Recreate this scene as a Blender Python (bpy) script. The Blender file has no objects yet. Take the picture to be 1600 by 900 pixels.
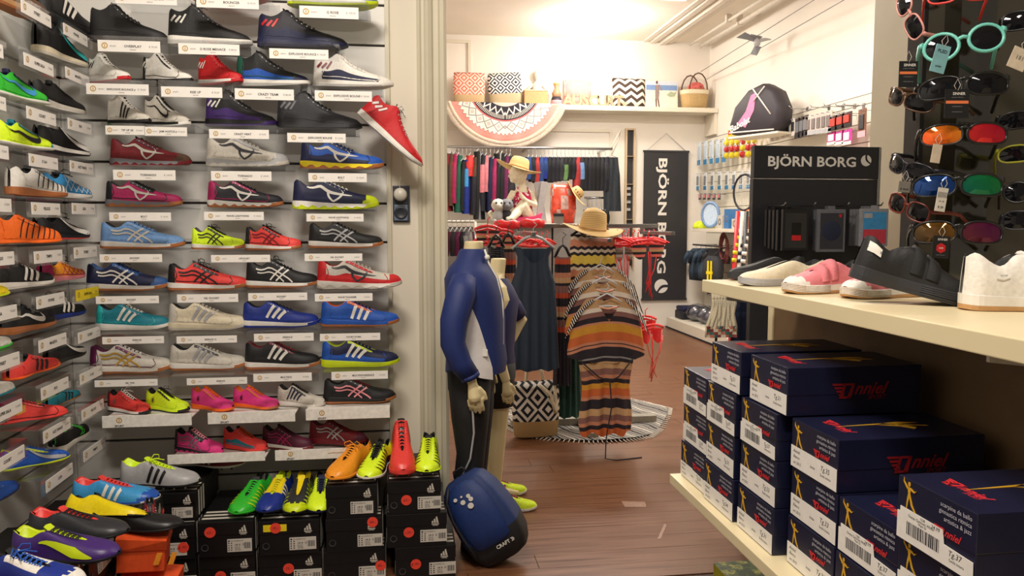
import bpy, bmesh, math, random
from math import sin, cos, pi, radians, sqrt
from mathutils import Vector, Matrix
random.seed(7)
SC = bpy.context.scene
COL = SC.collection
# ------------------------------------------------------------------ camera
FPX, YAW, PITCH, EYE = 1202.0, radians(7.9), radians(4.75), 1.25
cam_d = bpy.data.cameras.new('camera'); cam = bpy.data.objects.new('camera', cam_d); COL.objects.link(cam)
cam_d.sensor_width = 36.0; cam_d.lens = 36.0 * FPX / 1600; cam_d.clip_start = .05
cam.location = (0, 0, EYE); cam.rotation_euler = (pi/2 - PITCH, 0, -YAW)
SC.camera = cam
SC.view_settings.view_transform = 'Standard'; SC.view_settings.look = 'None'
SC.view_settings.gamma = 1; SC.view_settings.use_curve_mapping = False
SC.view_settings.exposure = 0.0
# ------------------------------------------------------------------ light
W = bpy.data.worlds.new('world'); SC.world = W; W.use_nodes = True
W.node_tree.nodes['Background'].inputs[0].default_value = (1.0, .86, .70, 1)
W.node_tree.nodes['Background'].inputs[1].default_value = .22
def area(name, loc, size, power, col, rot=(0, 0, 0), sy=None):
    l = bpy.data.lights.new(name, 'AREA'); l.energy = power; l.color = col; l.size = size
    if sy: l.shape = 'RECTANGLE'; l.size_y = sy
    o = bpy.data.objects.new(name, l); COL.objects.link(o); o.location = loc; o.rotation_euler = rot
    return o
WARM = (1.0, .90, .79)
area('front_ceiling_lamp', (-.30, 1.55, 2.80), .5, 36, WARM, (radians(14), 0, 0), .25)
area('front_ceiling_lamp', (.25, .25, 2.80), .6, 38, WARM, (0, 0, 0), .25)
BACKC = (1, .93, .86)
area('back_ceiling_lamp', (1.5, 6.3, 3.32), 1.3, 100, BACKC, (0, 0, 0), .2)
area('back_ceiling_lamp', (2.4, 4.6, 3.32), 1.4, 50, BACKC, (0, 0, 0), .2)
pl = bpy.data.lights.new('back_tube_glow', 'POINT'); pl.energy = 60; pl.color = BACKC; pl.shadow_soft_size = .10
plo = bpy.data.objects.new('back_tube_glow', pl); COL.objects.link(plo); plo.location = (2.0, 8.15, 3.20)
# ------------------------------------------------------------------ pixel rays used to measure real positions in the room
_fw = Vector((sin(YAW)*cos(PITCH), cos(YAW)*cos(PITCH), -sin(PITCH)))
_rt = Vector((cos(YAW), -sin(YAW), 0)); _up = _rt.cross(_fw)
def ray(x, y): return _fw + _rt*((x-800)/FPX) - _up*((y-450)/FPX)
def atY(x, y, v): r = ray(x, y); return r*(v/r.y) + Vector((0, 0, EYE))
def atX(x, y, v): r = ray(x, y); return r*(v/r.x) + Vector((0, 0, EYE))
def atZ(x, y, v): r = ray(x, y); return r*((v-EYE)/r.z) + Vector((0, 0, EYE))
# ------------------------------------------------------------------ materials
def lin(c):
    f = lambda v: v/12.92 if v <= .04045 else ((v+.055)/1.055)**2.4
    return tuple(f(x/255) for x in c) + (1,)
CN = dict(white=(232,228,220), cream=(226,214,186), off=(206,200,188), black=(22,22,24), char=(46,47,52), grey=(120,120,124), lgrey=(176,176,178),
 navy=(22,28,66), blue=(28,84,178), royal=(24,48,140), sky=(112,154,206), lblue=(60,150,210), teal=(22,128,146), turq=(40,190,190), purple=(64,34,110), red=(200,28,34),
 dred=(120,20,30), coral=(232,66,60), orange=(245,110,30), amber=(245,156,40), yellow=(240,216,20), lime=(205,225,20), green=(50,190,50), dgreen=(20,90,70),
 pink=(232,60,140), lpink=(236,150,160), maroon=(84,22,48), magenta=(170,30,90), gum=(176,108,62), tan=(196,150,100), silver=(170,170,172), gold=(190,150,60), clear=(200,205,210),
 brown=(90,60,40), plum=(110,30,80), rose=(226,132,140), gblue=(50,90,150), skin=(214,196,150), dk=(30,30,40), sticker=(240,72,52), neon=(225,255,40), cardw=(236,232,226), wood=(150,112,78))
_mc = {}
def mat(c, rough=.6, metal=0., spec=.5, noise=.06, scale=60, bump=0.):
    key = (c, rough, metal, spec, noise, scale, bump)
    if key in _mc: return _mc[key]
    rgb = lin(CN[c]) if isinstance(c, str) else lin(c)
    m = bpy.data.materials.new('m_' + (c if isinstance(c, str) else 'rgb')); m.use_nodes = True
    nt = m.node_tree; b = nt.nodes['Principled BSDF']
    b.inputs['Roughness'].default_value = rough; b.inputs['Metallic'].default_value = metal
    b.inputs['Specular IOR Level'].default_value = spec
    b.inputs['Base Color'].default_value = rgb
    if noise or bump:
        tc = nt.nodes.new('ShaderNodeTexCoord'); n = nt.nodes.new('ShaderNodeTexNoise'); n.inputs['Scale'].default_value = scale; n.inputs['Detail'].default_value = 2
        nt.links.new(tc.outputs['Object'], n.inputs['Vector'])
        if noise:
            mx = nt.nodes.new('ShaderNodeMixRGB'); mx.blend_type = 'MULTIPLY'; mx.inputs[0].default_value = 1; mx.inputs[1].default_value = rgb
            mr = nt.nodes.new('ShaderNodeMapRange'); mr.inputs['From Min'].default_value = .3; mr.inputs['From Max'].default_value = .7
            mr.inputs['To Min'].default_value = 1-noise*2; mr.inputs['To Max'].default_value = 1+noise
            nt.links.new(n.outputs['Fac'], mr.inputs['Value']); nt.links.new(mr.outputs[0], mx.inputs[2]); nt.links.new(mx.outputs[0], b.inputs['Base Color'])
        if bump:
            bp = nt.nodes.new('ShaderNodeBump'); bp.inputs['Strength'].default_value = bump; bp.inputs['Distance'].default_value = .002
            nt.links.new(n.outputs['Fac'], bp.inputs['Height']); nt.links.new(bp.outputs[0], b.inputs['Normal'])
    _mc[key] = m; return m
def acrylic(name='acrylic', tint=(.975,.98,.985), gl=.05, rough=.08):
    if name in _mc: return _mc[name]
    m = bpy.data.materials.new(name); m.use_nodes = True; nt = m.node_tree; nt.nodes.clear()
    o = nt.nodes.new('ShaderNodeOutputMaterial'); mx = nt.nodes.new('ShaderNodeMixShader'); t = nt.nodes.new('ShaderNodeBsdfTransparent'); g = nt.nodes.new('ShaderNodeBsdfGlossy')
    fr = nt.nodes.new('ShaderNodeLayerWeight'); fr.inputs[0].default_value = .25
    ad = nt.nodes.new('ShaderNodeMath'); ad.operation = 'MULTIPLY_ADD'; ad.inputs[1].default_value = .28; ad.inputs[2].default_value = gl
    t.inputs[0].default_value = tint + (1,); g.inputs[0].default_value = (.9,.9,.9,1); g.inputs['Roughness'].default_value = rough
    nt.links.new(fr.outputs['Facing'], ad.inputs[0]); nt.links.new(ad.outputs[0], mx.inputs[0]); nt.links.new(t.outputs[0], mx.inputs[1]); nt.links.new(g.outputs[0], mx.inputs[2]); nt.links.new(mx.outputs[0], o.inputs[0])
    _mc[name] = m; return m
def emis(c, s):
    m = bpy.data.materials.new('lamp_glow'); m.use_nodes = True; b = m.node_tree.nodes['Principled BSDF']
    b.inputs['Emission Color'].default_value = lin(c); b.inputs['Emission Strength'].default_value = s; return m
class NT:                                   # small node-graph writer for pattern materials
    def __init__(s, name, rough=.7):
        s.m = bpy.data.materials.new(name); s.m.use_nodes = True; s.t = s.m.node_tree; s.b = s.t.nodes['Principled BSDF']; s.b.inputs['Roughness'].default_value = rough
        s.b.inputs['Specular IOR Level'].default_value = .3
    def n(s, ty): return s.t.nodes.new(ty)
    def l(s, a, b): s.t.links.new(a, b)
    def val(s, op, a, b=None, c=None):
        x = s.n('ShaderNodeMath'); x.operation = op
        for i, q in enumerate((a, b, c)):
            if q is None: continue
            if isinstance(q, (int, float)): x.inputs[i].default_value = q
            else: s.l(q, x.inputs[i])
        return x.outputs[0]
    def xyz(s, out='Object'):
        tc = s.n('ShaderNodeTexCoord'); sp = s.n('ShaderNodeSeparateXYZ'); s.l(tc.outputs[out], sp.inputs[0]); return sp.outputs[0], sp.outputs[1], sp.outputs[2]
    def noise(s, scale, detail=2, vec=None):
        n = s.n('ShaderNodeTexNoise'); n.inputs['Scale'].default_value = scale; n.inputs['Detail'].default_value = detail
        if vec is None: tc = s.n('ShaderNodeTexCoord'); vec = tc.outputs['Object']
        s.l(vec, n.inputs['Vector']); return n.outputs['Fac']
    def ramp(s, fac, stops, interp='CONSTANT'):
        r = s.n('ShaderNodeValToRGB'); r.color_ramp.interpolation = interp; e = r.color_ramp.elements
        for i, (p, c) in enumerate(stops):
            q = e[i] if i < 2 else e.new(p)
            q.position = p; q.color = lin(CN[c]) if isinstance(c, str) else lin(c)
        if len(stops) == 1: e.remove(e[1])
        if isinstance(fac, (int, float)): r.inputs[0].default_value = fac
        else: s.l(fac, r.inputs[0])
        return r.outputs[0]
    def mix(s, f, a, b):
        x = s.n('ShaderNodeMixRGB')
        for i, q in enumerate((f, a, b)):
            if isinstance(q, (int, float)): x.inputs[i].default_value = q
            elif isinstance(q, str): x.inputs[i].default_value = lin(CN[q])
            elif isinstance(q, tuple): x.inputs[i].default_value = lin(q)
            else: s.l(q, x.inputs[i])
        return x.outputs[0]
    def done(s, col): s.l(col, s.b.inputs['Base Color']); return s.m
# ------------------------------------------------------------------ mesh builder
class MB:
    def __init__(s): s.v = []; s.f = []; s.mi = []; s.sm = []; s.T = Matrix.Identity(4)
    def add(s, vs, fs, m=0, smooth=False):
        k = len(s.v); s.v += [s.T @ Vector(p) for p in vs]
        for i, f in enumerate(fs):
            s.f.append([k+j for j in f]); s.mi.append(m[i] if isinstance(m, list) else m); s.sm.append(smooth)
        return s
    def quad(s, a, b, c, d, m=0): return s.add([a, b, c, d], [(0, 1, 2, 3)], m)
    def box(s, x0, x1, y0, y1, z0, z1, m=0):
        v = [(x, y, z) for x in (x0, x1) for y in (y0, y1) for z in (z0, z1)]
        return s.add(v, [(0,1,3,2),(4,6,7,5),(0,4,5,1),(2,3,7,6),(0,2,6,4),(1,5,7,3)], m)
    def bbox(s, x0, x1, y0, y1, z0, z1, b=.004, m=0):      # box with chamfered corners
        bm = bmesh.new(); bmesh.ops.create_cube(bm, size=1)
        for v in bm.verts: v.co = Vector(((x0+x1)/2+v.co.x*(x1-x0), (y0+y1)/2+v.co.y*(y1-y0), (z0+z1)/2+v.co.z*(z1-z0)))
        bmesh.ops.bevel(bm, geom=bm.edges[:], offset=b, segments=2, profile=.6, affect='EDGES')
        bm.verts.index_update(); s.add([v.co.copy() for v in bm.verts], [[v.index for v in f.verts] for f in bm.faces], m, False); bm.free(); return s
    def grid(s, rows, m=0, smooth=True, cu=False, cv=False, mf=None):
        nr, nc = len(rows), len(rows[0]); vs = [p for r in rows for p in r]; fs = []; ms = []
        for i in range(nr if cu else nr-1):
            for j in range(nc if cv else nc-1):
                fs.append((i*nc+j, i*nc+(j+1) % nc, ((i+1) % nr)*nc+(j+1) % nc, ((i+1) % nr)*nc+j)); ms.append(mf(i, j) if mf else m)
        return s.add(vs, fs, ms, smooth)
    def tube(s, pts, r, n=6, m=0, cap=True, flat=1.0):
        pts = [Vector(p) for p in pts]; rows = []
        up = None
        for i, p in enumerate(pts):
            t = (pts[min(i+1, len(pts)-1)] - pts[max(i-1, 0)]).normalized()
            if up is None: up = Vector((0, 0, 1)) if abs(t.z) < .9 else Vector((1, 0, 0))
            a = (up - t*up.dot(t)).normalized(); up = a; b = t.cross(a); rr = r[i] if isinstance(r, (list, tuple)) else r
            rows.append([p + a*(rr*cos(2*pi*k/n)*flat) + b*(rr*sin(2*pi*k/n)) for k in range(n)])
        s.grid(rows, m, True, cv=True)
        if cap:
            k = len(s.v)-len(rows)*n
            s.f.append([k+j for j in range(n)][::-1]); s.mi.append(m); s.sm.append(False)
            s.f.append([k+(len(rows)-1)*n+j for j in range(n)]); s.mi.append(m); s.sm.append(False)
        return s
    def lathe(s, prof, n=16, m=0, smooth=True, ax=None):
        rows = [[(r*cos(2*pi*k/n), r*sin(2*pi*k/n), z) for k in range(n)] for r, z in prof]
        return s.grid(rows, m, smooth, cv=True)
    def prism(s, poly, d0, d1, o=(0,0,0), ux=(1,0,0), uy=(0,0,1), m=0):       # polygon in plane (ux,uy), thickness along ux x uy
        o, ux, uy = Vector(o), Vector(ux), Vector(uy); n = ux.cross(uy); k = len(poly)
        vs = [o+ux*a+uy*b+n*d0 for a, b in poly] + [o+ux*a+uy*b+n*d1 for a, b in poly]
        return s.add(vs, [tuple(range(k))[::-1], tuple(range(k, 2*k))] + [(i, (i+1) % k, k+(i+1) % k, k+i) for i in range(k)], m)
    def ball(s, c, r, n=10, m=0, sc=(1,1,1)):
        rows = [[(c[0]+r*sc[0]*sin(pi*i/(n//2+1))*cos(2*pi*k/n), c[1]+r*sc[1]*sin(pi*i/(n//2+1))*sin(2*pi*k/n), c[2]-r*sc[2]*cos(pi*i/(n//2+1))) for k in range(n)] for i in range(n//2+2)]
        return s.grid(rows, m, True, cv=True)
    def text(s, t, size, o, ux=(1,0,0), uy=(0,0,1), m=0, al='c', off=0, shear=0, ext=0):
        vs, fs, w = text_geo(t, off, shear, ext); o, ux, uy = Vector(o), Vector(ux), Vector(uy); n = ux.cross(uy)
        dx = {'c': -w/2, 'l': 0, 'r': -w}[al]
        return s.add([o+ux*((p[0]+dx)*size)+uy*(p[1]*size)+n*(p[2]*size) for p in vs], fs, m)
_tg = {}
def text_geo(t, off=0, shear=0, ext=0):
    k = (t, off, shear, ext)
    if k not in _tg:
        c = bpy.data.curves.new('t', 'FONT'); c.body = t; c.resolution_u = 2; c.offset = off; c.shear = shear; c.size = 1.4; c.extrude = ext   # capital height about 1
        o = bpy.data.objects.new('t', c); me = bpy.data.meshes.new_from_object(o)
        vs = [tuple(v.co) for v in me.vertices]; fs = [tuple(p.vertices) for p in me.polygons]
        w = max([p[0] for p in vs] or [0]); bpy.data.objects.remove(o); bpy.data.meshes.remove(me); _tg[k] = (vs, fs, w)
    return _tg[k]
def mk(name, mb, mats, parent=None, loc=None, rot=None, kind=None):
    me = bpy.data.meshes.new(name); me.from_pydata([tuple(v) for v in mb.v], [], mb.f)
    mats = mats if isinstance(mats, (list, tuple)) else [mats]
    for q in mats: me.materials.append(mat(q) if isinstance(q, str) else q)
    me.polygons.foreach_set('material_index', [min(x, len(mats)-1) for x in mb.mi]); me.polygons.foreach_set('use_smooth', mb.sm); me.update()
    o = bpy.data.objects.new(name, me); COL.objects.link(o)
    if parent: o.parent = parent
    if loc: o.location = loc
    if rot: o.rotation_euler = rot
    if name in ('lettering', 'side_mark', 'handwriting', 'barcode'): kind = kind or 'stuff'
    if kind: o['kind'] = kind
    return o
def tag(o, label, cat, group=None):
    o['label'] = label; o['category'] = cat
    if group: o['group'] = group
    return o
def thing(name, label, cat, loc=(0,0,0), rot=(0,0,0), group=None):
    o = bpy.data.objects.new(name, None); COL.objects.link(o); o.empty_display_size = .05; o.location = loc; o.rotation_euler = rot
    return tag(o, label, cat, group)
def struct(name, mb, m, parent=None): return mk(name, mb, m, parent, kind=None if parent else 'structure')
def lerp(tab, t):
    if t <= tab[0][0]: return tab[0][1]
    for (a, x), (b, y) in zip(tab, tab[1:]):
        if t <= b: return x+(y-x)*(t-a)/(b-a)
    return tab[-1][1]
def smooth_tab(tab, t):
    u = lerp([(p, i) for i, (p, _) in enumerate(tab)], t); i = min(int(u), len(tab)-2); f = u-i
    P = [tab[max(0, min(len(tab)-1, i+k))][1] for k in (-1, 0, 1, 2)]
    return .5*((2*P[1])+(-P[0]+P[2])*f+(2*P[0]-5*P[1]+4*P[2]-P[3])*f*f+(-P[0]+3*P[1]-3*P[2]+P[3])*f**3)
# ------------------------------------------------------------------ structure
XL, YB, XJ, XR = -1.24, 3.05, .16, 2.09
def floor_mat():
    g = NT('floor_boards', .34); x, y, z = g.xyz()
    cm = g.n('ShaderNodeCombineXYZ'); g.l(g.val('MULTIPLY', x, .9), cm.inputs[0]); g.l(g.val('MULTIPLY', y, 22), cm.inputs[1])
    n = g.noise(3.0, 6, cm.outputs[0]); n2 = g.noise(1.1, 3)
    c = g.ramp(n, [(.25, (90,56,38)), (.5, (120,80,54)), (.75, (140,98,68))], 'LINEAR')
    c = g.mix(g.val('MULTIPLY', n2, .35), c, (88,56,38))
    g.b.inputs['Specular IOR Level'].default_value = .5
    r = g.n('ShaderNodeMapRange'); r.inputs['To Min'].default_value = .22; r.inputs['To Max'].default_value = .5; g.l(n, r.inputs['Value']); g.l(r.outputs[0], g.b.inputs['Roughness'])
    return g.done(c)
FM = floor_mat()
fl = struct('floor', MB().box(-3, 5, -2, 10.2, -.1, -.004), mat((70,40,28), .6))
# floor boards running across the shop, each its own part; widths where the eye can tell them
y = 2.55; bid = 0
while y < 9.0:
    w = .118
    for x0, x1 in ((-1.24, .35+random.uniform(-.4, .4)), (None, 2.0+random.uniform(-.5, .5)), (None, 3.95)):
        if x0 is None: x0 = px
        if y > 3.3 and x1 < .2: px = max(x1, -.3); continue
        mk('floor_board', MB().box(x0+.0012, x1-.0012, y+.0008, y+w-.0008, -.006, 0), FM, fl); px = x1
    y += w
WALLM = mat((226,218,200), .75, noise=.02, scale=3); TRIM = mat((205,198,176), .45, noise=.02, scale=6); SLAT = mat((222,220,214), .4, noise=.015, scale=5)
GROOVE = mat((66,62,58), .5)
zs = [1.93-.1502*k for k in range(0, 14)]
def slatwall(name, wall_fn, panel_fn):
    w = struct(name, wall_fn(), GROOVE)
    prev = 2.60
    for z in [2.38, 2.23, 2.08] + zs:
        if z < .05: break
        mk('slat_panel', panel_fn(z+.0045, prev), SLAT, w); prev = z-.0045
    mk('slat_panel', panel_fn(.01, prev), SLAT, w)
    return w
slatwall('wall_slatted_back', lambda: MB().box(XL-.1, -.066, YB+.012, YB+.16, 0, 2.66), lambda a, b: MB().bbox(XL, -.068, YB, YB+.014, a, b, .0015))
slatwall('wall_slatted_left', lambda: MB().box(XL-.16, XL-.012, -.6, YB+.05, 0, 2.66), lambda a, b: MB().bbox(XL-.014, XL, -.6, YB, a, b, .0015))
# plain strip, pilaster and moulded architrave on the left of the opening
struct('wall_pier', MB().box(-.064, .055, YB-.004, YB+.2, 0, 2.66), WALLM)
tr = MB()
tr.box(-.068, -.052, YB-.02, YB+.01, 0, 2.66)
struct('trim_slatwall_edge', tr, TRIM)
def architrave(name, x0, x1, flip=False):
    m = MB(); w = x1-x0
    prof = [(0,0),(0,.018),(.1,.026),(.16,.02),(.24,.02),(.3,.03),(.38,.036),(.5,.03),(.56,.02),(.72,.02),(.78,.036),(.9,.042),(1,.036),(1,0)]
    if flip: prof = [(1-a, b) for a, b in prof][::-1]
    pts = [(x0+a*w, YB-b) for a, b in prof]
    m.grid([[(p[0], p[1], z) for p in pts] for z in (0, 2.62)], 0, False)
    return struct(name, m, TRIM)
architrave('trim_door_left', .052, .165)
struct('wall_jamb_left', MB().box(.05, .165, YB, YB+.22, 0, 2.62), TRIM)
struct('wall_jamb_right', MB().box(XR, XR+.14, YB, YB+.22, 0, 2.62), TRIM)
architrave('trim_door_right', XR, XR+.12, True)
struct('wall_front_right', MB().box(XR+.12, 3.2, YB, YB+.2, 0, 2.62), WALLM)
struct('wall_lintel', MB().box(-1.4, 3.2, YB, YB+.22, 2.62, 3.0), WALLM)
struct('ceiling_front', MB().box(-1.4, 3.2, -.6, YB+.2, 2.95, 3.05), WALLM)
struct('wall_right_front', MB().box(3.1, 3.2, -.6, YB, 0, 3.0), WALLM)
# back room
YF, XW, CH = 9.05, 3.66, 3.42
FAR = mat((238,231,220), .8, noise=.02, scale=2)
struct('wall_far', MB().box(-.6, XW+.1, YF, YF+.12, 0, CH), FAR)
struct('wall_right_back', MB().box(XW, XW+.1, YB+.2, YF+.1, 0, CH), FAR)
struct('wall_left_back', MB().box(-.7, -.6, YB+.2, YF+.1, 0, CH), FAR)
struct('wall_partition_back', MB().box(-.7, .05, YB+.16, YB+.24, 0, CH), FAR)
struct('wall_above_opening', MB().box(-.7, XW, YB+.2, YB+.26, 2.9, CH), FAR)
struct('wall_partition_right', MB().box(XR+.14, XW, YB+.2, YB+.26, 0, 2.9), FAR)
struct('ceiling_back', MB().box(-.7, XW+.1, YB+.2, YF+.1, CH, CH+.1), mat((238,230,216), .8, noise=.02, scale=2))

for (px_, py_, w_, d_, rz_, ds_) in ((992, 788, .10, .07, -8, 'pale strip of worn tape on the floor boards'), (1035, 830, .16, .012, 62, 'thin scrap of torn tape lying on the floor')):
    p_ = atZ(px_, py_, 0); k = MB(); k.prism([(-w_/2,-d_/2),(w_/2*.9,-d_/2),(w_/2,d_/2*.8),(-w_/2*1.1,d_/2)], .0006, .0012, (0,0,0), (1,0,0), (0,1,0)); o = mk('floor_tape', k, mat((170,138,122), .3, noise=.1), None, p_, (0, 0, radians(rz_))); tag(o, ds_, 'tape')
# ------------------------------------------------------------------ shoes
RIM = dict(
 low=[(0,.27),(.04,.30),(.09,.285),(.15,.245),(.22,.235),(.28,.26),(.33,.30),(.38,.30),(.46,.262),(.56,.222),(.66,.188),(.76,.163),(.86,.15),(.93,.138),(.97,.12),(1,.09)],
 high=[(0,.36),(.04,.405),(.1,.385),(.17,.37),(.24,.40),(.3,.45),(.36,.44),(.44,.36),(.52,.30),(.6,.255),(.7,.21),(.8,.18),(.88,.155),(.95,.13),(1,.085)],
 boot=[(0,.22),(.04,.25),(.1,.23),(.17,.20),(.24,.20),(.3,.235),(.36,.245),(.45,.215),(.55,.185),(.66,.16),(.76,.14),(.86,.122),(.94,.10),(1,.06)],
 slip=[(0,.24),(.04,.26),(.1,.25),(.17,.22),(.25,.20),(.33,.235),(.40,.255),(.48,.24),(.58,.21),(.68,.18),(.78,.155),(.88,.14),(.95,.12),(1,.085)])
SOLE = dict(low=[(0,.09),(.15,.085),(.35,.07),(.6,.058),(.85,.055),(.95,.068),(1,.082)], high=[(0,.10),(.2,.09),(.4,.085),(.6,.07),(.85,.065),(1,.08)],
 boot=[(0,.04),(.5,.025),(1,.045)], slip=[(0,.085),(.5,.072),(.85,.075),(1,.09)])
BOT = dict(low=[(0,.015),(.07,0),(.7,0),(.85,.01),(.95,.03),(1,.05)], high=[(0,.015),(.07,0),(.7,0),(.85,.008),(1,.04)], boot=[(0,.012),(.1,.004),(.4,.012),(.6,0),(.85,.008),(1,.03)],
 slip=[(0,.01),(.07,0),(.8,0),(.92,.006),(1,.03)])
WID = [(0,.085),(.12,.108),(.25,.105),(.38,.098),(.52,.115),(.66,.138),(.78,.142),(.88,.128),(1,.10)]
def swid(t):
    w = smooth_tab(WID, t)
    if t < .09: w *= sqrt(max(0, 1-((.09-t)/.09)**2))
    if t > .80: w *= sqrt(max(0, 1-((t-.80)/.20)**2))**.75
    return w
TS = [0, .006, .022, .05, .085, .12, .16, .2, .24, .275, .30, .325, .35, .38, .42, .46, .5, .54, .58, .62, .66, .7, .74, .78, .82, .86, .895, .925, .95, .97, .985, .996, 1]
class ShoeGeo:
    def __init__(s, L, kind, zs=1, wide=1):
        s.L, s.k, s.zs, s.wd = L, kind, zs, wide
    def h(s, t): return max(smooth_tab(RIM[s.k], t)*s.zs, lerp(SOLE[s.k], t)*s.ss()+.006)
    def sw(s, t):
        w = smooth_tab(WID, t) if s.k == 'boot' or s.wd > 1.15 else None
        if w is None: return swid(t)*s.wd
        if t < .09: w *= sqrt(max(0, 1-((.09-t)/.09)**2))
        if t > .84: w *= sqrt(max(0, 1-((t-.84)/.16)**2))**.8
        return w*s.wd
    def ss(s): return min(1.5 if s.k == 'slip' else 1.15, s.zs)
    def so(s, t): return lerp(SOLE[s.k], t)*s.ss()
    def bo(s, t): return lerp(BOT[s.k], t)
    def gap(s, t):
        w = s.sw(t)
        if t < .30: return .66*w
        if t < .36: return (.66-(t-.30)/.06*.30)*w
        if t < .64: return (.36-(t-.36)/.28*.22)*w
        if t < .70: return (.14-(t-.64)/.06*.08)*w
        return .06*w
    def P(s, t, a, side, off=0):
        w = s.sw(t); g = s.gap(t); so, h = s.so(t)-.004, s.h(t)
        ca = max(0, cos(a))**.62; sa = sin(a)**.95
        if t < .33: ca = max(0, 1-sa**3)*(1+.10*sin(pi*sa)); 
        y = g+(w-g)*ca; z = so+(h-so)*sa
        x = t + (.02*sa*(1-t/.12) if t < .12 else 0)
        return Vector(((x-.5)*s.L, side*(y*s.L+off), z*s.L + off*.35*sa))
    def Q(s, t, q, side, off=.0022): return s.P(t, math.asin(max(0, min(1, q))**(1/.95)), side, off)
def ribbon(mb, G, pts, ws, m, side, n=9, off=.0022):
    k = len(pts)-1; rows = []
    if not isinstance(ws, (list, tuple)): ws = [ws]*len(pts)
    def cr(i, f, d):
        g = lambda j: pts[max(0, min(k, j))][d]
        p0, p1, p2, p3 = g(i-1), g(i), g(i+1), g(i+2)
        return .5*(2*p1+(-p0+p2)*f+(2*p0-5*p1+4*p2-p3)*f*f+(-p0+3*p1-3*p2+p3)*f**3)
    P = []
    for j in range(n+1):
        u = j/n*k; i = min(int(u), k-1); f = u-i
        P.append((cr(i, f, 0), cr(i, f, 1), ws[i]+(ws[i+1]-ws[i])*f))
    for j, (t, q, w) in enumerate(P):
        a, b = P[max(0, j-1)], P[min(n, j+1)]; hh = max(.08, G.h(t)-G.so(t))
        dx, dz = b[0]-a[0], (b[1]-a[1])*hh; d = sqrt(dx*dx+dz*dz) or 1; nx, nz = -dz/d, dx/d
        rows.append([G.Q(min(.985, max(.01, t+nx*w/2*e)), min(1, max(.02, q+nz*w/2*e/hh)), side, off) for e in (-1, 0, 1)])
    mb.grid(rows, m, True)
def marks(mb, G, kind, m=0, m2=1):
    for sd in (-1, 1):
        R = lambda p, w, c=m, n=9, o=.0022: ribbon(mb, G, p, w, c, sd, n, o)
        if kind == 'three':
            for i in range(3): R([(.33+.075*i, .22), (.38+.075*i, .55), (.43+.075*i, .9-.03*i)], .034, n=5)
        elif kind == 'threehigh':
            for i in range(3): R([(.06+.06*i, .52), (.09+.06*i, .66), (.12+.06*i, .8)], .026, n=4)
        elif kind == 'threeb':
            for i in range(3): R([(.40+.08*i, .12), (.43+.08*i, .5), (.46+.08*i, .93)], .036, n=5)
        elif kind == 'four':
            for i in range(4): R([(.26+.07*i, .22), (.31+.07*i, .55), (.36+.07*i, .9-.03*i)], .026, n=5)
        elif kind == 'cross':
            R([(.16, .80), (.30, .68), (.47, .55), (.60, .34), (.66, .08)], .021, n=14); R([(.18, .58), (.31, .48), (.45, .36), (.54, .08)], .018, n=12)
            R([(.35, .10), (.44, .5), (.535, .95)], .020); R([(.43, .08), (.52, .48), (.605, .92)], .020)
        elif kind == 'bird':
            R([(.18, .92), (.32, .72), (.42, .54), (.55, .56), (.70, .66)], [.014, .030, .040, .026, .005], n=14); R([(.42, .52), (.43, .3), (.48, .10)], [.03, .026, .02]); R([(.48, .10), (.54, .3), (.59, .60)], .020)
            R([(.55, .55), (.60, .7), (.57, .84)], [.018, .012, .004], n=5)
        elif kind == 'swoosh': R([(.10, .80), (.30, .60), (.48, .42), (.60, .40), (.63, .62), (.60, .85)], [.003, .022, .045, .055, .03, .004], n=14)
        elif kind == 'form': R([(.36, .95), (.47, .72), (.62, .5), (.78, .42), (.92, .35)], [.02, .03, .05, .06, .03], n=12)
        elif kind == 'bigform': R([(.32, .62), (.48, .66), (.66, .52), (.84, .25)], [.012, .06, .085, .01], n=12)
        elif kind == 'star':
            for k in range(6):
                a = k*pi/3+.3; R([(.25, .5), (.25+.032*cos(a), .5+.22*sin(a))], [.006, .016], n=3)
        elif kind == 'chevron':
            for i in range(2): R([(.50+.05*i, .9), (.60+.05*i, .5), (.54+.05*i, .15)], .02, n=8)
        elif kind == 'bars':
            for i in range(7): R([(.36+.075*i, .15), (.39+.075*i, .6), (.44+.07*i, .95)], .016, n=5)
        elif kind == 'web':
            for i in range(6): R([(.35+.09*i, .15), (.46+.09*i, .92)], .008, n=4); R([(.46+.09*i, .15), (.35+.09*i, .92)], .008, n=4)
def side_wave(G, kind, sole):
    pass
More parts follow.
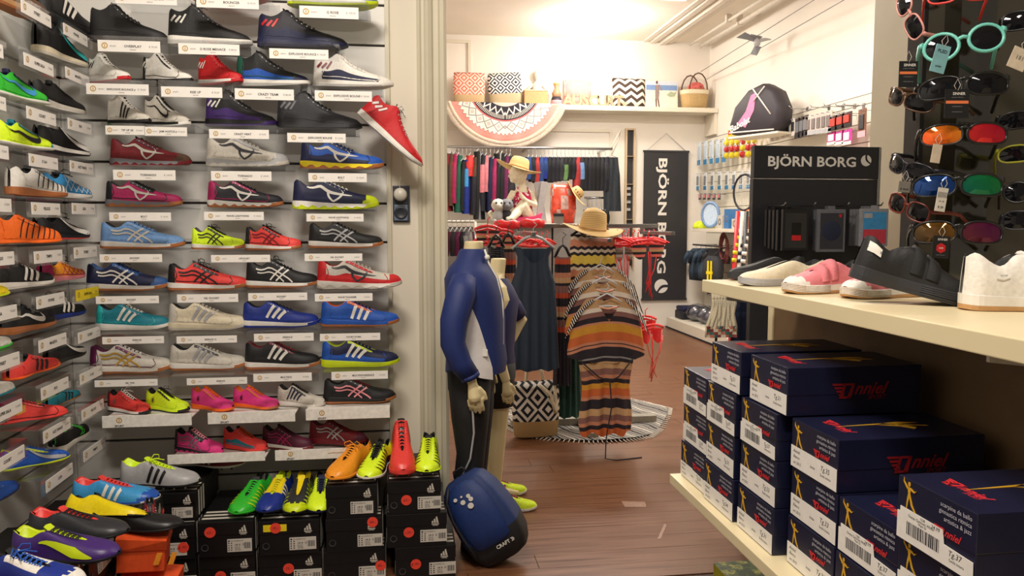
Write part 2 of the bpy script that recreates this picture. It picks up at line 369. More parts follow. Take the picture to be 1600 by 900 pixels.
def shoe(name, desc, L, kind, up, mark=None, mc=('white',), loc=(0,0,0), rot=(0,0,0), zs=1, lace=None, bow=False, wide=1, group=None, studs=None, wave=None, extra=None):
    """up: dict main, sole, out, heel, toe, collar, lining, tongue, mud"""
    G = ShoeGeo(L, kind, zs, wide); root = thing(name, desc, 'shoe', loc, rot, group)
    g = lambda k, d='main': up.get(k, up.get(d, 'black'))
    boot = studs is not None; lift = .045*L if boot else 0
    glossy = .38 if boot else .62
    NA = 8; rows = []; As = [i*pi/2/NA for i in range(NA+1)]
    for t in TS:
        if t > .999 or t < .001: t = min(max(t, .002), .998)
        left = [G.P(t, a, -1) for a in As]; right = [G.P(t, a, 1) for a in As[::-1]]
        gp = G.gap(t)*L; hz = G.h(t)*L; fl = (G.so(t)+.012)*L; b = max(0, min(1, (t-.29)/.06)); dz = fl*(1-b)+(hz-.012*L)*b
        xx = left[-1].x; x2 = xx + (.035*L*(1-t/.12) if t < .12 else 0)
        mid = [Vector((x2, e*gp, (hz-.02*L if abs(e) > .8 else dz) if t < .69 else hz+.0002*(1-abs(e)))) for e in (-.86, -.5, 0, .5, .86)]
        rows.append(left+mid+right)
    nc = len(rows[0]); names = ['main', 'heel', 'toe', 'collar', 'lining', 'tongue', 'mud', 'mid']
    keys = {'heel': g('heel'), 'toe': g('toe'), 'collar': g('collar'), 'lining': g('lining', 'collar'), 'tongue': g('tongue', 'collar'), 'mud': g('mud'), 'mid': g('mid')}
    def mf(i, j):
        t = (TS[i]+TS[i+1])/2; jj = j if j < nc/2 else nc-2-j; q = jj/NA
        if jj >= NA: return 5 if .34 < t < .68 else (4 if t <= .34 else (2 if t > .86 else 0))
        if t < .13 and q < .95: return 1 if q < .86 else 3
        if q > .84 and t < .34: return 3
        if t > .83 + .06*q: return 2
        if q < .2: return 6
        if q > .5 and .34 < t < .66: return 7
        return 0
    mb = MB(); mb.grid(rows, 0, True, mf=mf); mb.T = Matrix.Identity(4)
    o = mk('upper', mb, [mat(c, glossy, bump=.0 if boot else .25, scale=150, noise=.05) for c in (g('main'), keys['heel'], keys['toe'], keys['collar'], keys['lining'], keys['tongue'], keys['mud'], keys['mid'])], root, (0, 0, lift))
    # sole with midsole band and tread
    sb = MB(); rows = []
    for i, t in enumerate(TS):
        tt = -.006+t*1.014; w = max(.0004, G.sw(min(.999, max(.001, t)))*1.045+.003)*L*(1 if 0 < i < len(TS)-1 else .02); so = G.so(t)*L; b = G.bo(t)*L; x = (tt-.5)*L
        zz = [b, b+.003*L, b+.33*(so-b), b+.36*(so-b), so-.003*L, so, so]
        ww = [.84, .95, .985, 1.0, 1.0, .985, .80]
        if wave: ww[2] = 1.02; k = .5+.5*cos(t*wave*2*pi); zz[2] = b+(.2+.4*k)*(so-b); zz[3] = zz[2]+.003*L
        rows.append([(x, e*w*q, z) for e, q, z in [(-1, a, c) for a, c in zip(ww, zz)]] + [(x, w*q, z) for q, z in list(zip(ww, zz))[::-1]])
    n2 = len(rows[0])
    def sf(i, j):
        t = TS[i]; jj = j if j < 7 else 12-j
        if j == 13: return 1
        if t > .90 and jj < 3.5 and up.get('wrap'): return 1
        if up.get('out') not in (None, up.get('sole')) and t > .78 and jj < 2+ (t-.78)*16: return 1
        return 1 if jj < 2 else 0
    sb.grid(rows, 0, False, cv=True, mf=lambda i, j: (1 if j == 13 else sf(i, j)))
    mk('sole', sb, [mat(up.get('sole', 'white'), .5, noise=.03), mat(up.get('out', up.get('sole', 'white')), .55, noise=.04)], root, (0, 0, lift))
    if boot:
        st = MB()
        for t, y in ((.08, .055), (.08, -.055), (.2, .06), (.2, -.06), (.58, .085), (.58, -.085), (.72, .1), (.72, -.1), (.85, .075), (.85, -.075), (.78, 0)):
            x = (t-.5)*L; z = G.bo(t)*L
            st.T = Matrix.Translation((x, y*L, z+.002-.045*L)); st.lathe([(.0001, 0), (.012*L, 0), (.02*L, .047*L)], 6, 0, False)
        st.T = Matrix.Identity(4)
        s = mk('studs', st, mat(studs, .4), root, (0, 0, lift)); s['kind'] = 'stuff'
    if mark:
        k = MB(); marks(k, G, mark, 0)
        mk('side_mark', k, [mat(mc[0], .45, noise=.02)], root, (0, 0, lift))
    if not boot and kind != 'slip':
        k = MB()
        for sd in (-1, 1):
            ribbon(k, G, [(.345, .90), (.46, .885), (.56, .87), (.66, .84)], [.03, .034, .030, .012], 0, sd, 8, .0017)
            ribbon(k, G, [(.11, .12), (.145, .5), (.12, .86)], .010, 1, sd, 6, .0018); ribbon(k, G, [(.775, .06), (.84, .45), (.80, .93)], .008, 1, sd, 6, .0018); ribbon(k, G, [(.13, .16), (.4, .13), (.78, .16)], .010, 1, sd, 10, .0016)
            for i in range(5): ribbon(k, G, [(.385+.055*i, .86), (.395+.055*i, .90)], .010, 2, sd, 2, .0030)
        mk('overlays', k, [mat(g('eye', 'tongue' if up.get('tongue') else 'collar') if (up.get('tongue') or up.get('collar')) else g('main'), .5, noise=.12), mat(up.get('seam', g('heel')), .55, noise=.25, scale=90), mat('lgrey', .3, noise=0)], root, (0, 0, lift), kind='stuff')
    if lace:
        k = MB(); ts = [.385, .43, .475, .52, .565, .61]
        if kind == 'high': ts = [.33, .37]+ts
        r = .0062*L*1.2
        for i, t in enumerate(ts):
            gp = (G.gap(t)+.022)*L; z = G.h(t)*L; x = (t-.5)*L; x2 = (min(.64, t+.03)-.5)*L; z2 = G.h(min(.64, t+.03))*L
            for e in (-1, 1): k.tube([(x, -e*gp, z-.004*L), (x+(x2-x)*.5, 0, (z+z2)/2+.018*L), (x2, e*gp, z2-.004*L)], r, 4, 0, False)
        if bow:
            t = ts[0]; x = (t-.5)*L; z = G.h(t)*L+.01*L
            for e in (-1, 1):
                k.tube([(x, 0, z), (x+.02*L, e*.05*L, z+.05*L), (x+.05*L, e*.11*L, z+.03*L), (x+.06*L, e*.10*L, z-.01*L), (x+.03*L, e*.04*L, z+.0*L), (x, 0, z)], r*.8, 4, 0, False)
                k.tube([(x, 0, z), (x+.06*L, e*.04*L, z+.0*L), (x+.13*L, e*.09*L, z-.03*L)], r*.8, 4, 0, False)
        mk('laces', k, mat(lace, .8), root, (0, 0, lift))
    if kind != 'slip' :
        k = MB(); t = .335 if kind != 'high' else .30; x = (t-.5)*L; w = G.gap(.36)*L*1.15; z = G.h(t)*L
        k.grid([[(x+dx*L+ .01*L*abs(e), e*w, z+dz*L-.006*L*e*e) for e in (-1, -.5, 0, .5, 1)] for dx, dz in ((.06, -.03), (.015, .012), (-.012, .034), (-.02, .034), (-.006, -.01))], 0, True)
        mk('tongue', k, mat(g('tongue', 'collar'), .7), root, (0, 0, lift))
    if extra: extra(root, G, lift)
    return root
def U(s):
    ks = ('main', 'sole', 'out', 'collar', 'heel', 'toe', 'tongue', 'mud', 'mid'); d = {}
    for i, w in enumerate(s.split()):
        if '=' in w: a, b = w.split('='); d[a] = b
        elif w != '-': d[ks[i]] = w
    return d
SH = [(180,276,-9,5,165,290,-4,'DUNK KINGDOM','€ 89,95'),(307,404,-3,11,300,420,-2,'BOUNCER','€ 95,00'),(468,560,12,27,455,575,7,'G ROSE','€ 100,00'),
 (153,250,65,80,140,262,62,'OVERPLAY','€ 75,00'),(279,374,70,84,266,392,68,'D ROSE MENACE','€ 80,00'),(421,513,78,91,405,530,72,'EXPLOSIVE BOUNCE','€ 100,00'),
 (135,232,132,147,124,244,128,'EXPLOSIVE BOUNCE jr','€ 70,00'),(252,347,137,151,247,362,130,'RISE UP','€ 75,00'),(367,459,140,155,364,480,133,'CRAZY TEAM','€ 80,00'),(492,581,143,157,486,597,135,'EXPLOSIVE BOUNE','€ 100,00'),
 (165,226,197,210,158,226,195,'TIP UP 2K','€ 45,00'),(226,292,199,212,227,304,197,'JAM HUSTLE jr','€ 46,00'),(327,420,203,216,318,432,197,'CRAZY HEAT','€ 70,00'),(449,540,209,222,434,556,202,'EXPLOSIVE BOUNE','€ 110,00'),
 (177,274,266,281,165,296,259,'TORNADO','€ 149,95'),(330,424,268,282,320,446,260,'TORNADO','€ 149,95'),(482,573,271,284,468,590,264,'BOLT','€ 125,00'),
 (171,267,332,345,160,284,323,'BOLT','€ 125,00'),(319,412,331,344,318,438,324,'WAVE LIGHTNING','€ 140,00'),(479,568,334,346,460,585,327,'WAVE LIGHTNING','€ 140,00'),
 (156,253,397,410,154,284,389,'ROCKET','€ 55,00'),(330,422,398,410,296,460,391,'UPCOURT','€ 50,00'),(476,566,396,408,478,590,388,'GEL ROCKET','€ 80,00'),
 (150,248,462,475,140,262,455,'ROCKET','€ 60,00'),(277,372,459,473,266,382,454,'GEL ROCKET','€ 65,00'),(388,480,457,470,386,492,450,'ROCKET','€ 60,00'),(492,582,458,471,496,604,452,'WAVE THUNDER','€ 65,00'),
 (160,256,525,538,150,262,517,'ESSENCE','€ 60,00'),(276,370,524,537,266,382,517,'ESSENCE 12','€ 60,00'),(397,490,520,534,384,497,513,'ESSENCE','€ 60,00'),(500,594,520,533,503,605,511,'COURT STABIL','€ 90,00'),
 (148,246,592,605,140,262,585,'GEL TASK','€ 80,00'),(292,386,589,602,268,386,580,'ESSENCE','€ 60,00'),(396,487,582,597,386,498,578,'MULTIDO','€ 50,00'),(518,606,579,594,504,606,575,'MULTIDO ESSENCE','€ 60,00')]
HT = dict(low=.345, high=.49, boot=.33)
def wall_shoe(x0, x1, yt, yb, kind, cols, mark, mc, desc, yaw=0, lace=None, bow=False, wave=None, roll=0, yy=2.915, studs=None, zadj=0, tilt=0):
    a, b = atY(x0, (yb+yt)/2, yy), atY(x1, (yb+yt)/2, yy); W = (b-a).x; th = radians(yaw)
    L = (W-.085*abs(sin(th))*min(1, W/.2))/cos(th); L = min(max(L, .19), .345)
    zb = atY((x0+x1)/2, yb, yy-.05).z; ht = atY((x0+x1)/2, yt, yy-.02).z-zb
    for sh in SH:
        if sh[6] < yb-25 and sh[6] > yb-75 and sh[4] < x0+(x1-x0)*.55 and sh[5] > x0+4: ht = min(ht, atY((x0+x1)/2, sh[6], 2.86).z-.012-zb)
    zs = ht/(L*(HT[kind]-.035)); zs = min(max(zs, .75), 1.35)
    name = {'low': 'sneaker', 'high': 'high_top_sneaker', 'boot': 'football_boot'}[kind]
    return shoe(name, desc, L, kind, U(cols), mark, (mc,) if mc else ('white',), ((a.x+b.x)/2, yy - (.5*L*sin(th)*.25 if yaw else 0), zb+zadj), (radians(roll), radians(tilt), -th), zs, lace or None, bow, wave=wave, studs=studs, group=None)
# rows of the back wall: x0 x1 ytop ybot kind colours mark markcolour description
BW = [
 (449,590,-36,6,'low','blue white lime','bars','lime','blue running shoe with lime green bars on topmost shelf',0,'lime'),
 (300,420,-42,-3,'low','coral white coral','three','white','red low sneaker cut off by the picture top',0,'white'),
 (140,262,5,62,'high','black black black','','','all black high-top basketball shoe beside the wall corner',0,'black'),
 (262,393,-2,68,'high','black white white collar=black','threehigh','white','black high-top basketball shoe with thick white sole',0,'grey',True),
 (402,543,9,72,'high','dk navy navy collar=black heel=navy mud=navy','threehigh','red','dark navy high-top basketball shoe with small red stripes',0,'black'),
 (130,214,82,127,'high','white white red heel=white','threehigh','black','white basketball shoe with red heel sole near corner',32,'white'),
 (212,313,80,130,'high','white black black heel=black collar=black','threehigh','white','white basketball shoe with black heel and black sole',24,'white'),
 (304,386,80,130,'high','red white red','threehigh','white','bright red basketball shoe with white flash at heel',30,'red',True),
 (364,488,70,133,'high','black white white mud=blue heel=dgreen toe=navy','','','black high-top basketball shoe with blue band and white sole',10,'black'),
 (489,614,84,134,'high','white white white mud=navy','threehigh','dred','white basketball shoe with dark blue midsole and red stripes',0,'white'),
 (163,243,145,194,'high','off black black heel=white','threeb','black','white mid-cut shoe with three black stripes and black sole',30,'white',True),
 (217,307,147,197,'high','off black white collar=black','swoosh','black','white mid-cut shoe with small curved black side mark',26,'black'),
 (318,434,138,196,'high','black black purple heel=purple mud=purple','threehigh','white','black high-top shoe with purple heel and white stripes',6,'black'),
 (431,566,138,202,'high','char char black','threehigh','grey','charcoal high-top basketball shoe with faint grey stripes',3,'black'),
 (172,298,215,259,'low','dred grey dred collar=maroon toe=brown','bird','off','dark red volleyball shoe with cream side mark',0,'brown',False,9),
 (322,451,213,260,'low','off lgrey off collar=silver toe=lgrey','bird','char','silver white volleyball shoe with dark side mark',0,'off',False,9),
 (469,599,219,264,'low','blue yellow gum collar=navy heel=navy mud=navy','bird','off','blue volleyball shoe with yellow heel wedge',0,'navy',False,7),
 (165,284,281,323,'low','magenta grey gum collar=black heel=black mid=black','bird','off','black and pink volleyball shoe with cream side mark',0,'black',False,8),
 (324,442,281,324,'low','dk white gum collar=magenta heel=magenta','bird','white','navy volleyball shoe with pink heel and gum sole',0,'black',False,8),
 (457,591,279,327,'low','navy white lime collar=navy heel=navy toe=lime','bird','white','navy volleyball shoe with white wedge and lime toe',0,'white',False,8),
 (157,288,345,389,'low','sky white gum wrap=1','cross','off','pale blue indoor shoe with gum toe',0,'sky'),
 (294,388,352,390,'low','neon white gum collar=char wrap=1','cross','char','neon yellow indoor shoe with black laces',12,'black',True),
 (378,476,349,391,'low','coral white gum collar=black heel=black wrap=1','cross','dred','coral red indoor shoe with black collar',12,'black',True),
 (482,598,347,388,'low','black white gum wrap=1','cross','lgrey','black indoor shoe with thin grey crossed lines and gum sole',0,'black'),
 (135,263,410,455,'low','navy white gum collar=gblue heel=navy toe=gblue mid=gblue','cross','white','navy and mid-blue indoor shoe with bold white crossed lines',0,'navy',True),
 (262,386,410,454,'low','coral white gum collar=black heel=black','cross','black','coral red indoor shoe with black crossed lines',0,'black',True),
 (384,497,405,450,'low','black white gum','cross','white','black indoor shoe with bold white crossed lines',0,'black',True),
 (495,627,404,452,'low','off white off collar=red heel=red toe=red mud=red','bird','char','silver white shoe with red toe and red heel',0,'off',False,6),
 (150,264,474,517,'low','teal white white heel=turq','three','white','teal indoor shoe with white stripes',0,'white',True),
 (263,386,472,517,'low','cream cream off heel=off','three','silver','cream white indoor shoe with silver stripes',0,'off'),
 (379,498,470,513,'low','royal white royal','three','white','royal blue indoor shoe with white stripes and swing tag',0,'navy'),
 (501,623,468,511,'low','blue blue gum collar=orange toe=blue','threeb','white','mid-blue indoor shoe with orange vamp patch',0,'navy'),
 (140,268,538,585,'low','off white gum heel=plum collar=plum mid=off','cross','gold','white indoor shoe with purple heel and gold lines',0,'white'),
 (265,385,536,580,'low','off white gum collar=black','three','silver','cream and silver indoor shoe with black collar',0,'off'),
 (382,500,532,578,'low','black white gum collar=dred','three','white','black indoor shoe with red laces and white stripes',0,'dred',True),
 (502,623,530,575,'low','navy lime lime heel=blue collar=lime mud=blue','three','white','navy blue indoor shoe with lime sole',0,'navy'),
 (163,243,606,648,'low','coral white dk heel=dred','star','grey','bright red hockey shoe with white laces',28,'white',True),
 (222,304,603,645,'low','neon neon dk collar=black','star','char','lime hockey shoe with black laces and black logo',28,'black',True),
 (294,372,604,643,'low','pink orange orange collar=orange','star','black','pink hockey shoe with orange laces, left of its twin',30,'orange'),
 (358,443,601,641,'low','pink orange gum collar=orange','star','black','pink hockey shoe with orange laces, right of its twin',24,'orange'),
 (428,513,600,638,'low','off white off collar=black','four','navy','white leather shoe with four navy stripes',20,'black'),
 (505,618,591,632,'low','black black gum','cross','lpink','black indoor shoe with pale pink crossed lines',0,'dred'),
 (262,361,657,711,'low','pink dk pink heel=char collar=black mid=char','cross','grey','pink trail shoe with charcoal heel on the lowest shelf',26,'lpink',False,9),
 (341,427,660,706,'low','coral coral coral mud=teal','','','orange red trail shoe with thin turquoise line',28,'orange',False,9),
 (402,497,662,705,'low','maroon white dred','cross','magenta','dark plum indoor shoe with pink crossed lines',20,'maroon'),
 (478,578,657,697,'low','dred dred dred collar=maroon toe=maroon','cross','lgrey','wine red indoor shoe with pale grey crossed lines',14,'dred'),
]
zo = {}
for r in BW:
    x0, x1, yt, yb, kind, cols, mark, mc, desc = r[:9]; rest = list(r[9:])+[None]*5
    wall_shoe(x0, x1, yt, yb, kind, cols, mark, mc, desc, rest[0] or 0, rest[1], bool(rest[2]), rest[3])
# tilted red high-top standing on a plastic holder at the end of the wall
a, b = atY(562, 165, 2.93), atY(655, 236, 2.90)
shoe('high_top_sneaker', 'red basketball shoe with white laces tilted toe down', (b-a).length*1.09, 'high', U('red white white mid=dred'), 'threehigh', ('white',), ((a.x+b.x)/2-.005, 2.90, (a.z+b.z)/2-.02-.03), (0, radians(41), 0), .86, 'white', True)
# acrylic shelves with price cards: card x0 x1 y0 y1, shelf x0 x1, base y, name, price
AC = acrylic()
def ring_logo(mb, o, r, ux, m=1):
    o = Vector(o); ux = Vector(ux); uz = Vector((0,0,1)); P = lambda a, q: o+ux*(q*cos(a))+uz*(q*sin(a))
    for k in range(12):
        a, b = 2*pi*k/12, 2*pi*(k+1)/12; mb.quad(P(a, r), P(b, r), P(b, r*.68), P(a, r*.68), m)
    mb.quad(o+ux*(-r*.15)+uz*(-r*.5), o+ux*(r*.15)+uz*(-r*.5), o+ux*(r*.15)+uz*(r*.4), o+ux*(-r*.15)+uz*(r*.4), m)
CARD = mat('cardw', .5, noise=.01)
DESC = {}
def nearest_desc(x0, x1, yb):
    best = None
    for r in BW:
        c = (r[0]+r[1])/2
        if abs(r[3]-yb) < 9 and x0-14 < c < x1+14 and (best is None or abs(c-(x0+x1)/2) < abs((best[0]+best[1])/2-(x0+x1)/2)): best = r
    return best[8] if best else 'the row under the top'
for (x0, x1, y0, y1, s0, s1, yb, nm, pr) in SH:
    Yl = 2.80; zb = atY((s0+s1)/2, yb, 2.86).z - .0015; A, B = atY(s0, yb, Yl), atY(s1, yb, Yl); c0, c1 = atY(x0, y1, Yl-.003), atY(x1, y0, Yl-.003)
    zt = max(zb, c1.z)-.0; cx = (c0.x+c1.x)/2
    d = ' '.join(w for w in nearest_desc(s0, s1, yb).split() if w not in ('and', 'the', 'a'))
    d = ' '.join(d.split()[:9]); d = d if d.split()[-1] not in ('with', 'on', 'beside', 'thick', 'small', 'of', 'by') else ' '.join(d.split()[:8])
    root = thing('acrylic_shelf', 'clear shelf with price card beneath '+d, 'shelf', (cx, Yl, zb))
    t = MB(); t.box(A.x-cx, B.x-cx, 0, YB-Yl-.001, -.003, 0); t.box(A.x-cx, B.x-cx, 0, .002, min(c0.z-zb-.004, -.02), 0)
    t.box(A.x-cx, B.x-cx, YB-Yl-.004, YB-Yl-.001, -.003, .035)
    mk('tray', t, AC, root)
    k = MB(); w = (c1.x-c0.x)/2; h = c1.z-c0.z; za = c0.z-zb
    k.box(-w, w, -.003, -.0012, za, za+h); cd = mk('price_card', k, CARD, root)
    k = MB(); sc = h*.19; fit = min(1, .085/(text_geo(nm, .02)[2]*sc*1.05))
    k.text(nm, sc*fit*1.15, (w*.12, -.0035, za+h*.40), m=0, off=.025); k.text('INDOOR', h*.09, (w*.12, -.0035, za+h*.16), m=0); k.text(pr, sc*.85, (w*.9, -.0035, za+h*.42), m=2, al='r')
    k.text('SPORT', h*.13, (-w*.62, -.0035, za+h*.42), m=2, al='l'); ring_logo(k, (-w*.78, -.0035, za+h*.52), h*.27, (1,0,0), 1)
    mk('lettering', k, [mat('dk', .6, noise=0), mat('gold', .5, noise=0), mat('grey', .6, noise=0)], cd)
# solid white trays with SPORT lettering
for (x0, x1, y0, y1, yb, nm, ds) in [(160,299,645,669,647,1,'white shelf tray under the red and lime hockey shoes'),(325,461,640,663,642,1,'white shelf tray under the two pink hockey shoes'),(478,609,634,657,634,1,'white shelf tray under the black shoe with pink lines'),
   (262,414,704,726,710,0,'white shelf tray under the pink and orange trail shoes'),(430,556,698,720,704,2,'white shelf tray under plum and wine red shoes')]:
    Yl = 2.80; c0, c1 = atY(x0, y1, Yl), atY(x1, y0+1, Yl); zb = atY((x0+x1)/2, yb, 2.86).z-.001; cx = (c0.x+c1.x)/2; w = (c1.x-c0.x)/2
    root = thing('shelf_tray', ds, 'shelf', (cx, Yl, zb)); k = MB(); k.box(-w, w, .003, YB-Yl-.001, -.004, 0); mk('shelf_board', k, mat('cardw', .35), root)
    h = c1.z-c0.z; za = c0.z-zb
    k = MB(); k.bbox(-w, w, -.001, .003, za, za+h, .0008); fr = mk('front_lip', k, mat('cardw', .35), root)
    if nm:
        k = MB(); ring_logo(k, (-w*.62, -.0018, za+h*.62), h*.24, (1,0,0), 1); k.text('SPORT', h*.17, (-w*.62, -.0018, za+h*.06), off=.03)
        if nm == 2:
            k.tube([(w*.3, -.002, za+h*.55), (w*.42, -.002, za+h*.6), (w*.55, -.002, za+h*.57), (w*.68, -.002, za+h*.62)], .0008, 4, 1)
        mk('lettering', k, [mat('dk', noise=0), mat('gold', noise=0)], fr)
# ------------------------------------------------------------------ left slat wall: shoes with the toe towards the corner
LW = [ # x0 x1 ytop ybot kind cols mark markcol desc
 (62,137,-22,55,'low','black black black','three','white','black running shoe with three white stripes, top of left wall',12),
 (0,62,-40,28,'low','brown tan gum','','','brown and black shoe cut off at the upper left corner',12),
 (0,128,18,104,'low','black cream off','form','turq','large black trainer with cream sole on left wall',8),
 (0,68,103,165,'boot','green white white toe=navy collar=navy','swoosh','lblue','green and blue indoor football shoe with white sole',8),
 (56,126,125,180,'low','black off white','','','black low shoe with pale sole beside the slatted corner',8),
 (0,75,180,238,'boot','neon white white toe=teal collar=teal mid=teal','swoosh','black','yellow and teal indoor football shoe with black side mark',8),
 (56,132,189,247,'low','black white black','form','white','black indoor shoe with white curved side band',8),
 (0,97,255,312,'low','white gum gum toe=white','bars','black','white indoor football shoe with black bars and gum sole',8),
 (58,136,262,314,'low','lblue white white','web','white','light blue striped indoor football shoe on left wall',8),
 (4,75,317,388,'boot','orange orange orange','bars','black','bright orange football shoe with thin dark bars',34),
 (52,132,335,381,'low','black black coral','form','white','black indoor shoe with red sole and white band',8),
 (0,77,413,463,'low','black white white mid=gold','threeb','white','black and gold indoor shoe with three white stripes',8),
 (66,130,407,450,'low','amber rose lpink heel=magenta toe=char','web','magenta','pink and orange indoor football shoe with dark toe',4),
 (0,84,487,539,'low','black gum gum','swoosh','white','black indoor shoe with silver side mark and gum sole',4),
 (52,130,475,518,'low','black royal royal','threeb','white','black indoor shoe with royal blue sole and stripes',4),
 (12,92,563,612,'boot','coral orange coral toe=orange','threeb','black','orange red indoor shoe with three black stripes',2),
 (74,134,545,585,'low','black black black','form','white','black leather indoor shoe with white curved band',2),
 (18,84,638,690,'boot','coral coral coral heel=black mid=black','','','red indoor football shoe with black spotted collar',52),
 (72,128,618,656,'boot','teal gum gum','threeb','black','teal indoor football shoe with gum sole',0),
 (78,144,680,729,'low','black white white collar=green','chevron','green','black indoor shoe with green chevrons and white sole',-4),
 (38,88,705,757,'boot','blue lime lime collar=lime','form','lgrey','blue indoor shoe with lime sole and lime collar',50),
 (0,14,440,470,'boot','yellow lime lime','','','yellow football boot cut off by the left picture edge',0),
 (0,18,520,553,'boot','white green green','','','white football boot with green sole at left edge',0),
 (0,23,595,628,'boot','white teal teal','','','white football boot with teal studs at left edge',0),
 (0,30,748,796,'boot','blue navy white toe=royal','','','dark blue football boot at left picture edge',0)]
for (x0, x1, yt, yb, kind, cols, mk_, mc, desc, tw) in LW:
    XS = -1.135; toe = atX(x1, (yt+yb)/2, XS+.02); heel = atX(max(x0, 0), (yt+yb)/2, XS); L = .275 if x0 < 10 else min(.285, max(.22, toe.y-heel.y))
    cut = x0 < 3
    if tw > 25: L = .215 if x0 < 10 else .19
    zpx = x1-4 if yb < 330 else x0+4
    zb = atX(zpx, yb-2, XS+.05).z if not cut or yb < 330 else atX(max(x0, 2), yb-2, XS+.05).z
    ht = abs((yb-yt)/FPX*2.5*.72); zs = min(1.75 if tw > 25 else 1.3, max(.85, ht/(L*.3)))
    cy = toe.y-L*.47; cy = min(cy, 2.86)
    shoe('football_shoe' if kind == 'boot' else 'indoor_shoe', desc, L, kind, U(cols), mk_, (mc or 'white',), (XS, cy, zb+.004), (0, 0, radians(90-tw)), zs, 'black' if kind == 'low' else cols.split()[0], x0 in (66, 52, 58), studs=None, wide=.92)
# plastic holders with cards on the left wall: centre x, card y, which column
LR = {0: [85,165,240,322,405,490,567,645,722], 1: [26,103,182,253,327,403,474,543,619,689,770], 2: [58,122,198,262,327,396,463,530,596,655,722]}
CX = {0: (2.20, .19), 1: (2.505, .185), 2: (2.78, .185)}
PX = {0: 8, 1: 60, 2: 120}
words_l = ['first', 'second', 'third', 'fourth', 'fifth', 'sixth', 'seventh', 'eighth', 'ninth', 'tenth', 'eleventh']
NM = ['TEMPO', 'STREET', 'POWER', 'SUPER SALA', 'MAGISTA', 'COURT', 'EVO', 'X 16.4', 'ACE TANGO', 'VELOCE', 'LIGA']
for c in (0, 1, 2):
    cy, w = CX[c]
    for i, yy in enumerate(LR[c]):
        z = atX(PX[c], yy, -1.075).z; tilt = 0
        root = thing('acrylic_shelf', 'clear shoe holder on left wall, %s from top in the %s column' % (words_l[i], ['column cut by picture edge', 'middle', 'corner'][c]), 'shelf', (-1.075, cy, z))
        root['label'] = 'clear shoe holder on left wall, %s from top in the %s' % (words_l[i], ['leftmost cut-off column', 'middle column', 'column next to the corner'][c])
        t = MB(); w2 = w/2+.025; t.box(XL+1.075+.001, 0, -w2, w2, .030, .033); t.box(0, .002, -w2, w2, -.024, .033); mk('tray', t, AC, root)
        k = MB(); k.box(.0025, .0045, -w/2, w/2, -.016, .020); cd = mk('price_card', k, mat('yellow') if (c == 2 and i == 6) else CARD, root)
        k = MB(); k.text(NM[(i*2+c) % 11], .0085, (.0052, 0, -.001), (0, 1, 0), (0, 0, 1), off=.03); k.text('€ %d,00' % (30+5*((i*3+c) % 9)), .006, (.0052, w*.44, .002), (0, 1, 0), (0, 0, 1), 2, 'r'); ring_logo(k, (.0052, -w*.4, .004), .009, (0, 1, 0), 1)
        mk('lettering', k, [mat('dk', .6, noise=0), mat('gold', .5, noise=0), mat('grey', .6, noise=0)], cd)
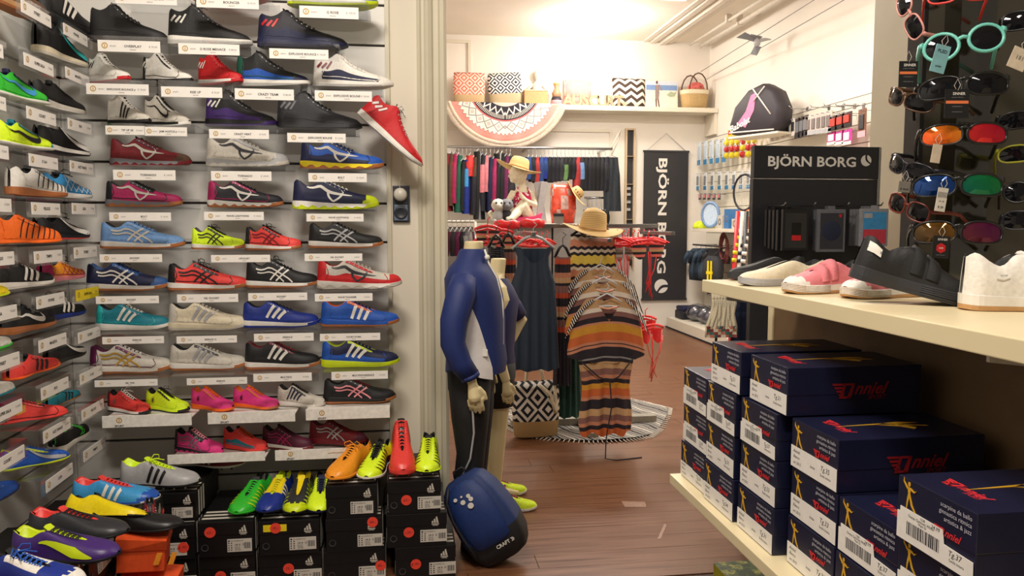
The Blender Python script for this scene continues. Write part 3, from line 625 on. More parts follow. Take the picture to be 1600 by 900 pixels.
# ------------------------------------------------------------------ black shoe boxes along the floor
BOXM = mat((16,16,18), .42, noise=.12, scale=25); STR = mat('off', .5, noise=.03); LAB = mat((206,200,190), .5, noise=.02); STK = mat('sticker', .55, noise=.02); INK = mat('dk', .6, noise=0)
def tri_logo(mb, x, z, s, y, m=0):
    for i, hh in enumerate((.34, .62, .90)):                       # three slanting bars rising to the right
        u = -.5+.34*i; mb.prism([(x+(u)*s, z), (x+(u+.26)*s, z), (x+(u+.26-.26*hh+.02)*s, z+hh*s), (x+(u-.26*hh+.10)*s, z+(hh-.12)*s)], 0, .0004, (0, y, 0), (1,0,0), (0,0,1), m)
    mb.box(x-.5*s, x+.5*s, y-.0004, y, z-.22*s, z-.10*s, m)
def black_box(desc, loc, w, h, d, rz=0, sticker=None, lx=.28, lab=True, stripes=True, price='65,-', bz=0, yellow=False, tz=0):
    root = thing('shoe_box', desc, 'box', loc, (0, 0, radians(rz)))
    b = MB(); b.bbox(-w/2+.002, w/2-.002, .002, d-.002, 0, h-.004, .0012); mk('box_body', b, BOXM, root)
    b = MB(); b.bbox(-w/2, w/2, 0, d, h*.62, h, .0018)
    ld = mk('box_lid', b, BOXM, root)
    if stripes:
        k = MB()
        for i in range(3):
            k.box(-w/2+.006, w/2-.006, .03+.03*i, .044+.03*i, h, h+.0005)
            k.box(w/2-.0001, w/2+.0005, .03+.03*i, .044+.03*i, .01, h-.003); k.box(-w/2-.0005, -w/2+.0001, .03+.03*i, .044+.03*i, .01, h-.003)
        mk('stripes', k, STR, ld)
    k = MB(); tri_logo(k, w*.31, h*.70, .026, -.0004); k.text('adidas', .0055, (w*.31, -.0006, h*.70-.0105), off=.02); mk('logo', k, STR, ld)
    k = MB(); k.lathe([(.0095, -.0006), (.0125, -.0006)], 14, 0); 
    k2 = MB(); k2.T = Matrix.Translation((-w*.38, 0, h*.28)) @ Matrix.Rotation(pi/2, 4, 'X'); k2.lathe([(.009, .0004), (.0125, .0010), (.0125, 0)], 14, 0, False); mk('finger_hole', k2, mat((60,60,62), .5), root)
    if lab:
        lw, lh = w*.44, h*.36; x0 = w*lx-lw/2; z0 = h*(.13+bz)
        k = MB(); k.box(x0, x0+lw, -.0008, .002, z0, z0+lh); lb = mk('size_label', k, LAB, root)
        k = MB()
        for r in range(4):
            for c in range(2): k.box(x0+lw*(.04+.11*c), x0+lw*(.09+.11*c), -.0013, -.0009, z0+lh*(.12+.18*r), z0+lh*(.2+.18*r))
        k.box(x0+lw*.04, x0+lw*.10, -.0013, -.0009, z0+lh*.82, z0+lh*.94); k.text('F50 ADIZERO FG', lh*.09, (x0+lw*.14, -.0012, z0+lh*.83), al='l'); k.text('UK 8   D', lh*.14, (x0+lw*.3, -.0012, z0+lh*.5), al='l', off=.02)
        for i in range(9): k.box(x0+lw*(.68+.03*i), x0+lw*(.68+.03*i+(.018 if i % 3 else .01)), -.0013, -.0009, z0+lh*.25, z0+lh*.72)
        for i in range(3): k.text(('EUR 42', 'USA 8.5', 'ART B27')[i], lh*.09, (x0+lw*.3, -.0012, z0+lh*(.34-.12*i)), al='l')
        q = mk('lettering', k, INK, lb); q['kind'] = 'stuff'
    if yellow:
        k = MB(); k.box(-w*.42, -w*.04, -.0009, .001, h*.70, h*.90); mk('yellow_strip', k, mat('yellow', .6), root)
    if sticker:
        sx, sz = sticker; k = MB(); k.T = Matrix.Translation((w*sx, -.0002, h*sz)) @ Matrix.Rotation(pi/2, 4, 'X'); r = .0185
        k.lathe([(.0001, .0014), (r, .0014), (r, .0008)], 18, 0, False); s = mk('price_sticker', k, STK, root)
        k = MB(); k.text(price, .0095, (w*sx, -.0018, h*sz-.004), (cos(.15), 0, sin(.15)), (-sin(.15), 0, cos(.15)), shear=.3); mk('lettering', k, mat('maroon', .6, noise=0), s)
    return root
def colbox(desc, x0, x1, yt, level, hh, yf=2.64, **k):
    a, b = atY(x0, yt, yf), atY(x1, yt, yf); return black_box(desc, ((a.x+b.x)/2, yf, level), b.x-a.x, hh, .325, **k)
H3 = .119
colbox('black shoe box at floor, right end of the row', 617, 712, 852, 0, H3, sticker=(-.16, .48), price='€ 90,-')
colbox('black shoe box, middle of the rightmost stack of three', 603, 698, 799, H3+.001, H3, sticker=(-.13, .45), price='130,-')
colbox('black shoe box on top of the rightmost stack', 605, 689, 747, 2*H3+.002, H3, sticker=(-.15, .42), price='65,-')
colbox('black floor-level shoe box, second stack from the right', 506, 602, 856, 0, .116, yf=2.645, sticker=(.42, .5), price='85,-')
colbox('black middle box, second stack from the right', 508, 597, 806, .117, .117, sticker=(.33, .86), price='94,-')
colbox('black top box under the orange and lime boots', 508, 589, 755, .235, .117, lx=.2)
colbox('black floor box third stack from right, sticker near its middle', 402, 502, 861, 0, .117, yf=2.65, sticker=(-.02, .55), price='75,-')
colbox('black upper box with yellow strip under two lime boots', 403, 499, 810, .118, .120, yellow=True, sticker=(-.22, .80), price='95,-', lx=.22)
colbox('black floor box fourth stack from right', 310, 398, 867, 0, .122, yf=2.65, sticker=(-.12, .42), price='75,-')
colbox('black upper box under the green and blue boots', 308, 396, 813, .123, .122, sticker=(-.28, .72), price='65,-', lx=.24)
colbox('black floor box, leftmost of the facing stacks', 208, 306, 869, 0, .12, yf=2.65)
colbox('black middle box of the leftmost facing stack', 213, 303, 818, .121, .12, sticker=(.30, .36), price='€ 90,-', lx=.14)
colbox('black top box under the silver boot', 232, 306, 773, .242, .10, yf=2.67, sticker=(-.30, .42), price='€ 25', lx=.2)
# ------------------------------------------------------------------ football boots
def boot(desc, L, cols, mark, mc, loc, rz, lace=None, bow=False, tilt=0, zs=1, studs='white', roll=0, wide=1.2, kind='boot'):
    return shoe('football_boot', desc, L, kind, U(cols), mark, (mc or 'white',), loc, (radians(roll), radians(tilt), radians(rz)), zs, lace, bow, wide, studs=studs)
boot('green football boot with dark collar facing the camera', .27, 'green green green collar=char', 'bars', 'lime', (-.553, 2.78, .247), -101, 'green', zs=1.05, studs='green')
boot('blue football boot with yellow band facing the camera', .27, 'royal royal navy mid=yellow collar=lime', 'threeb', 'white', (-.468, 2.78, .247), -98, 'yellow', zs=1.1, studs='navy')
boot('black football boot with lime mesh toe, between blue and yellow boots', .27, 'char char black toe=lime mud=lime collar=yellow', 'web', 'lime', (-.385, 2.775, .240), -92, None, zs=1.15, studs='black')
boot('yellow football boot with dark laces and orange heel tab', .265, 'neon black navy heel=orange tongue=navy', 'threeb', 'navy', (-.310, 2.775, .240), -88, 'navy', zs=1.15, studs='black')
boot('orange football boot with orange laces', .28, 'amber amber amber', '', '', (-.205, 2.77, .354), -112, 'amber', True, zs=1.2, studs='orange')
boot('lime football boot with loose black laces', .27, 'neon white white mud=black', 'bars', 'black', (-.112, 2.765, .354), -103, 'black', True, zs=1.2)
boot('red sock-collar football boot on the rightmost stack', .27, 'coral coral coral', '', '', (-.020, 2.77, .361), -88, 'coral', zs=1.25, studs='coral', kind='high')
boot('lime football boot with black zigzag marks on rightmost stack', .265, 'neon neon black', 'bars', 'black', (.075, 2.775, .361), -94, 'lime', zs=1.35)
boot('silver football boot with black stripes and yellow laces', .275, 'silver black black collar=neon heel=silver tongue=neon', 'threeb', 'black', (-.845, 2.73, .345), -10, 'neon', True, zs=1.25)
boot('dark red football boot behind the silver boot', .27, 'dred white white', 'threeb', 'white', (-.73, 2.93, .345), -14, 'dred', zs=1.2, studs='black')
# left heap of boots lying on boxes
boot('blue football boot with red collar and white stripes', .27, 'lblue blue white collar=coral toe=blue', 'threeb', 'white', (-.915, 2.52, .368), -8, 'coral', zs=1.05, studs='black')
boot('gold yellow boot lying on its side', .26, 'yellow yellow black', '', '', (-.90, 2.375, .365), -14, None, zs=1, studs='black', roll=-28)
boot('charcoal football boot with red collar', .28, 'char black black collar=coral', '', '', (-.915, 2.24, .372), -10, 'black', zs=1)
boot('purple football boot with broad lime side band', .28, 'purple black black collar=lime', 'bigform', 'lime', (-.885, 2.085, .372), -10, 'dk', zs=1.1)
boot('white-toed football boot with blue laces and blue side', .28, 'royal royal navy toe=white mid=white', '', '', (-.905, 1.93, .372), -14, 'blue', True, zs=1.15)
boot('red football boot at the bottom left corner', .26, 'coral white white', '', '', (-.93, 1.80, .355), -10, 'coral', zs=.9)
boot('black football boot behind the blue laced row on boxes', .26, 'black black black', '', '', (-.80, 2.36, .335), -2, 'black', zs=.9, studs='black')
names = ['black box with size label near the crumpled orange box', 'black box under the purple boot', 'black box under the white-toed boot', 'black box under the charcoal boot']
for i, (y0, x) in enumerate(((2.16, -.86), (1.95, -.87), (1.74, -.87))):
    black_box(names[i], (x, y0+.1, .245), .205, .122, .30, rz=90, lx=.02, bz=.1)
    black_box(names[i].replace('black box', 'lower black box'), (x+.005, y0+.1, .122), .205, .122, .30, rz=90, lx=.02)
    black_box(names[i].replace('black box', 'floor-level black box'), (x, y0+.1, 0), .205, .121, .30, rz=90, lx=.02)
black_box('black box under the yellow and blue boots', (-.80, 2.50, .235), .205, .125, .33, rz=90, lab=False)
black_box('lower black box under the yellow and blue boots', (-.80, 2.50, .118), .205, .115, .33, rz=90, lab=False)
black_box('floor-level black box under the yellow and blue boots', (-.80, 2.50, 0), .205, .115, .33, rz=90, lab=False)
# crumpled orange box beside the black ones
def orange_box(desc, loc, rz, w=.19, h=.11, d=.12):
    r = thing('orange_shoe_box', desc, 'box', loc, (0, radians(4), radians(rz))); om = mat((226,84,36), .5)
    k = MB(); k.bbox(0, w, 0, d, 0, h*.8, .003); mk('box_body', k, om, r)
    k = MB(); P = [(0,0,h*.8), (w,0,h*.78), (w,d,h*.86), (0,d,h*.9)]; k.add([(-.004,-.004,h*.55),(w+.004,-.004,h*.55),(w+.004,d+.004,h*.6),(-.004,d+.004,h*.6),(-.004,-.004,h*.86),(w+.004,-.012,h*.8),(w+.004,d+.004,h*.9),(-.004,d+.004,h)], [(0,1,5,4),(1,2,6,5),(2,3,7,6),(3,0,4,7),(4,5,6,7),(3,2,1,0)])
    mk('box_lid', k, om, r)
    k = MB()
    for i in range(2): k.prism([(.10+.04*i, h*.2), (.115+.04*i, h*.2), (.125+.04*i, h*.5), (.11+.04*i, h*.5)], .0085, .0095, (0,0,0), (1,0,0), (0,0,1))
    mk('yellow_marks', k, mat('amber'), r)
orange_box('orange shoe box with yellow marks, lid ajar', (-.845, 2.30, .236), 8, .13, .12, .11)
orange_box('orange shoe box beneath the one with its lid ajar', (-.845, 2.30, .118), 0, .15, .11, .10)
orange_box('floor-level orange shoe box by the black boxes', (-.83, 2.30, 0), -4, .15, .11, .10)
boot('red shoe tucked behind the orange box', .13, 'dred dred dred', 'bars', 'white', (-.775, 2.40, .352), -70, None, zs=1.2, studs='dred', tilt=18)
# ------------------------------------------------------------------ blue backpack leaning by the boxes
def backpack():
    r = thing('backpack', 'blue and black backpack with white dots standing on the floor', 'backpack', (.285, 2.735, 0), (0, 0, 0))
    # leans: bottom right-front, top left-back
    prof = [(0,.055,.05,-.0),(.015,.095,.075,0),(.06,.115,.088,0),(.12,.122,.092,0),(.2,.118,.088,0),(.27,.108,.078,0),(.325,.09,.064,0),(.35,.065,.042,0),(.358,.005,.004,0)]
    def sec(z, a, b, n=28, cx=0):
        P = []
        for i in range(n):
            t = 2*pi*i/n; c, s = cos(t), sin(t); P.append((cx+a*math.copysign(abs(c)**.42, c), b*math.copysign(abs(s)**.42, s), z))
        return P
    Tm = Matrix.Translation((.085, 0, .035)) @ Matrix.Rotation(radians(-14), 4, 'Z') @ Matrix.Rotation(radians(-33), 4, 'Y') @ Matrix.Scale(.95, 4)
    bm_ = MB(); bm_.T = Tm; bm_.grid([sec(z, a, b) for z, a, b, _ in prof], 0, True, cv=True, mf=lambda i, j: 1 if i < 3 else 0)
    mk('main_bag', bm_, [mat((22,46,98), .65, bump=.3, scale=120), mat((24,24,27), .7, bump=.3, scale=120)], r)
    k = MB(); k.T = Tm; pf = []
    for z, s in ((.085,.2),(.1,.8),(.15,1),(.22,1),(.28,.92),(.33,.7),(.345,.3)):
        w = .085*(.6+.4*s) if z < .2 else .085*s; pf.append([(x*w, -.088-.022*s*(1-(abs(x))**4)+ (.0 if z < .25 else (z-.25)*.35), z) for x in (-1,-.95,-.8,-.4,0,.4,.8,.95,1)])
    k.grid(pf, 0, True); mk('front_pocket', k, mat((20,48,106), .6, bump=.3, scale=120), r)
    k = MB(); k.T = Tm
    pts = [(-.088, -.093, .07), (-.093, -.09, .15), (-.09, -.088, .24), (-.075, -.078, .31), (-.045, -.06, .35)]
    k.tube(pts, .006, 6); mk('zip', k, mat('dk'), r)
    k = MB(); k.T = Tm
    for x, z, rr in ((-.035,.305,.007),(-.012,.285,.009),(.010,.262,.011),(.022,.282,.0085),(.018,.296,.0075),(-.008,.305,.004)):
        yy = -.112+max(0, z-.25)*.36; k.prism([(x+rr*1.1*cos(t*pi/6), z+rr*sin(t*pi/6)) for t in range(12)], 0.0, .002, (0, yy, 0))
    mk('dot_logo', k, mat('white', .5, noise=0), r)
    k = MB(); k.T = Tm; k.text('CRAFT', .014, (.03, -.0955, .064), off=.03); 
    for i in range(2): k.prism([(.066+.006*i,.064),(.069+.006*i,.064),(.074+.006*i,.071),(.069+.006*i,.078),(.066+.006*i,.078),(.071+.006*i,.071)], 0, .001, (0,-.0955,0))
    mk('lettering', k, mat('white', .5, noise=0), r)
    k = MB(); k.T = Tm; k.tube([(-.03, .02, .355), (-.02, .02, .38), (.02, .02, .38), (.03, .02, .355)], .004, 6); mk('carry_loop', k, mat('dk'), r)
    for e in (-1, 1):
        k = MB(); k.T = Tm; k.tube([(e*.06, .07, .33), (e*.07, .10, .28), (e*.075, .105, .18), (e*.08, .095, .08), (e*.08, .085, .05)], .011, 6, flat=.4); mk('shoulder_strap', k, mat('dk'), r)
backpack()
# socket plate on the slat wall edge
p0, p1 = atY(614, 347, 3.03), atY(640, 290, 3.03)
r = thing('wall_socket', 'grey double wall socket plate with white plug on the pier', 'socket', ((p0.x+p1.x)/2, YB-.004, (p0.z+p1.z)/2)); w, h = (p1.x-p0.x)/2, (p1.z-p0.z)/2
k = MB(); k.bbox(-w, w, -.012, 0, -h, h, .003); mk('backplate', k, mat((52,56,66), .4), r)
k = MB(); k.bbox(-w*.85, w*.75, -.018, -.012, -h*.92, -.004, .002); mk('socket_insert', k, mat((100,112,130), .35), r)
k = MB(); k.T = Matrix.Translation((-w*.05, -.018, -h*.5)) @ Matrix.Rotation(pi/2, 4, 'X'); k.lathe([(.0001, .001), (.017, .001), (.022, .004), (.026, 0)], 18); mk('socket_well', k, mat((38,42,50), .4), r)
k = MB(); k.T = Matrix.Translation((-w*.1, -.014, h*.5)) @ Matrix.Rotation(pi/2, 4, 'X'); k.lathe([(.026, 0), (.026, .022), (.020, .034), (.0001, .036)], 16); mk('plug', k, mat('off', .4), r)
k = MB(); k.tube([(-w*.2, -.03, h*.7), (-w*.1, -.04, h*1.3), (w*.3, -.02, h*2.0), (w*.2, -.01, h*2.6), (-w*.4, -.008, h*3.1)], .0018, 5); mk('cord', k, mat('off', .4), r)
# ------------------------------------------------------------------ right gondola with two shelves
CREAM = mat((222,208,170), .42, noise=.02, scale=4); BROWN = mat((110,86,58), .7, noise=.08, scale=8)
gd = thing('shelving_unit', 'cream shelving unit with brown back panel and two long shelves', 'shelving', (1.09, 1.1, 0))
def G_(x0, x1, y0, y1, z0, z1, b=.0015): k = MB(); k.bbox(x0-1.09, x1-1.09, y0-1.1, y1-1.1, z0, z1, b); return k
mk('shelf_board', G_(.795, 1.62, .1, 1.986, 1.068, 1.1, .002), CREAM, gd)
mk('shelf_board', G_(.699, 1.085, .1, 1.947, .554, .58, .002), CREAM, gd)
mk('base_deck', G_(.80, 1.085, .1, 1.95, .02, .20), CREAM, gd)
mk('back_panel', G_(1.087, 1.105, .1, 2.15, .02, 1.066), BROWN, gd)
mk('upright', G_(1.082, 1.108, 2.15, 2.178, 0, 1.066), CREAM, gd)
for y in (1.92, 1.0, .25):
    k = MB(); k.prism([(0, 0), (-.34, .022), (-.34, .034), (0, .055)], -.003, .003, (1.087-1.09, y-1.1, .50), (1, 0, 0), (0, 0, 1)); mk('shelf_bracket', k, mat('off', .4), gd)
    k = MB(); k.prism([(0, -.03), (-.25, .0), (-.25, .018), (0, .018)], -.003, .003, (1.087-1.09, y-1.1, 1.05), (1, 0, 0), (0, 0, 1)); mk('shelf_bracket', k, mat('off', .4), gd)
# ------------------------------------------------------------------ navy shoe boxes
NAVY = mat((24,27,54), .35, noise=.10, scale=12); GOLD = mat((214,164,40), .5, noise=0); REDP = mat((214,44,50), .5, noise=0); WHT = mat('cardw', .5, noise=.02); WH2 = mat((190,190,200), .5, noise=0)
def dancer(mb, o, ux, uy, s, m):       # gymnast: head, body, raised arms, two legs
    f = lambda p: [(a*s, b*s) for a, b in p]
    for poly in ([(-.05,.84),(.05,.84),(.07,.92),(.05,1.0),(-.05,1.0),(-.07,.92)], [(-.10,.80),(.12,.80),(.07,.55),(.12,.42),(-.08,.42),(-.04,.55)],
                 [(-.09,.80),(-.28,.96),(-.32,1.12),(-.35,.94),(-.12,.70)], [(.11,.80),(.30,.72),(.46,.80),(.30,.66),(.10,.70)],
                 [(-.08,.43),(.04,.43),(-.04,.18),(-.10,-.12),(-.14,-.12),(-.12,.18)], [(.02,.43),(.12,.43),(.24,.15),(.44,-.10),(.38,-.12),(.14,.10)]):
        mb.prism(f(poly), 0, .0006, o, ux, uy, m)
def wing_logo(mb, o, ux, uy, s, m, sport=True):      # winged initial followed by slanted letters
    o, ux, uy = Vector(o), Vector(ux), Vector(uy)
    P = lambda pts: mb.prism([(a*s, b*s) for a, b in pts], 0, .0006, o, ux, uy, m)
    for i in range(4): P([(-1.6+.18*i, .86-.27*i), (-.55, .86-.27*i), (-.62, .70-.27*i), (-1.5+.18*i, .70-.27*i)])
    P([(-.75,.86),(.30,.86),(.16,.70),(-.45,.70)]); P([(-.45,.70),(-.62,.70),(-1.0,-.30),(-.70,-.16)]); P([(.30,.86),(.10,.86),(-.35,-.30),(.0,-.30)]); P([(-1.0,-.30),(0,-.30),(.04,-.14),(-.9,-.14)])
    mb.text('nniel', s*.95, o+ux*(.22*s)+uy*(.02*s), ux, uy, m, 'l', off=.03, shear=.45)
    if sport: mb.text('SPORT', s*.36, o+ux*(1.35*s)-uy*(.42*s), ux, uy, m, 'l', shear=.3)
def navy_box(desc, y0, z0, x0=.73, w=.163, h=.096, d=.284, kind=0, hi=True, toplogo=True):
    r = thing('shoe_box', desc, 'box', (x0, y0+w/2, z0), (0, 0, radians(random.uniform(-.8, .8))), None)
    k = MB(); k.bbox(.001, d-.001, -w/2+.001, w/2-.001, 0, h*.5, .001); mk('box_body', k, NAVY, r)
    k = MB(); k.bbox(0, d, -w/2, w/2, h*.42, h, .0014); lid = mk('box_lid', k, NAVY, r)
    ux, uy = Vector((0, -1, 0)), Vector((0, 0, 1)); o = Vector((-.0006, w/2, 0)); at_ = lambda u, v, e=0: o+ux*(u*w)+uy*(v*h)+Vector((-e, 0, 0))
    k = MB()
    if kind == 0: poly = [(.01, .02), (.99, .02), (.985, .30), (.64, .32), (.62, .52), (.05, .53), (.05, .45), (.01, .44)]
    elif kind == 1: poly = [(.01, .02), (.99, .02), (.99, .44), (.01, .45)]
    else: poly = [(.01, .02), (.99, .02), (.99, .36), (.5, .40), (.49, .42), (.01, .42)]
    k.prism([(u*w, v*h) for u, v in poly], 0, .0008, o, ux, uy); lb = mk('paper_label', k, WHT, r)
    k = MB()
    if kind == 0:
        u = .15
        while u < .58: bw = random.choice((.006, .01, .016)); k.prism([(u*w, .14*h), ((u+bw)*w, .14*h), ((u+bw)*w, .34*h), (u*w, .34*h)], .0008, .0010, o, ux, uy); u += bw+random.choice((.008, .012))
        k.text('1228', h*.04, at_(.36, .47, .001), ux, uy); k.text('Danza Gymnast White', h*.045, at_(.34, .42, .001), ux, uy); k.text('Maat 33', h*.04, at_(.36, .37, .001), ux, uy)
        k.text('24,99', h*.06, at_(.53, .45, .001), ux, uy, shear=.2); k.text('Tg.37', h*.085, at_(.78, .2, .001), ux, uy, shear=.2); k.text('Suola intera', h*.045, at_(.8, .12, .001), ux, uy)
    else:
        k.text('Anniel', h*.07, at_(.14, .33, .001), ux, uy, shear=.3); k.text('Bianco', h*.065, at_(.14, .22, .001), ux, uy, shear=.3); k.text('art 2015', h*.06, at_(.16, .10, .001), ux, uy, shear=.2)
        k.text('Tg.%d' % random.choice((31,33,34,35)), h*.10, at_(.76, .26, .001), ux, uy, shear=.2); k.text('Suola intera', h*.055, at_(.77, .15, .001), ux, uy, shear=.1); k.text('bimba', h*.05, at_(.5, .2, .001), ux, uy, shear=.3)
    q = mk('handwriting', k, INK, lb); q['kind'] = 'stuff'
    k = MB(); dancer(k, at_(.16, .50 if kind else .56, 0), ux, uy, h*.40, 0); mk('gold_dancer', k, GOLD, r)
    k = MB()
    for i, t in enumerate(('scarpine da ballo', 'ginnastica ritmica', 'artistica & jazz')): k.text(t, h*.068, at_(.95, .86-.10*i, .0003), ux, uy, 0, 'r')
    mk('lettering', k, WH2, r)
    k = MB(); wing_logo(k, at_(.62, .50 if kind else .44, 0), ux, uy, h*.12, 0, False); mk('red_logo', k, REDP, r)
    k = MB(); wing_logo(k, (d*.47, -w/2-.0006, h*.42), (1,0,0), (0,0,1), h*.27, 0); mk('side_logo', k, mat((150,28,34), .45, noise=0), r)
    if toplogo:
        k = MB(); wing_logo(k, (.045, w*.13, h+.0001), (0,-1,0), (1,0,0), .019, 0); mk('top_logo', k, REDP, r)
        k = MB(); zz = h+.0001; f = lambda P: k.prism(P, 0, .0006, (d*.52, 0, zz), (1,0,0), (0,1,0))
        f([(-.10, .004), (-.02, .006), (0, .014), (-.02, .012)]); f([(-.02, .006), (.03, -.002), (.045, -.022), (.035, -.03), (.02, -.012)]); f([(0, .014), (.03, .02), (.07, .012), (.02, .004)]); f([(.02,.004),(.07,-.008),(.075,-.012),(.02,-.004)])
        mk('top_dancer', k, GOLD, r)
    return r
HB = .0975; Z0 = .5805
ords = ['bottom', 'second', 'third', 'fourth']
def stack(col, y0, n, kinds, x0=.73, dx=(0, 0, 0, 0), tops=()):
    for i in range(n):
        navy_box('navy box in the %s, %s layer' % (col, ords[i] if i else 'resting on the shelf board'), y0+dx[i]*.004, Z0+i*HB, x0+(.0, .004, .002, .003)[i], kind=kinds[i], toplogo=(i == n-1))
stack('farthest column', 1.775, 3, (2, 0, 0), .728)
stack('second column from the far end', 1.598, 3, (1, 1, 0), .722, (0, 1, 0, 0))
stack('third column from the far end', 1.420, 3, (1, 1, 0), .728)
navy_box('uppermost navy box at the far end with glossy lid', 1.585, Z0+3*HB+.0005, .728, kind=1)
navy_box('uppermost navy box with handwriting, before the far glossy one', 1.40, Z0+3*HB+.0005, .744, .135, kind=2) if False else navy_box('uppermost navy box just before the far glossy one', 1.395, Z0+3*HB+.0005, .738, kind=1)
stack('column under the unit middle', 1.232, 3, (1, 1, 1), .748)
stack('column nearest but one', 1.062, 2, (0, 0), .748)
stack('nearest column', .892, 2, (0, 0), .744)
navy_box('nearest navy box with big barcode label and price', .885, Z0+2*HB+.0005, .738, kind=0)
# patterned green box on the base deck
r = thing('green_box', 'green patterned box with yellow end on the base deck', 'box', (.835, 1.86, .2005))
g = NT('leaf_print', .45); n = g.noise(38, 3); GM = g.done(g.ramp(n, [(0, (60,80,36)), (.45, (90,112,50)), (.56, (196,190,90)), (.62, (120,140,60))]))
k = MB(); k.bbox(0, .24, -.16, .10, 0, .118, .002); mk('box_body', k, GM, r)
k = MB(); k.box(-.0012, 0, -.158, .098, .002, .116); mk('yellow_end', k, mat((178,176,30), .5), r)
k = MB(); k.box(-.0022, -.0012, -.12, .05, .02, .085); lb = mk('paper_label', k, WHT, r)
k = MB()
for i in range(9): k.box(-.0027, -.0022, .03-.012*i, .036-.012*i, .03, .06)
q = mk('barcode', k, INK, lb); q['kind'] = 'stuff'
# ------------------------------------------------------------------ children's shoes on the upper shelf
def strap(root, G, t0, t1, m, name='strap', off=.0035):
    k = MB(); rows = []
    for t in (t0, t0+.001, (t0+t1)/2, t1-.001, t1):
        e = off if t0 < t < t1 else 0; L_ = [G.P(t, i*pi/2/7, -1, e) for i in range(1, 8)]; R_ = [G.P(t, i*pi/2/7, 1, e) for i in range(7, 0, -1)]
        for p in (L_[-1], R_[0]): p.z += e
        rows.append(L_+[(L_[-1]+R_[0])/2+Vector((0, 0, e*.5))]+R_)
    k.grid(rows, 0, True); return mk(name, k, m, root)
def ridges(root, G, m, n=5):
    for j in range(n):
        pts = []
        for t in [.55, .65, .75, .84, .9, .94, .97, .99, .999]: pts.append((( -.006+t*1.014-.5)*G.L, G.sw(t)*1.05*G.L+.0035*G.L, G.bo(t)*G.L+(G.so(t)-G.bo(t))*G.L*(.25+.16*j)))
        pts2 = [(a, -b, c) for a, b, c in pts[::-1]]; k = MB(); k.tube(pts+pts2, .0011, 4); mk('sole_ridge', k, m, root)
def kid(desc, L, cols, loc, rot, zs, straps=2, strapcol=None, wide=1.2, rid=True, kind='slip', extra=None, lab=None):
    G = ShoeGeo(L, kind, zs, wide); r = shoe('velcro_shoe' if straps else 'slip_on_shoe', desc, L, kind, U(cols), None, ('white',), loc, rot, zs, wide=wide)
    for i in range(straps): strap(r, G, .43+.13*i, .53+.13*i, mat(strapcol or cols.split()[0], .8, bump=.3, scale=200))
    if rid: ridges(r, G, mat(U(cols)['sole'], .5))
    if lab:
        k = MB(); s = lab[1]; P = lambda t, q, e=.0032: G.Q(t, q, s, e); rows = [[P(t, q) for t in (lab[2], (lab[2]+lab[3])/2, lab[3])] for q in (lab[4], (lab[4]+lab[5])/2, lab[5])]; k.grid(rows); tg = mk('fabric_tag', k, mat('white', .6), r)
        a, b, c = P(lab[2], lab[4]+.04, .0036), P(lab[3], lab[4]+.04, .0036), P(lab[2], lab[5], .0036)
        ux = (b-a).normalized(); uy = (c-P(lab[2], lab[4], .0036)).normalized()
        if s == 1: a, ux = P(lab[3], lab[4]+.04, .0036), -ux
        wd = (b-a).length if s == -1 else (P(lab[2], lab[4]+.04, .0036)-a).length
        k = MB(); k.text(lab[0], (c-P(lab[2], lab[4])).length*.42, a+ux*wd*.5+uy*(c-P(lab[2], lab[4])).length*.2, ux, uy, 0, 'c', shear=.35); mk('lettering', k, INK, tg)
    return r
ZS = 1.1005
kid('black flat shoe at the far back of the shelf', .21, 'black char char', (.965, 1.955, ZS), (0, 0, radians(176)), 1.15, 0, rid=False, wide=1)
kid('white slip-on shoe nearest the shelf end, toe left', .235, 'cream lgrey lgrey', (.925, 1.79, ZS), (0, 0, radians(187)), 1.0, 0, rid=False, wide=1.15)
kid('pink strap shoe with white ribbed toe cap', .205, 'rose white tan toe=white', (.912, 1.575, ZS), (0, 0, radians(190)), 1.30, 2)
kid('pink strap shoe half hidden behind the black shoe', .20, 'rose white tan toe=white', (.975, 1.46, ZS), (0, 0, radians(192)), 1.30, 2)
kid('black strap shoe with rubber toe, heel propped up', .215, 'black char char toe=char', (.938, 1.33, ZS+.020), (0, radians(15), radians(-22)), 1.55, 2, lab=('Feiyue', -1, .045, .17, .52, .82), wide=1.3)
kid('white canvas strap shoe with small woven tag', .22, 'white white tan', (1.075, 1.20, ZS), (0, 0, radians(-16)), 1.75, 2, 'white', lab=('Superga', -1, .20, .30, .55, .66), wide=1.35)
# ------------------------------------------------------------------ sunglasses display
DP = thing('sunglasses_stand', 'dark sunglasses display panel standing on the upper shelf', 'display stand', (1.13, 1.58, ZS))
k = MB(); k.bbox(0, .55, 0, .02, 0, 1.25, .002); mk('back_board', k, mat((74,70,60), .35, noise=.08, scale=5), DP)
k = MB(); k.bbox(-.006, .004, -.004, .05, 0, 1.25, .001); mk('edge_strip', k, mat('black', .4), DP)
k = MB(); k.box(.045, .048, -.05, -.001, 0, 1.2); k.box(.125, .128, -.05, -.001, 0, 1.2); k.box(.045, .128, -.052, -.05, 0, 1.2); mk('acrylic_channel', k, acrylic('smoke_acrylic', (.7,.7,.66), .06), DP)
k = MB(); k.box(-.05, .55, -.03, .2, 0, .012); mk('foot_plate', k, mat('black', .4), DP)
def lens_mat(c, c2=None):
    g = NT('lens', .06); x, y, z = g.xyz(); f = g.val('ADD', g.val('MULTIPLY', x, 14), g.val('MULTIPLY', z, 12)); g.b.inputs['Metallic'].default_value = .55; g.b.inputs['Specular IOR Level'].default_value = .6
    mr = g.n('ShaderNodeMapRange'); mr.inputs['From Min'].default_value = -1; mr.inputs['From Max'].default_value = 1; g.l(f, mr.inputs['Value'])
    return g.done(g.ramp(mr.outputs[0], [(0, c2 or c), (1, c)], 'LINEAR'))
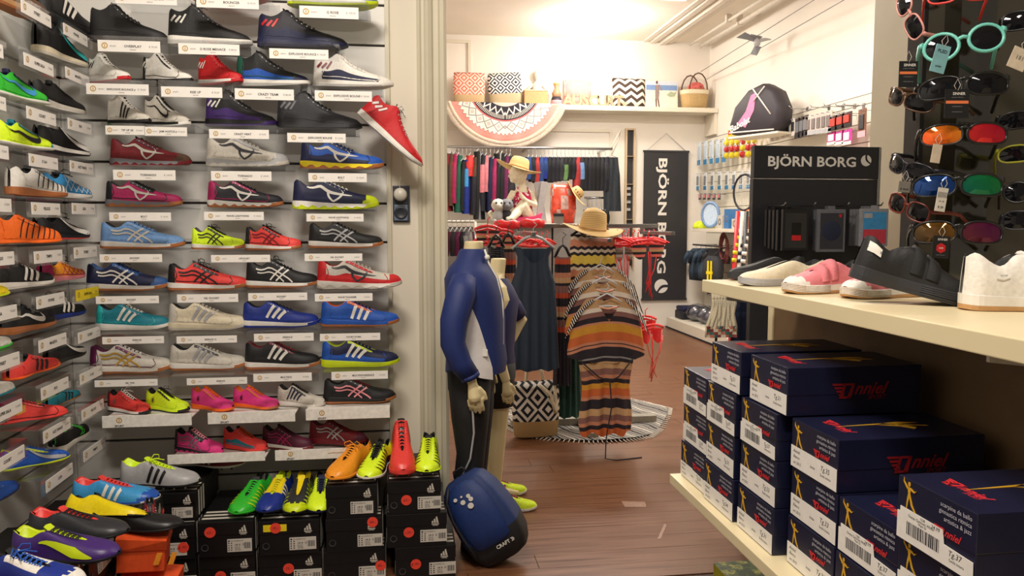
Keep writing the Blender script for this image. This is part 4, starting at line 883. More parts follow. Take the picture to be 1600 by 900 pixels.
def glasses(desc, c, yaw, pitch, fc, l1, l2, s=1, shape='round', roll=0, open_=1):
    """c = bridge centre; front lies in local XZ, temples run to +Y"""
    r = thing('sunglasses', desc, 'sunglasses', c, (radians(pitch), radians(roll), radians(yaw)))
    fm = mat(fc, .3, noise=.0)
    def outline(e, k=1):
        P = []
        for i in range(22):
            a = 2*pi*i/22; ca, sa = cos(a), sin(a)
            if shape == 'round': px_, pz = .0265*k*ca, .0235*k*sa
            elif shape == 'way': px_, pz = .0285*k*math.copysign(abs(ca)**.7, ca), .021*k*math.copysign(abs(sa)**.7, sa)*(1.08 if sa > 0 else .95)
            else: px_, pz = .033*k*math.copysign(abs(ca)**.75, ca), .0195*k*math.copysign(abs(sa)**.8, sa)
            pz += -.25*pz*(ca if False else 0); px_ *= 1
            x = e*(.034 if shape != 'wrap' else .0365)+e*px_; y = .0 + (.010 if shape != 'wrap' else .022)*((abs(x)/.07)**2)
            P.append(Vector((x*s, y*s, (pz-.05*abs(px_)*(1 if shape == 'wrap' else 0))*s)))
        return P
    k = MB()
    for e in (-1, 1):
        O = outline(e); k.tube(O+[O[0], O[1]], .0024*s if shape != 'round' else .0032*s, 6, cap=False)
    bz = .010*s if shape != 'wrap' else .012*s; k.tube([(-.010*s, .001, bz*.7), (0, -.001, bz), (.010*s, .001, bz*.7)], .0035*s, 6)
    mk('frame', k, fm, r)
    for e, lm in ((-1, l1), (1, l2)):
        k = MB(); O = outline(e, .98); c0 = sum(O, Vector())/len(O)-Vector((0, .007*s, 0)); mid = [o*.5+c0*.5-Vector((0, .0022*s, 0)) for o in O]
        n = len(O); k.grid([O, mid], 0, True, cv=True); k.add(mid+[c0], [(i, (i+1) % n, n) for i in range(n)], 0, True); mk('lens', k, lm, r)
    for e in (-1, 1):
        x = (.064 if shape != 'wrap' else .071)*s; y0 = (.009 if shape != 'wrap' else .024)*s
        k = MB(); k.tube([(e*(x-.004*s), y0*.8, .012*s), (e*x, y0+.004, .012*s), (e*x*1.01, y0+.05*s, .010*s), (e*x*.98, y0+.09*s, .004*s), (e*x*.93, y0+.125*s, -.016*s)], [.004*s, .0045*s, .0035*s, .003*s, .003*s], 6, flat=1.3); mk('temple', k, fm, r)
    return r
smoke = lens_mat((26,26,30)); 
yy = 1.40
def gp(px, py, Y=yy): return atY(px, py, Y)
glasses('teal round sunglasses with dark lenses', gp(1506, 66, 1.41), -30, -8, (112,196,182), smoke, smoke, 1.14, 'round', -9)
glasses('black wraparound sunglasses below the teal pair', gp(1507, 132, 1.41), -30, -8, 'black', smoke, smoke, 1.12, 'wrap', -3)
glasses('sport sunglasses with orange and red mirror lenses', gp(1508, 208, 1.41), -30, -8, 'black', lens_mat((235,170,40), (230,90,30)), lens_mat((190,20,50), (220,60,30)), 1.08, 'wrap')
glasses('sport sunglasses with blue and green mirror lenses', gp(1498, 288, 1.41), -30, -8, 'black', lens_mat((22,50,110), (20,60,120)), lens_mat((16,120,60), (20,80,100)), 1.14, 'wrap')
glasses('dark sunglasses with amber and purple mirror lenses', gp(1498, 362, 1.41), -30, -8, 'black', lens_mat((150,100,30), (70,50,20)), lens_mat((90,20,70), (120,60,20)), 1.14, 'wrap')
glasses('orange framed sunglasses cut off by the picture top', gp(1500, -12, 1.44), -30, -8, 'coral', smoke, smoke, .9, 'way')
for i, (py, fc, ds) in enumerate(((30, 'black', 'black sunglasses with red temple at right edge, highest'), (185, 'black', 'black sunglasses at right edge beside the red lenses'), (238, (150,150,40), 'olive yellow sunglasses at right picture edge'), (300, 'black', 'black round sunglasses at right edge beside the green lenses'), (345, 'dk', 'dark sunglasses at right edge, lowest of the column'))):
    glasses(ds, gp(1618, py, 1.42), -36, -8, fc, smoke, smoke, .9, ('way', 'wrap', 'wrap', 'round', 'way')[i])
for i, (px, py, fc, sh, ds) in enumerate(((1414, 24, (214,150,140), 'way', 'pink framed sunglasses hanging upright at the left edge'), (1409, 155, 'brown', 'wrap', 'smoke sunglasses below the pink pair at left edge'), (1410, 262, 'dk', 'wrap', 'dark brown sunglasses at left edge beside the blue lenses'), (1412, 325, (110,40,30), 'way', 'tortoise red sunglasses at left edge, lowest'))):
    glasses(ds, gp(px+4, py, 1.52), -80, 0, fc, smoke, smoke, .9, sh, 62 if i == 0 else 20)
# hang tags
def tagcard(desc, px, py, w, h, Y, col, tilt=0, texts=(), stripe=None, hexa=False, yaw=-8):
    c = gp(px, py, Y); r = thing('hang_tag', desc, 'tag', c, (0, radians(tilt), radians(yaw)))
    k = MB(); k.bbox(-w/2, w/2, -.0008, .0008, -h/2, h/2, .0004); cd = mk('card', k, mat(col, .45), r)
    k = MB(); k.tube([(0, 0, h*.42), (.004, -.003, h*.42+.012), (0, 0, h*.42+.024), (-.005, .003, h*.42+.012), (0, 0, h*.42)], .0006, 4); mk('loop', k, mat('off', .4), r)
    if stripe: k = MB(); k.box(-w*.46, w*.46, -.0012, -.0008, stripe[0]*h, stripe[1]*h); mk('orange_band', k, mat((226,120,70), .5, noise=0), r)
    if hexa: k = MB(); k.prism([(w*.3*cos(pi/6+i*pi/3), -h*.05+w*.3*sin(pi/6+i*pi/3)) for i in range(6)], .0008, .0012, (0,0,0), (1,0,0), (0,0,1)); mk('red_hexagon', k, mat('red', .5, noise=0), r)
    k = MB()
    for t, s, x, z, m in texts: k.text(t, s, (x*w, -.0014, z*h), m=m, off=.02)
    if texts: mk('lettering', k, [mat('white', .5, noise=0), mat('grey', .5, noise=0), INK], cd)
    return r
snt = (('SINNER', .0052, .06, .30, 0), ('eyewear collection', .0022, 0, .20, 1), ('CATEGORY 3', .0024, 0, -.12, 1), ('www.sinner.eu', .0024, 0, -.3, 1))
tagcard('black tag with orange band under the black wraparound pair', 1495, 162, .048, .056, 1.40, 'black', 0, snt, (0, .10))
tagcard('black tag with orange band at the left display edge', 1419, 116, .038, .052, 1.46, 'black', 0, snt, (0, .10))
tagcard('black tag with red hexagon, lowest on the display', 1470, 386, .034, .044, 1.40, 'black', 3, (('SINNER', .0042, .05, .30, 0), ('SAFE', .003, 0, -.08, 0), ('polarised lens', .0022, 0, -.38, 1)), None, True)
tagcard('pale blue tag hanging from the teal sunglasses', 1469, 92, .028, .052, 1.36, (120,170,176), 14, (('PLED', .006, 0, .22, 2), ('polar', .004, 0, -.3, 2)))
tagcard('white price tag under the blue mirror lens', 1471, 312, .020, .046, 1.38, 'off', 8, (('|||||||', .008, 0, .15, 2), ('51-18', .003, 0, -.1, 2), ('€ 59', .004, 0, -.36, 2)))
tagcard('small beige tag below the orange mirror lens', 1463, 240, .018, .036, 1.38, (196,180,160), 8)
tagcard('grey tag under the dark brown left sunglasses', 1413, 292, .024, .022, 1.46, (120,116,108), 6, (('€ 49,95', .004, 0, -.3, 2),))
tagcard('beige tag at the right picture edge', 1592, 92, .034, .040, 1.34, (206,192,170), 22, (('| || |', .006, 0, 0, 2),))
# ------------------------------------------------------------------ black underwear stand
YS = 2.80
a, b = atY(1179, 227, YS), atY(1376, 227, YS); W2 = (b.x-a.x)/2; TOP = a.z
st = thing('display_stand', 'black cardboard underwear display stand with white lettering on header', 'display stand', ((a.x+b.x)/2, YS, 0))
DK = mat((36,37,42), .45, noise=.03, scale=4)
hz = atY(1280, 279, YS).z
k = MB(); k.bbox(-W2, W2, 0, .03, hz, TOP, .002); mk('header_panel', k, DK, st)
k = MB(); k.bbox(-W2, W2, .004, .034, .06, hz-.002, .002); mk('back_panel', k, DK, st)
k = MB(); k.bbox(W2-.005, W2+.001, -.006, .034, .0, TOP-.002, .001); mk('side_edge', k, mat((140,136,126), .4), st)
k = MB(); k.bbox(-W2, W2, -.25, .034, 0, .06, .003); mk('base', k, DK, st)
la = atY(1199, 258, YS-.002); lb_ = atY(1338, 243, YS-.002); k = MB(); lh = (atY(1240, 244.5, YS).z-atY(1240, 259.5, YS).z)
vs, fs, tw = text_geo('BJÖRN BORG', .035); sc = (lb_.x-la.x)/tw
k.T = Matrix.Translation((-(a.x+b.x)/2+la.x, -.001, atY(1240, 259.5, YS).z)) @ Matrix.Diagonal((1, 1, lh/(sc*.98), 1)); k.text('BJÖRN BORG', sc, (0, 0, 0), al='l', off=.035); mk('lettering', k, mat('white', .5, noise=0), st)
def ball_logo(mb, o, ux, uy, r):
    o, ux, uy = Vector(o), Vector(ux), Vector(uy); n = 24; A1 = radians(118); A2 = radians(-62)
    arc = lambda a0, a1, rr=r, c=(0,0): [(c[0]+rr*cos(a0+(a1-a0)*i/n), c[1]+rr*sin(a0+(a1-a0)*i/n)) for i in range(n+1)]
    big = arc(radians(100), radians(320)); sm = arc(radians(78), radians(-25))
    crv = lambda p, q, bow: [(p[0]+(q[0]-p[0])*i/8-bow*r*sin(pi*i/8)*.9, p[1]+(q[1]-p[1])*i/8-bow*r*sin(pi*i/8)*.35) for i in range(9)]
    mb.prism(big+crv(big[-1], big[0], .42)[1:-1], 0, .001, o, ux, uy); mb.prism(sm[::-1]+crv(sm[0], sm[-1], .30)[1:-1], 0, .001, o, ux, uy)
bl = atY(1353, 251, YS); k = MB(); ball_logo(k, (bl.x-(a.x+b.x)/2, -.001, bl.z), (1,0,0), (0,0,1), .0215); mk('ball_logo', k, mat('white', .5, noise=0), st)
cx0 = (a.x+b.x)/2
for hx in (1200, 1245, 1295, 1345):
    q = atY(hx, 322, YS); k = MB(); k.tube([(q.x-cx0, 0, q.z), (q.x-cx0, -.13, q.z), (q.x-cx0, -.14, q.z+.01)], .003, 6); mk('hook', k, mat('silver', .3, 1), st)
def pack(desc, px0, px1, py0, py1, yd, frame, inner, n=1, label=None):
    c0, c1 = atY(px0, py1, yd), atY(px1, py0, yd); w = (c1.x-c0.x)/2; h = (c1.z-c0.z)/2; r = thing('hanging_pack', desc, 'pack', ((c0.x+c1.x)/2, yd, (c0.z+c1.z)/2))
    k = MB(); k.bbox(-w, w, 0, .016, -h, h, .002); mk('sleeve', k, mat(frame, .4), r)
    k = MB(); k.box(-w*.84, w*.84, -.0008, 0, -h*.86, h*.82); mk('window', k, inner, r)
    k = MB(); k.bbox(-.014, .014, .004, .006, h, h+.012, .001); mk('hanger_tab', k, mat(frame, .4), r)
    return r, w, h
film = mat((26,26,28), .12, spec=.8); filmn = mat((22,28,46), .12, spec=.8)
r, w, h = pack('black underwear pack with red-tipped label', 1222, 1264, 327, 392, 2.66, 'black', film)
k = MB(); k.box(-w*.3, w*.42, -.0014, -.0009, -h*.5, h*.35); mk('black_label', k, mat((10,10,10), .5), r); k = MB(); k.box(-w*.3, w*.42, -.0018, -.0014, -h*.5, -h*.25); mk('red_tip', k, mat('red', .5), r)
for i in range(4): pack('plain black pack at the left, %s behind the red-tipped one' % ('directly', 'second', 'third', 'fourth')[i], 1214-6*i, 1254-6*i, 328, 392-2*i, 2.685+.022*i, 'black', film)
r, w, h = pack('grey framed pack with dark blue briefs', 1277, 1322, 327, 394, 2.66, (104,106,112), filmn)
k = MB(); k.T = Matrix.Translation((w*.6, -.001, h*.7)) @ Matrix.Rotation(pi/2, 4, 'X'); k.lathe([(.0001, 0), (.006, 0)], 12); mk('red_dot', k, mat('red'), r)
k = MB(); k.T = Matrix.Translation((0, -.001, 0)) @ Matrix.Rotation(pi/2, 4, 'X'); k.lathe([(.0001, .001), (w*.6, .001), (w*.68, 0)], 20); mk('folded_waistband', k, mat((28,36,62), .6), r)
pack('grey framed pack behind the dark blue briefs', 1272, 1317, 327, 392, 2.69, (90,92,98), filmn)
r, w, h = pack('pack with blue and red shorts at the stand edge', 1344, 1389, 326, 385, 2.66, (150,152,158), mat('lblue', .3))
k = MB(); k.box(-w*.84, w*.84, -.0014, -.0008, -h*.86, -h*.1); mk('red_half', k, mat((206,60,80), .3), r); k = MB(); k.box(-w*.8, -w*.2, -.0016, -.0012, h*.5, h*.75); mk('size_tag', k, mat('lgrey'), r)
for i in range(3): pack('grey pack behind the blue and red one, %s' % ('directly', 'second', 'third')[i], 1339-5*i, 1382-5*i, 327, 384, 2.685+.022*i, (120,120,124), film)
for z in (.75, .52, .30):      # side brackets low on the stand
    k = MB(); k.bbox(-W2+.02, -W2+.09, -.03, .005, z, z+.018, .002); mk('price_clip', k, mat('lgrey', .4), st)
# ------------------------------------------------------------------ back room fittings
CH_ = mat('silver', .25, 1, noise=0)
def vloft(mb, secs, n=20, m=0, p=1.0, mf=None, cap=True):
    rows = [[(cx+rx*math.copysign(abs(cos(2*pi*i/n))**p, cos(2*pi*i/n)), cy+ry*math.copysign(abs(sin(2*pi*i/n))**p, sin(2*pi*i/n)), z) for i in range(n)] for cx, cy, z, rx, ry in secs]
    k = len(mb.v); mb.grid(rows, m, True, cv=True, mf=mf)
    if cap:
        mb.f.append([k+j for j in range(n)][::-1]); mb.mi.append(m); mb.sm.append(True)
        mb.f.append([k+(len(rows)-1)*n+j for j in range(n)]); mb.mi.append(m); mb.sm.append(True)
    return mb
def remesh(o, vox=.006, it=4):
    r = o.modifiers.new('remesh', 'REMESH'); r.mode = 'VOXEL'; r.voxel_size = vox; r.use_smooth_shade = True
    s = o.modifiers.new('smooth', 'SMOOTH'); s.iterations = it; s.factor = .5
    return o
def ltube(mb, pts, rs, n=10): return mb.tube(pts, rs, n, 0, True)
def hand(mb, w, d, side, s=1):        # w wrist point, d pointing direction (down), fingers slightly curled
    w = Vector(w); d = Vector(d).normalized(); f = Vector((1, 0, 0)); f = (f-d*f.dot(d)).normalized(); b = d.cross(f)*side
    ltube(mb, [w, w+d*.02*s, w+d*.055*s, w+d*.072*s], [.017*s, .021*s, .026*s, .020*s], 10)
    for i, (o, L) in enumerate(((-.0245, .045), (-.0085, .056), (.0075, .060), (.0235, .052))):
        a = w+d*.062*s+f*(o*s); k = a+d*(L*.5*s)+b*.004*s; e = k+d*(L*.5*s)+b*.016*s; ltube(mb, [a, k, e], [.0070*s, .0064*s, .0052*s], 7)
    a = w+d*.022*s+f*.018*s; ltube(mb, [a, a+d*.025*s+f*.016*s+b*.01*s, a+d*.052*s+f*.020*s+b*.018*s], [.011*s, .0095*s, .0072*s], 7)
SKIN = mat((222,206,160), .45, noise=.02, scale=5)
def mannequin(desc, loc, rz, H, bare=True):
    """adult-proportioned child, headless; H = neck top height; faces local +X"""
    s = H/1.18; r = thing('mannequin', desc, 'mannequin', loc, (0, 0, radians(rz))); k = MB()
    vloft(k, [(0,0,.60*s,.07*s,.105*s),(0,0,.66*s,.088*s,.125*s),(-.005,0,.72*s,.082*s,.118*s),(0,0,.80*s,.070*s,.10*s),(.004,0,.90*s,.082*s,.118*s),(.008,0,.99*s,.088*s,.13*s),(0,0,1.05*s,.066*s,.125*s),(-.004,0,1.09*s,.045*s,.08*s),(.004,0,1.11*s,.038*s,.045*s),(.012,0,1.18*s,.036*s,.038*s)], 20)
    for e in (-1, 1):
        ltube(k, [(0, e*.055*s, .66*s), (.004, e*.062*s, .52*s), (.006, e*.065*s, .38*s), (-.006, e*.066*s, .26*s), (-.004, e*.068*s, .10*s), (0, e*.07*s, .05*s)], [.072*s, .064*s, .046*s, .047*s, .027*s, .026*s], 12)
        ltube(k, [(-.02*s, e*.07*s, .03*s), (.05*s, e*.075*s, .022*s), (.11*s, e*.08*s, .014*s)], [.024*s, .022*s, .012*s], 8)
    return r, k, s
# --- first mannequin: blue and white training jacket, black tights
r, k, s = mannequin('headless mannequin in blue and white training jacket and black tights', (.248, 2.925, 0), -14, 1.185)
for e in (-1, 1):
    sh, el, wr = Vector((-.005, e*.135, 1.03)), Vector((-.035, e*.178, .83)), Vector((.03, e*.165, .675)); ltube(k, [sh, el, wr], [.037, .031, .019]); hand(k, wr, (.15, 0, -1), e, 1)
b = remesh(mk('body', k, SKIN, r), .0042, 2)
JB = mat((26,45,106), .6, bump=.2, scale=140); JW = mat((222,216,214), .6, noise=.03)
k = MB()
secs = [(.016,0,.690,.116,.135),(.020,0,.73,.118,.13),(.018,0,.80,.112,.126),(.018,0,.89,.112,.134),(.012,0,.98,.110,.146),(.002,0,1.045,.102,.152),(-.002,0,1.085,.082,.124),(.002,0,1.115,.060,.076),(.008,0,1.15,.052,.054),(.010,0,1.157,.046,.048)]
vloft(k, secs, 40, cap=False)
mk('jacket', k, JB, r)
for e in (-1, 1):
    rows = []
    for q in range(13):
        z = .688+.27*q/12; c_, _, rx_, ry_ = [lerp([(a_[2], a_[i_]) for a_ in secs], z) for i_ in (0, 1, 3, 4)]; hwid = radians(29*(1-(q/12)**1.3)+2); cen = radians(12-10*q/12)
        rows.append([(c_+(rx_+.003)*sin(cen+hwid*t), e*(ry_+.003)*cos(cen+hwid*t), z-.03*(abs(t)*.3+.2*t)*(1-q/12)) for t in (-1, -.66, -.33, 0, .33, .66, 1)])
    k = MB(); k.grid(rows, 0, True); mk('white_side_panel', k, JW, r)
k = MB(); k.tube([(.11*c, -.025, z) for z, c in ((.69, 1.14), (.80, 1.13), (.95, 1.13), (1.05, .93), (1.10, .66), (1.155, .51))], .004, 6); mk('zip', k, mat('white', .4), r)
k = MB(); k.ball((.066, -.028, 1.125), .011, 8); mk('zip_pull', k, mat('white', .4), r)
for e in (-1, 1):
    k = MB(); k.tube([(-.005, e*.115, 1.045), (-.012, e*.15, 1.0), (-.035, e*.180, .90), (-.038, e*.186, .82), (-.01, e*.180, .745), (.022, e*.168, .70)], [.05, .056, .051, .046, .043, .036], 14); mk('sleeve', k, JB, r)
    k = MB(); k.tube([(.018, e*.170, .707), (.024, e*.167, .692)], [.0375, .037], 14); mk('cuff', k, JW if e > 0 else JB, r)
k = MB(); k.box(.062, .080, -.126, -.120, .765, .79); mk('brand_patch', k, mat('white'), r)
BT = mat((18,18,20), .7, bump=.2, scale=120)
for e in (-1, 1):
    k = MB(); k.tube([(0, e*.052, .70), (.004, e*.06, .52), (.006, e*.064, .38), (-.006, e*.066, .26), (-.004, e*.068, .08)], [.086, .073, .055, .055, .036], 16); mk('tights_leg', k, BT, r)
k = MB(); vloft(k, [(0,0,.57,.06,.11),(0,0,.62,.09,.125),(0,0,.70,.092,.128),(0,0,.76,.086,.12)], 20); mk('tights_waist', k, BT, r)
k = MB(); k.tube([(.02, -.140, .60), (.028, -.145, .55), (.03, -.136, .48), (.015, -.128, .38), (-.03, -.122, .28)], .004, 5); mk('grey_piping', k, mat('lgrey'), r)
k = MB(); vloft(k, [(.04, -.075, .004, .075, .032), (.04, -.075, .05, .07, .03)], 16); vloft(k, [(.04, .075, .004, .075, .032), (.04, .075, .05, .07, .03)], 16); mk('shoe_pair', k, mat('black', .5), r)
# --- second mannequin: sleeveless navy top, black shorts, bare leg, yellow shoe
r, k, s = mannequin('smaller headless mannequin in navy sleeveless top and black shorts', (.395, 3.36, 0), -8, 1.10)
for e, el, wr in ((-1, (-.005, -.150, .745), (.045, -.145, .585)), (1, (.115, .17, .80), (.07, .12, .72))):
    ltube(k, [(0, e*.12, .955), Vector(el), Vector(wr)], [.036, .030, .020]); hand(k, wr, (.12, 0, -1) if e < 0 else (-.6, -.3, -.6), e, .9)
remesh(mk('body', k, SKIN, r), .0042, 2)
NV = mat((30,36,84), .65, bump=.2, scale=140)
k = MB(); vloft(k, [(.0,0,.60,.088,.122),(0,0,.70,.080,.108),(.004,0,.82,.086,.112),(.010,0,.92,.092,.112),(.004,0,.975,.072,.096),(0,0,1.015,.05,.07)], 24, cap=False, mf=lambda i, j: 1 if i == 3 and j in (17,18,19) else 0); mk('sleeveless_top', k, [NV, JW], r)
k = MB(); k.tube([(.02, .12, .945), (.07, .15, .87), (.10, .165, .82)], [.045, .048, .044], 12); mk('sleeve', k, NV, r)
for e in (-1, 1):
    k = MB(); k.tube([(0, e*.05, .64), (.004, e*.058, .55), (.006, e*.062, .455)], [.086, .078, .070], 16); mk('shorts_leg', k, BT, r)
k = MB(); vloft(k, [(0,0,.52,.06,.11),(0,0,.57,.086,.12),(0,0,.63,.086,.12)], 20); mk('shorts_waist', k, BT, r)
shoe('sneaker', 'neon yellow running shoe with pink laces on mannequin foot', .235, 'low', U('neon white white'), 'three', ('magenta',), (.395+.05, 3.27, 0), (0, 0, radians(-14)), 1.1, 'magenta', wide=1.05)
shoe('sneaker', 'neon yellow running shoe on the farther mannequin foot', .235, 'low', U('neon white white'), 'three', ('magenta',), (.43, 3.46, 0), (0, 0, radians(-4)), 1.1, 'magenta', wide=1.05)
# ------------------------------------------------------------------ garments
def garment(name, m, hw, zt, zb, th, parent=None, nf=5, amp=.012, nu=26, nv=14, loc=None, backtop=None, ph=0, xs=None):
    rows = []
    for iv in range(nv+1):
        v = iv/nv; row = []
        for i in range(nu+1):
            u = -1+2*i/nu; z = zt(u)*(1-v)+zb(u)*v; x = u*hw(v)+(xs(v) if xs else 0)
            row.append((x, -th*max(0, 1-u*u)**.5-amp*(.25+v)*sin(nf*pi*u+ph)*(1-.7*abs(u)**4), z))
        for i in range(nu-1, 0, -1):
            u = -1+2*i/nu; z = (backtop(u) if backtop else zt(u))*(1-v)+zb(u)*v; x = u*hw(v)+(xs(v) if xs else 0)
            row.append((x, th*max(0, 1-u*u)**.5+amp*(.25+v)*sin(nf*pi*u+1+ph), z))
        rows.append(row)
    k = MB(); k.grid(rows, 0, True, cv=True); return mk(name, k, m, parent, loc)
def bands(name, cols, z0, z1, curve=0., fine=None, noise=True, axis='z'):
    """cols: list of (relative width, colour) from top (z1) to bottom (z0)"""
    g = NT(name, .85); x, y, z = g.xyz(); zz = g.val('ADD', z, g.val('MULTIPLY', g.val('MULTIPLY', x, x), curve)) if curve else z
    if fine: zz = g.val('ADD', zz, g.val('MULTIPLY', g.val('PINGPONG', x, fine[0]), fine[1]))
    t = g.val('DIVIDE', g.val('SUBTRACT', z1, zz), z1-z0); tot = sum(w for w, _ in cols); p = 0; st = []
    for w, c in cols: st.append((p/tot, c)); p += w
    if len(st) > 30: st = st[:30]
    c = g.ramp(t, st); return g.done(c) if not noise else g.done(g.mix(g.val('MULTIPLY', g.noise(90, 2), .25), c, (90,70,60)))
MAUVE, TAN, SAL, NAV, YEL, ORA = (140,98,92), (206,166,122), (204,138,108), (34,34,46), (214,154,54), (206,106,56)
TC = [(3,TAN),(2,(236,226,212)),(2,MAUVE),(2.2,NAV),(1.0,SAL),(3.4,YEL),(3.6,ORA),(1.2,SAL),(.5,NAV),(1,SAL),(4.2,NAV),(.7,(150,150,150)),(1.5,NAV),(3,TAN),(2.6,MAUVE),(1.6,SAL),(2,NAV),(2.2,YEL),(3.2,ORA),(1.4,SAL),(4,NAV),(3,TAN),(2.4,MAUVE),(1.6,SAL),(2,NAV),(3,ORA)]
SLV = NT('sleeve_stripes', .85); _x, _y, _z = SLV.xyz(); SLV = SLV.done(SLV.ramp(SLV.val('PINGPONG', SLV.val('ADD', _x, SLV.val('MULTIPLY', _z, .35)), .006), [(0, 'dk'), (.0022/1, (232,224,214))]))
for _nd in SLV.node_tree.nodes:
    if _nd.type == 'VALTORGB': _nd.color_ramp.elements[1].position = .0022
def tunic(desc, pcx, ptop, pbot, Y, hw0, hw1, full):
    a = atY(pcx, ptop, Y); zb = atY(pcx, pbot, Y).z; r = thing('tunic', desc, 'tunic', (a.x, Y, 0)); L = a.z-zb
    zfull = atY(pcx, 676, Y).z
    TM = bands('tunic_stripes', TC, zfull, a.z, 1.1)
    zt = lambda u: a.z-.02*u*u-.12*max(0, 1-abs(u)/.42)**1.0-(.10*max(0, abs(u)-.55)/.45)
    bt = lambda u: a.z-.02*u*u-.02*max(0, 1-abs(u)/.34)-(.10*max(0, abs(u)-.55)/.45)
    garment('bodice', TM, lambda v: hw0+(hw1-hw0)*min(1, v*1.2), zt, lambda u: zb-.03*(1-u*u)+.0*u, .055, r, 4, .008, backtop=bt, nu=34)
    for e in (-1, 1):
        k = MB(); k.grid([[(e*(hw0*.42+(hw0*.60)*t+(hw1-hw0)*t*v*.9+v*.02), -.058*(1-t*.55)-.004, zt(.42+.5*t)+.004-(.02+.10*t)*v) for t in (0, .25, .5, .75, 1)] for v in (0, .33, .66, 1)], 0, True); mk('striped_shoulder', k, SLV, r)
    if full:
        z1 = zb+.12; garment('skirt', TM, lambda v: .150-.012*v+.01*sin(v*9), lambda u: z1, lambda u: zfull+.012*sin(u*9), .05, r, 4, .013, nu=40, nv=18)
        k = MB(); k.tube([(-.15, -.06, zb-.02), (-.06, -.075, zb-.10), (0, -.08, zb-.125), (.05, -.078, zb-.10), (.13, -.06, zb-.01)], .004, 5); k.tube([(0, -.08, zb-.125), (.012, -.08, zb-.26), (-.02, -.09, .10), (-.03, -.12, .006), (.02, -.15, .004), (.17, -.12, .004)], .0035, 5); mk('tie_cord', k, mat('dk', .8), r)
    k = MB(); k.tube([(-.12, .0, a.z-.045), (-.05, .0, a.z+.0), (0, 0, a.z+.025), (.05, 0, a.z), (.12, 0, a.z-.045), (-.12, 0, a.z-.045)], .0045, 6); k.tube([(0, 0, a.z+.025), (0, 0, a.z+.05), (.014, 0, a.z+.065), (0, 0, a.z+.08)], .002, 5); mk('hanger', k, mat('clear', .3), r)
    k = MB(); k.tube([(-.05, -.03, a.z-.045), (0, -.035, a.z-.055), (.05, -.03, a.z-.045)], .006, 6); mk('neck_gather', k, mat((226,160,130), .8), r)
    return r
tunic('striped tunic at the front with yellow and orange bands', 948, 466, 556, 4.02, .188, .216, True)
tunic('striped tunic second from the front, half covered', 943, 440, 520, 4.16, .19, .218, False)
tunic('striped tunic third from the front below the straw hat', 938, 420, 500, 4.30, .19, .216, False)
# navy dress
def simple_dress(desc, px0, px1, pt, pb, Y, m, scoop=.05, th=.045, taper=1.1, name='dress', amp=.010, nf=5, straps=True, hang='black', sh=None):
    a, b = atY(px0, pt, Y), atY(px1, pt, Y); zb = atY((px0+px1)/2, pb, Y).z; w = (b.x-a.x)/2; r = thing(name, desc, 'dress' if name == 'dress' else name.split('_')[-1], ((a.x+b.x)/2, Y, 0)); z0 = a.z
    garment('cloth', m, (lambda v: w*lerp(sh, v)) if sh else (lambda v: w*(.93+(taper-.93)*v+.03*sin(v*7))), lambda u: z0-scoop*max(0, 1-(abs(u)/.7)**2)-.03*max(0, abs(u)-.8), lambda u: zb+.006*sin(u*8), th, r, nf, amp, backtop=lambda u: z0-.01)
    k = MB(); k.tube([(-w*.95, 0, z0-.01), (-w*.4, 0, z0+.045), (0, 0, z0+.062), (w*.4, 0, z0+.045), (w*.95, 0, z0-.01)], .008, 6); k.tube([(0, 0, z0+.06), (0, 0, z0+.10), (.02, 0, z0+.12), (.0, 0, z0+.135)], .0025, 5); mk('hanger', k, mat(hang, .4), r)
    return r, w, z0, zb
ND = mat((34,48,66), .8, noise=.05, bump=.3, scale=90)
simple_dress('plain dark navy dress on a black hanger', 798, 868, 386, 577, 4.10, ND, .085, taper=1.18, hang='silver', sh=[(0,.86),(.07,.70),(.16,.72),(.27,.98),(.6,1.08),(1,1.20)])
ZZ = bands('zigzag', [(1,NAV),(1,(226,216,196)),(2.4,SAL),(1,NAV),(1,(226,216,196)),(1,NAV),(3,(232,206,90)),(1,NAV),(1,(226,216,196)),(2.4,SAL),(1,NAV),(1,TAN),(2.4,SAL),(1,NAV),(1,(226,216,196)),(2,SAL)], .80, 1.20, 0, (.02, .5))
simple_dress('zigzag patterned dress in coral, yellow and navy', 890, 964, 366, 470, 4.45, ZZ, .02, taper=1.05)
simple_dress('dark green long dress behind the front tunic', 868, 905, 470, 650, 4.5, mat((28,66,58), .8, bump=.3), .02, taper=1.3)
PAT = bands('ethnic', [(1,NAV),(1,SAL),(1,TAN),(.6,NAV),(1.4,MAUVE),(1,(200,80,50)),(.6,NAV)]*3, .62, 1.2, 0)
simple_dress('patterned cover-up behind the navy dress, left edge showing', 782, 806, 382, 470, 4.3, PAT, .01, name='cover_up')
simple_dress('patterned cover-up behind the navy dress, right edge showing', 866, 892, 400, 600, 4.3, PAT, .01, name='cover_up')
BW_ = NT('wave_stripes', .85); _x, _y, _z = BW_.xyz(); BW_ = BW_.done(BW_.ramp(BW_.val('PINGPONG', BW_.val('ADD', _z, BW_.val('MULTIPLY', BW_.noise(14), .08)), .008), [(0, 'dk'), (.004, 'off')]))
simple_dress('black and white rippled cover-up by the mannequin neck', 762, 788, 385, 440, 4.2, BW_, .01, name='cover_up')
ORD = ['first', 'second', 'third', 'fourth', 'fifth', 'sixth', 'seventh', 'eighth', 'ninth', 'tenth', 'eleventh', 'twelfth']
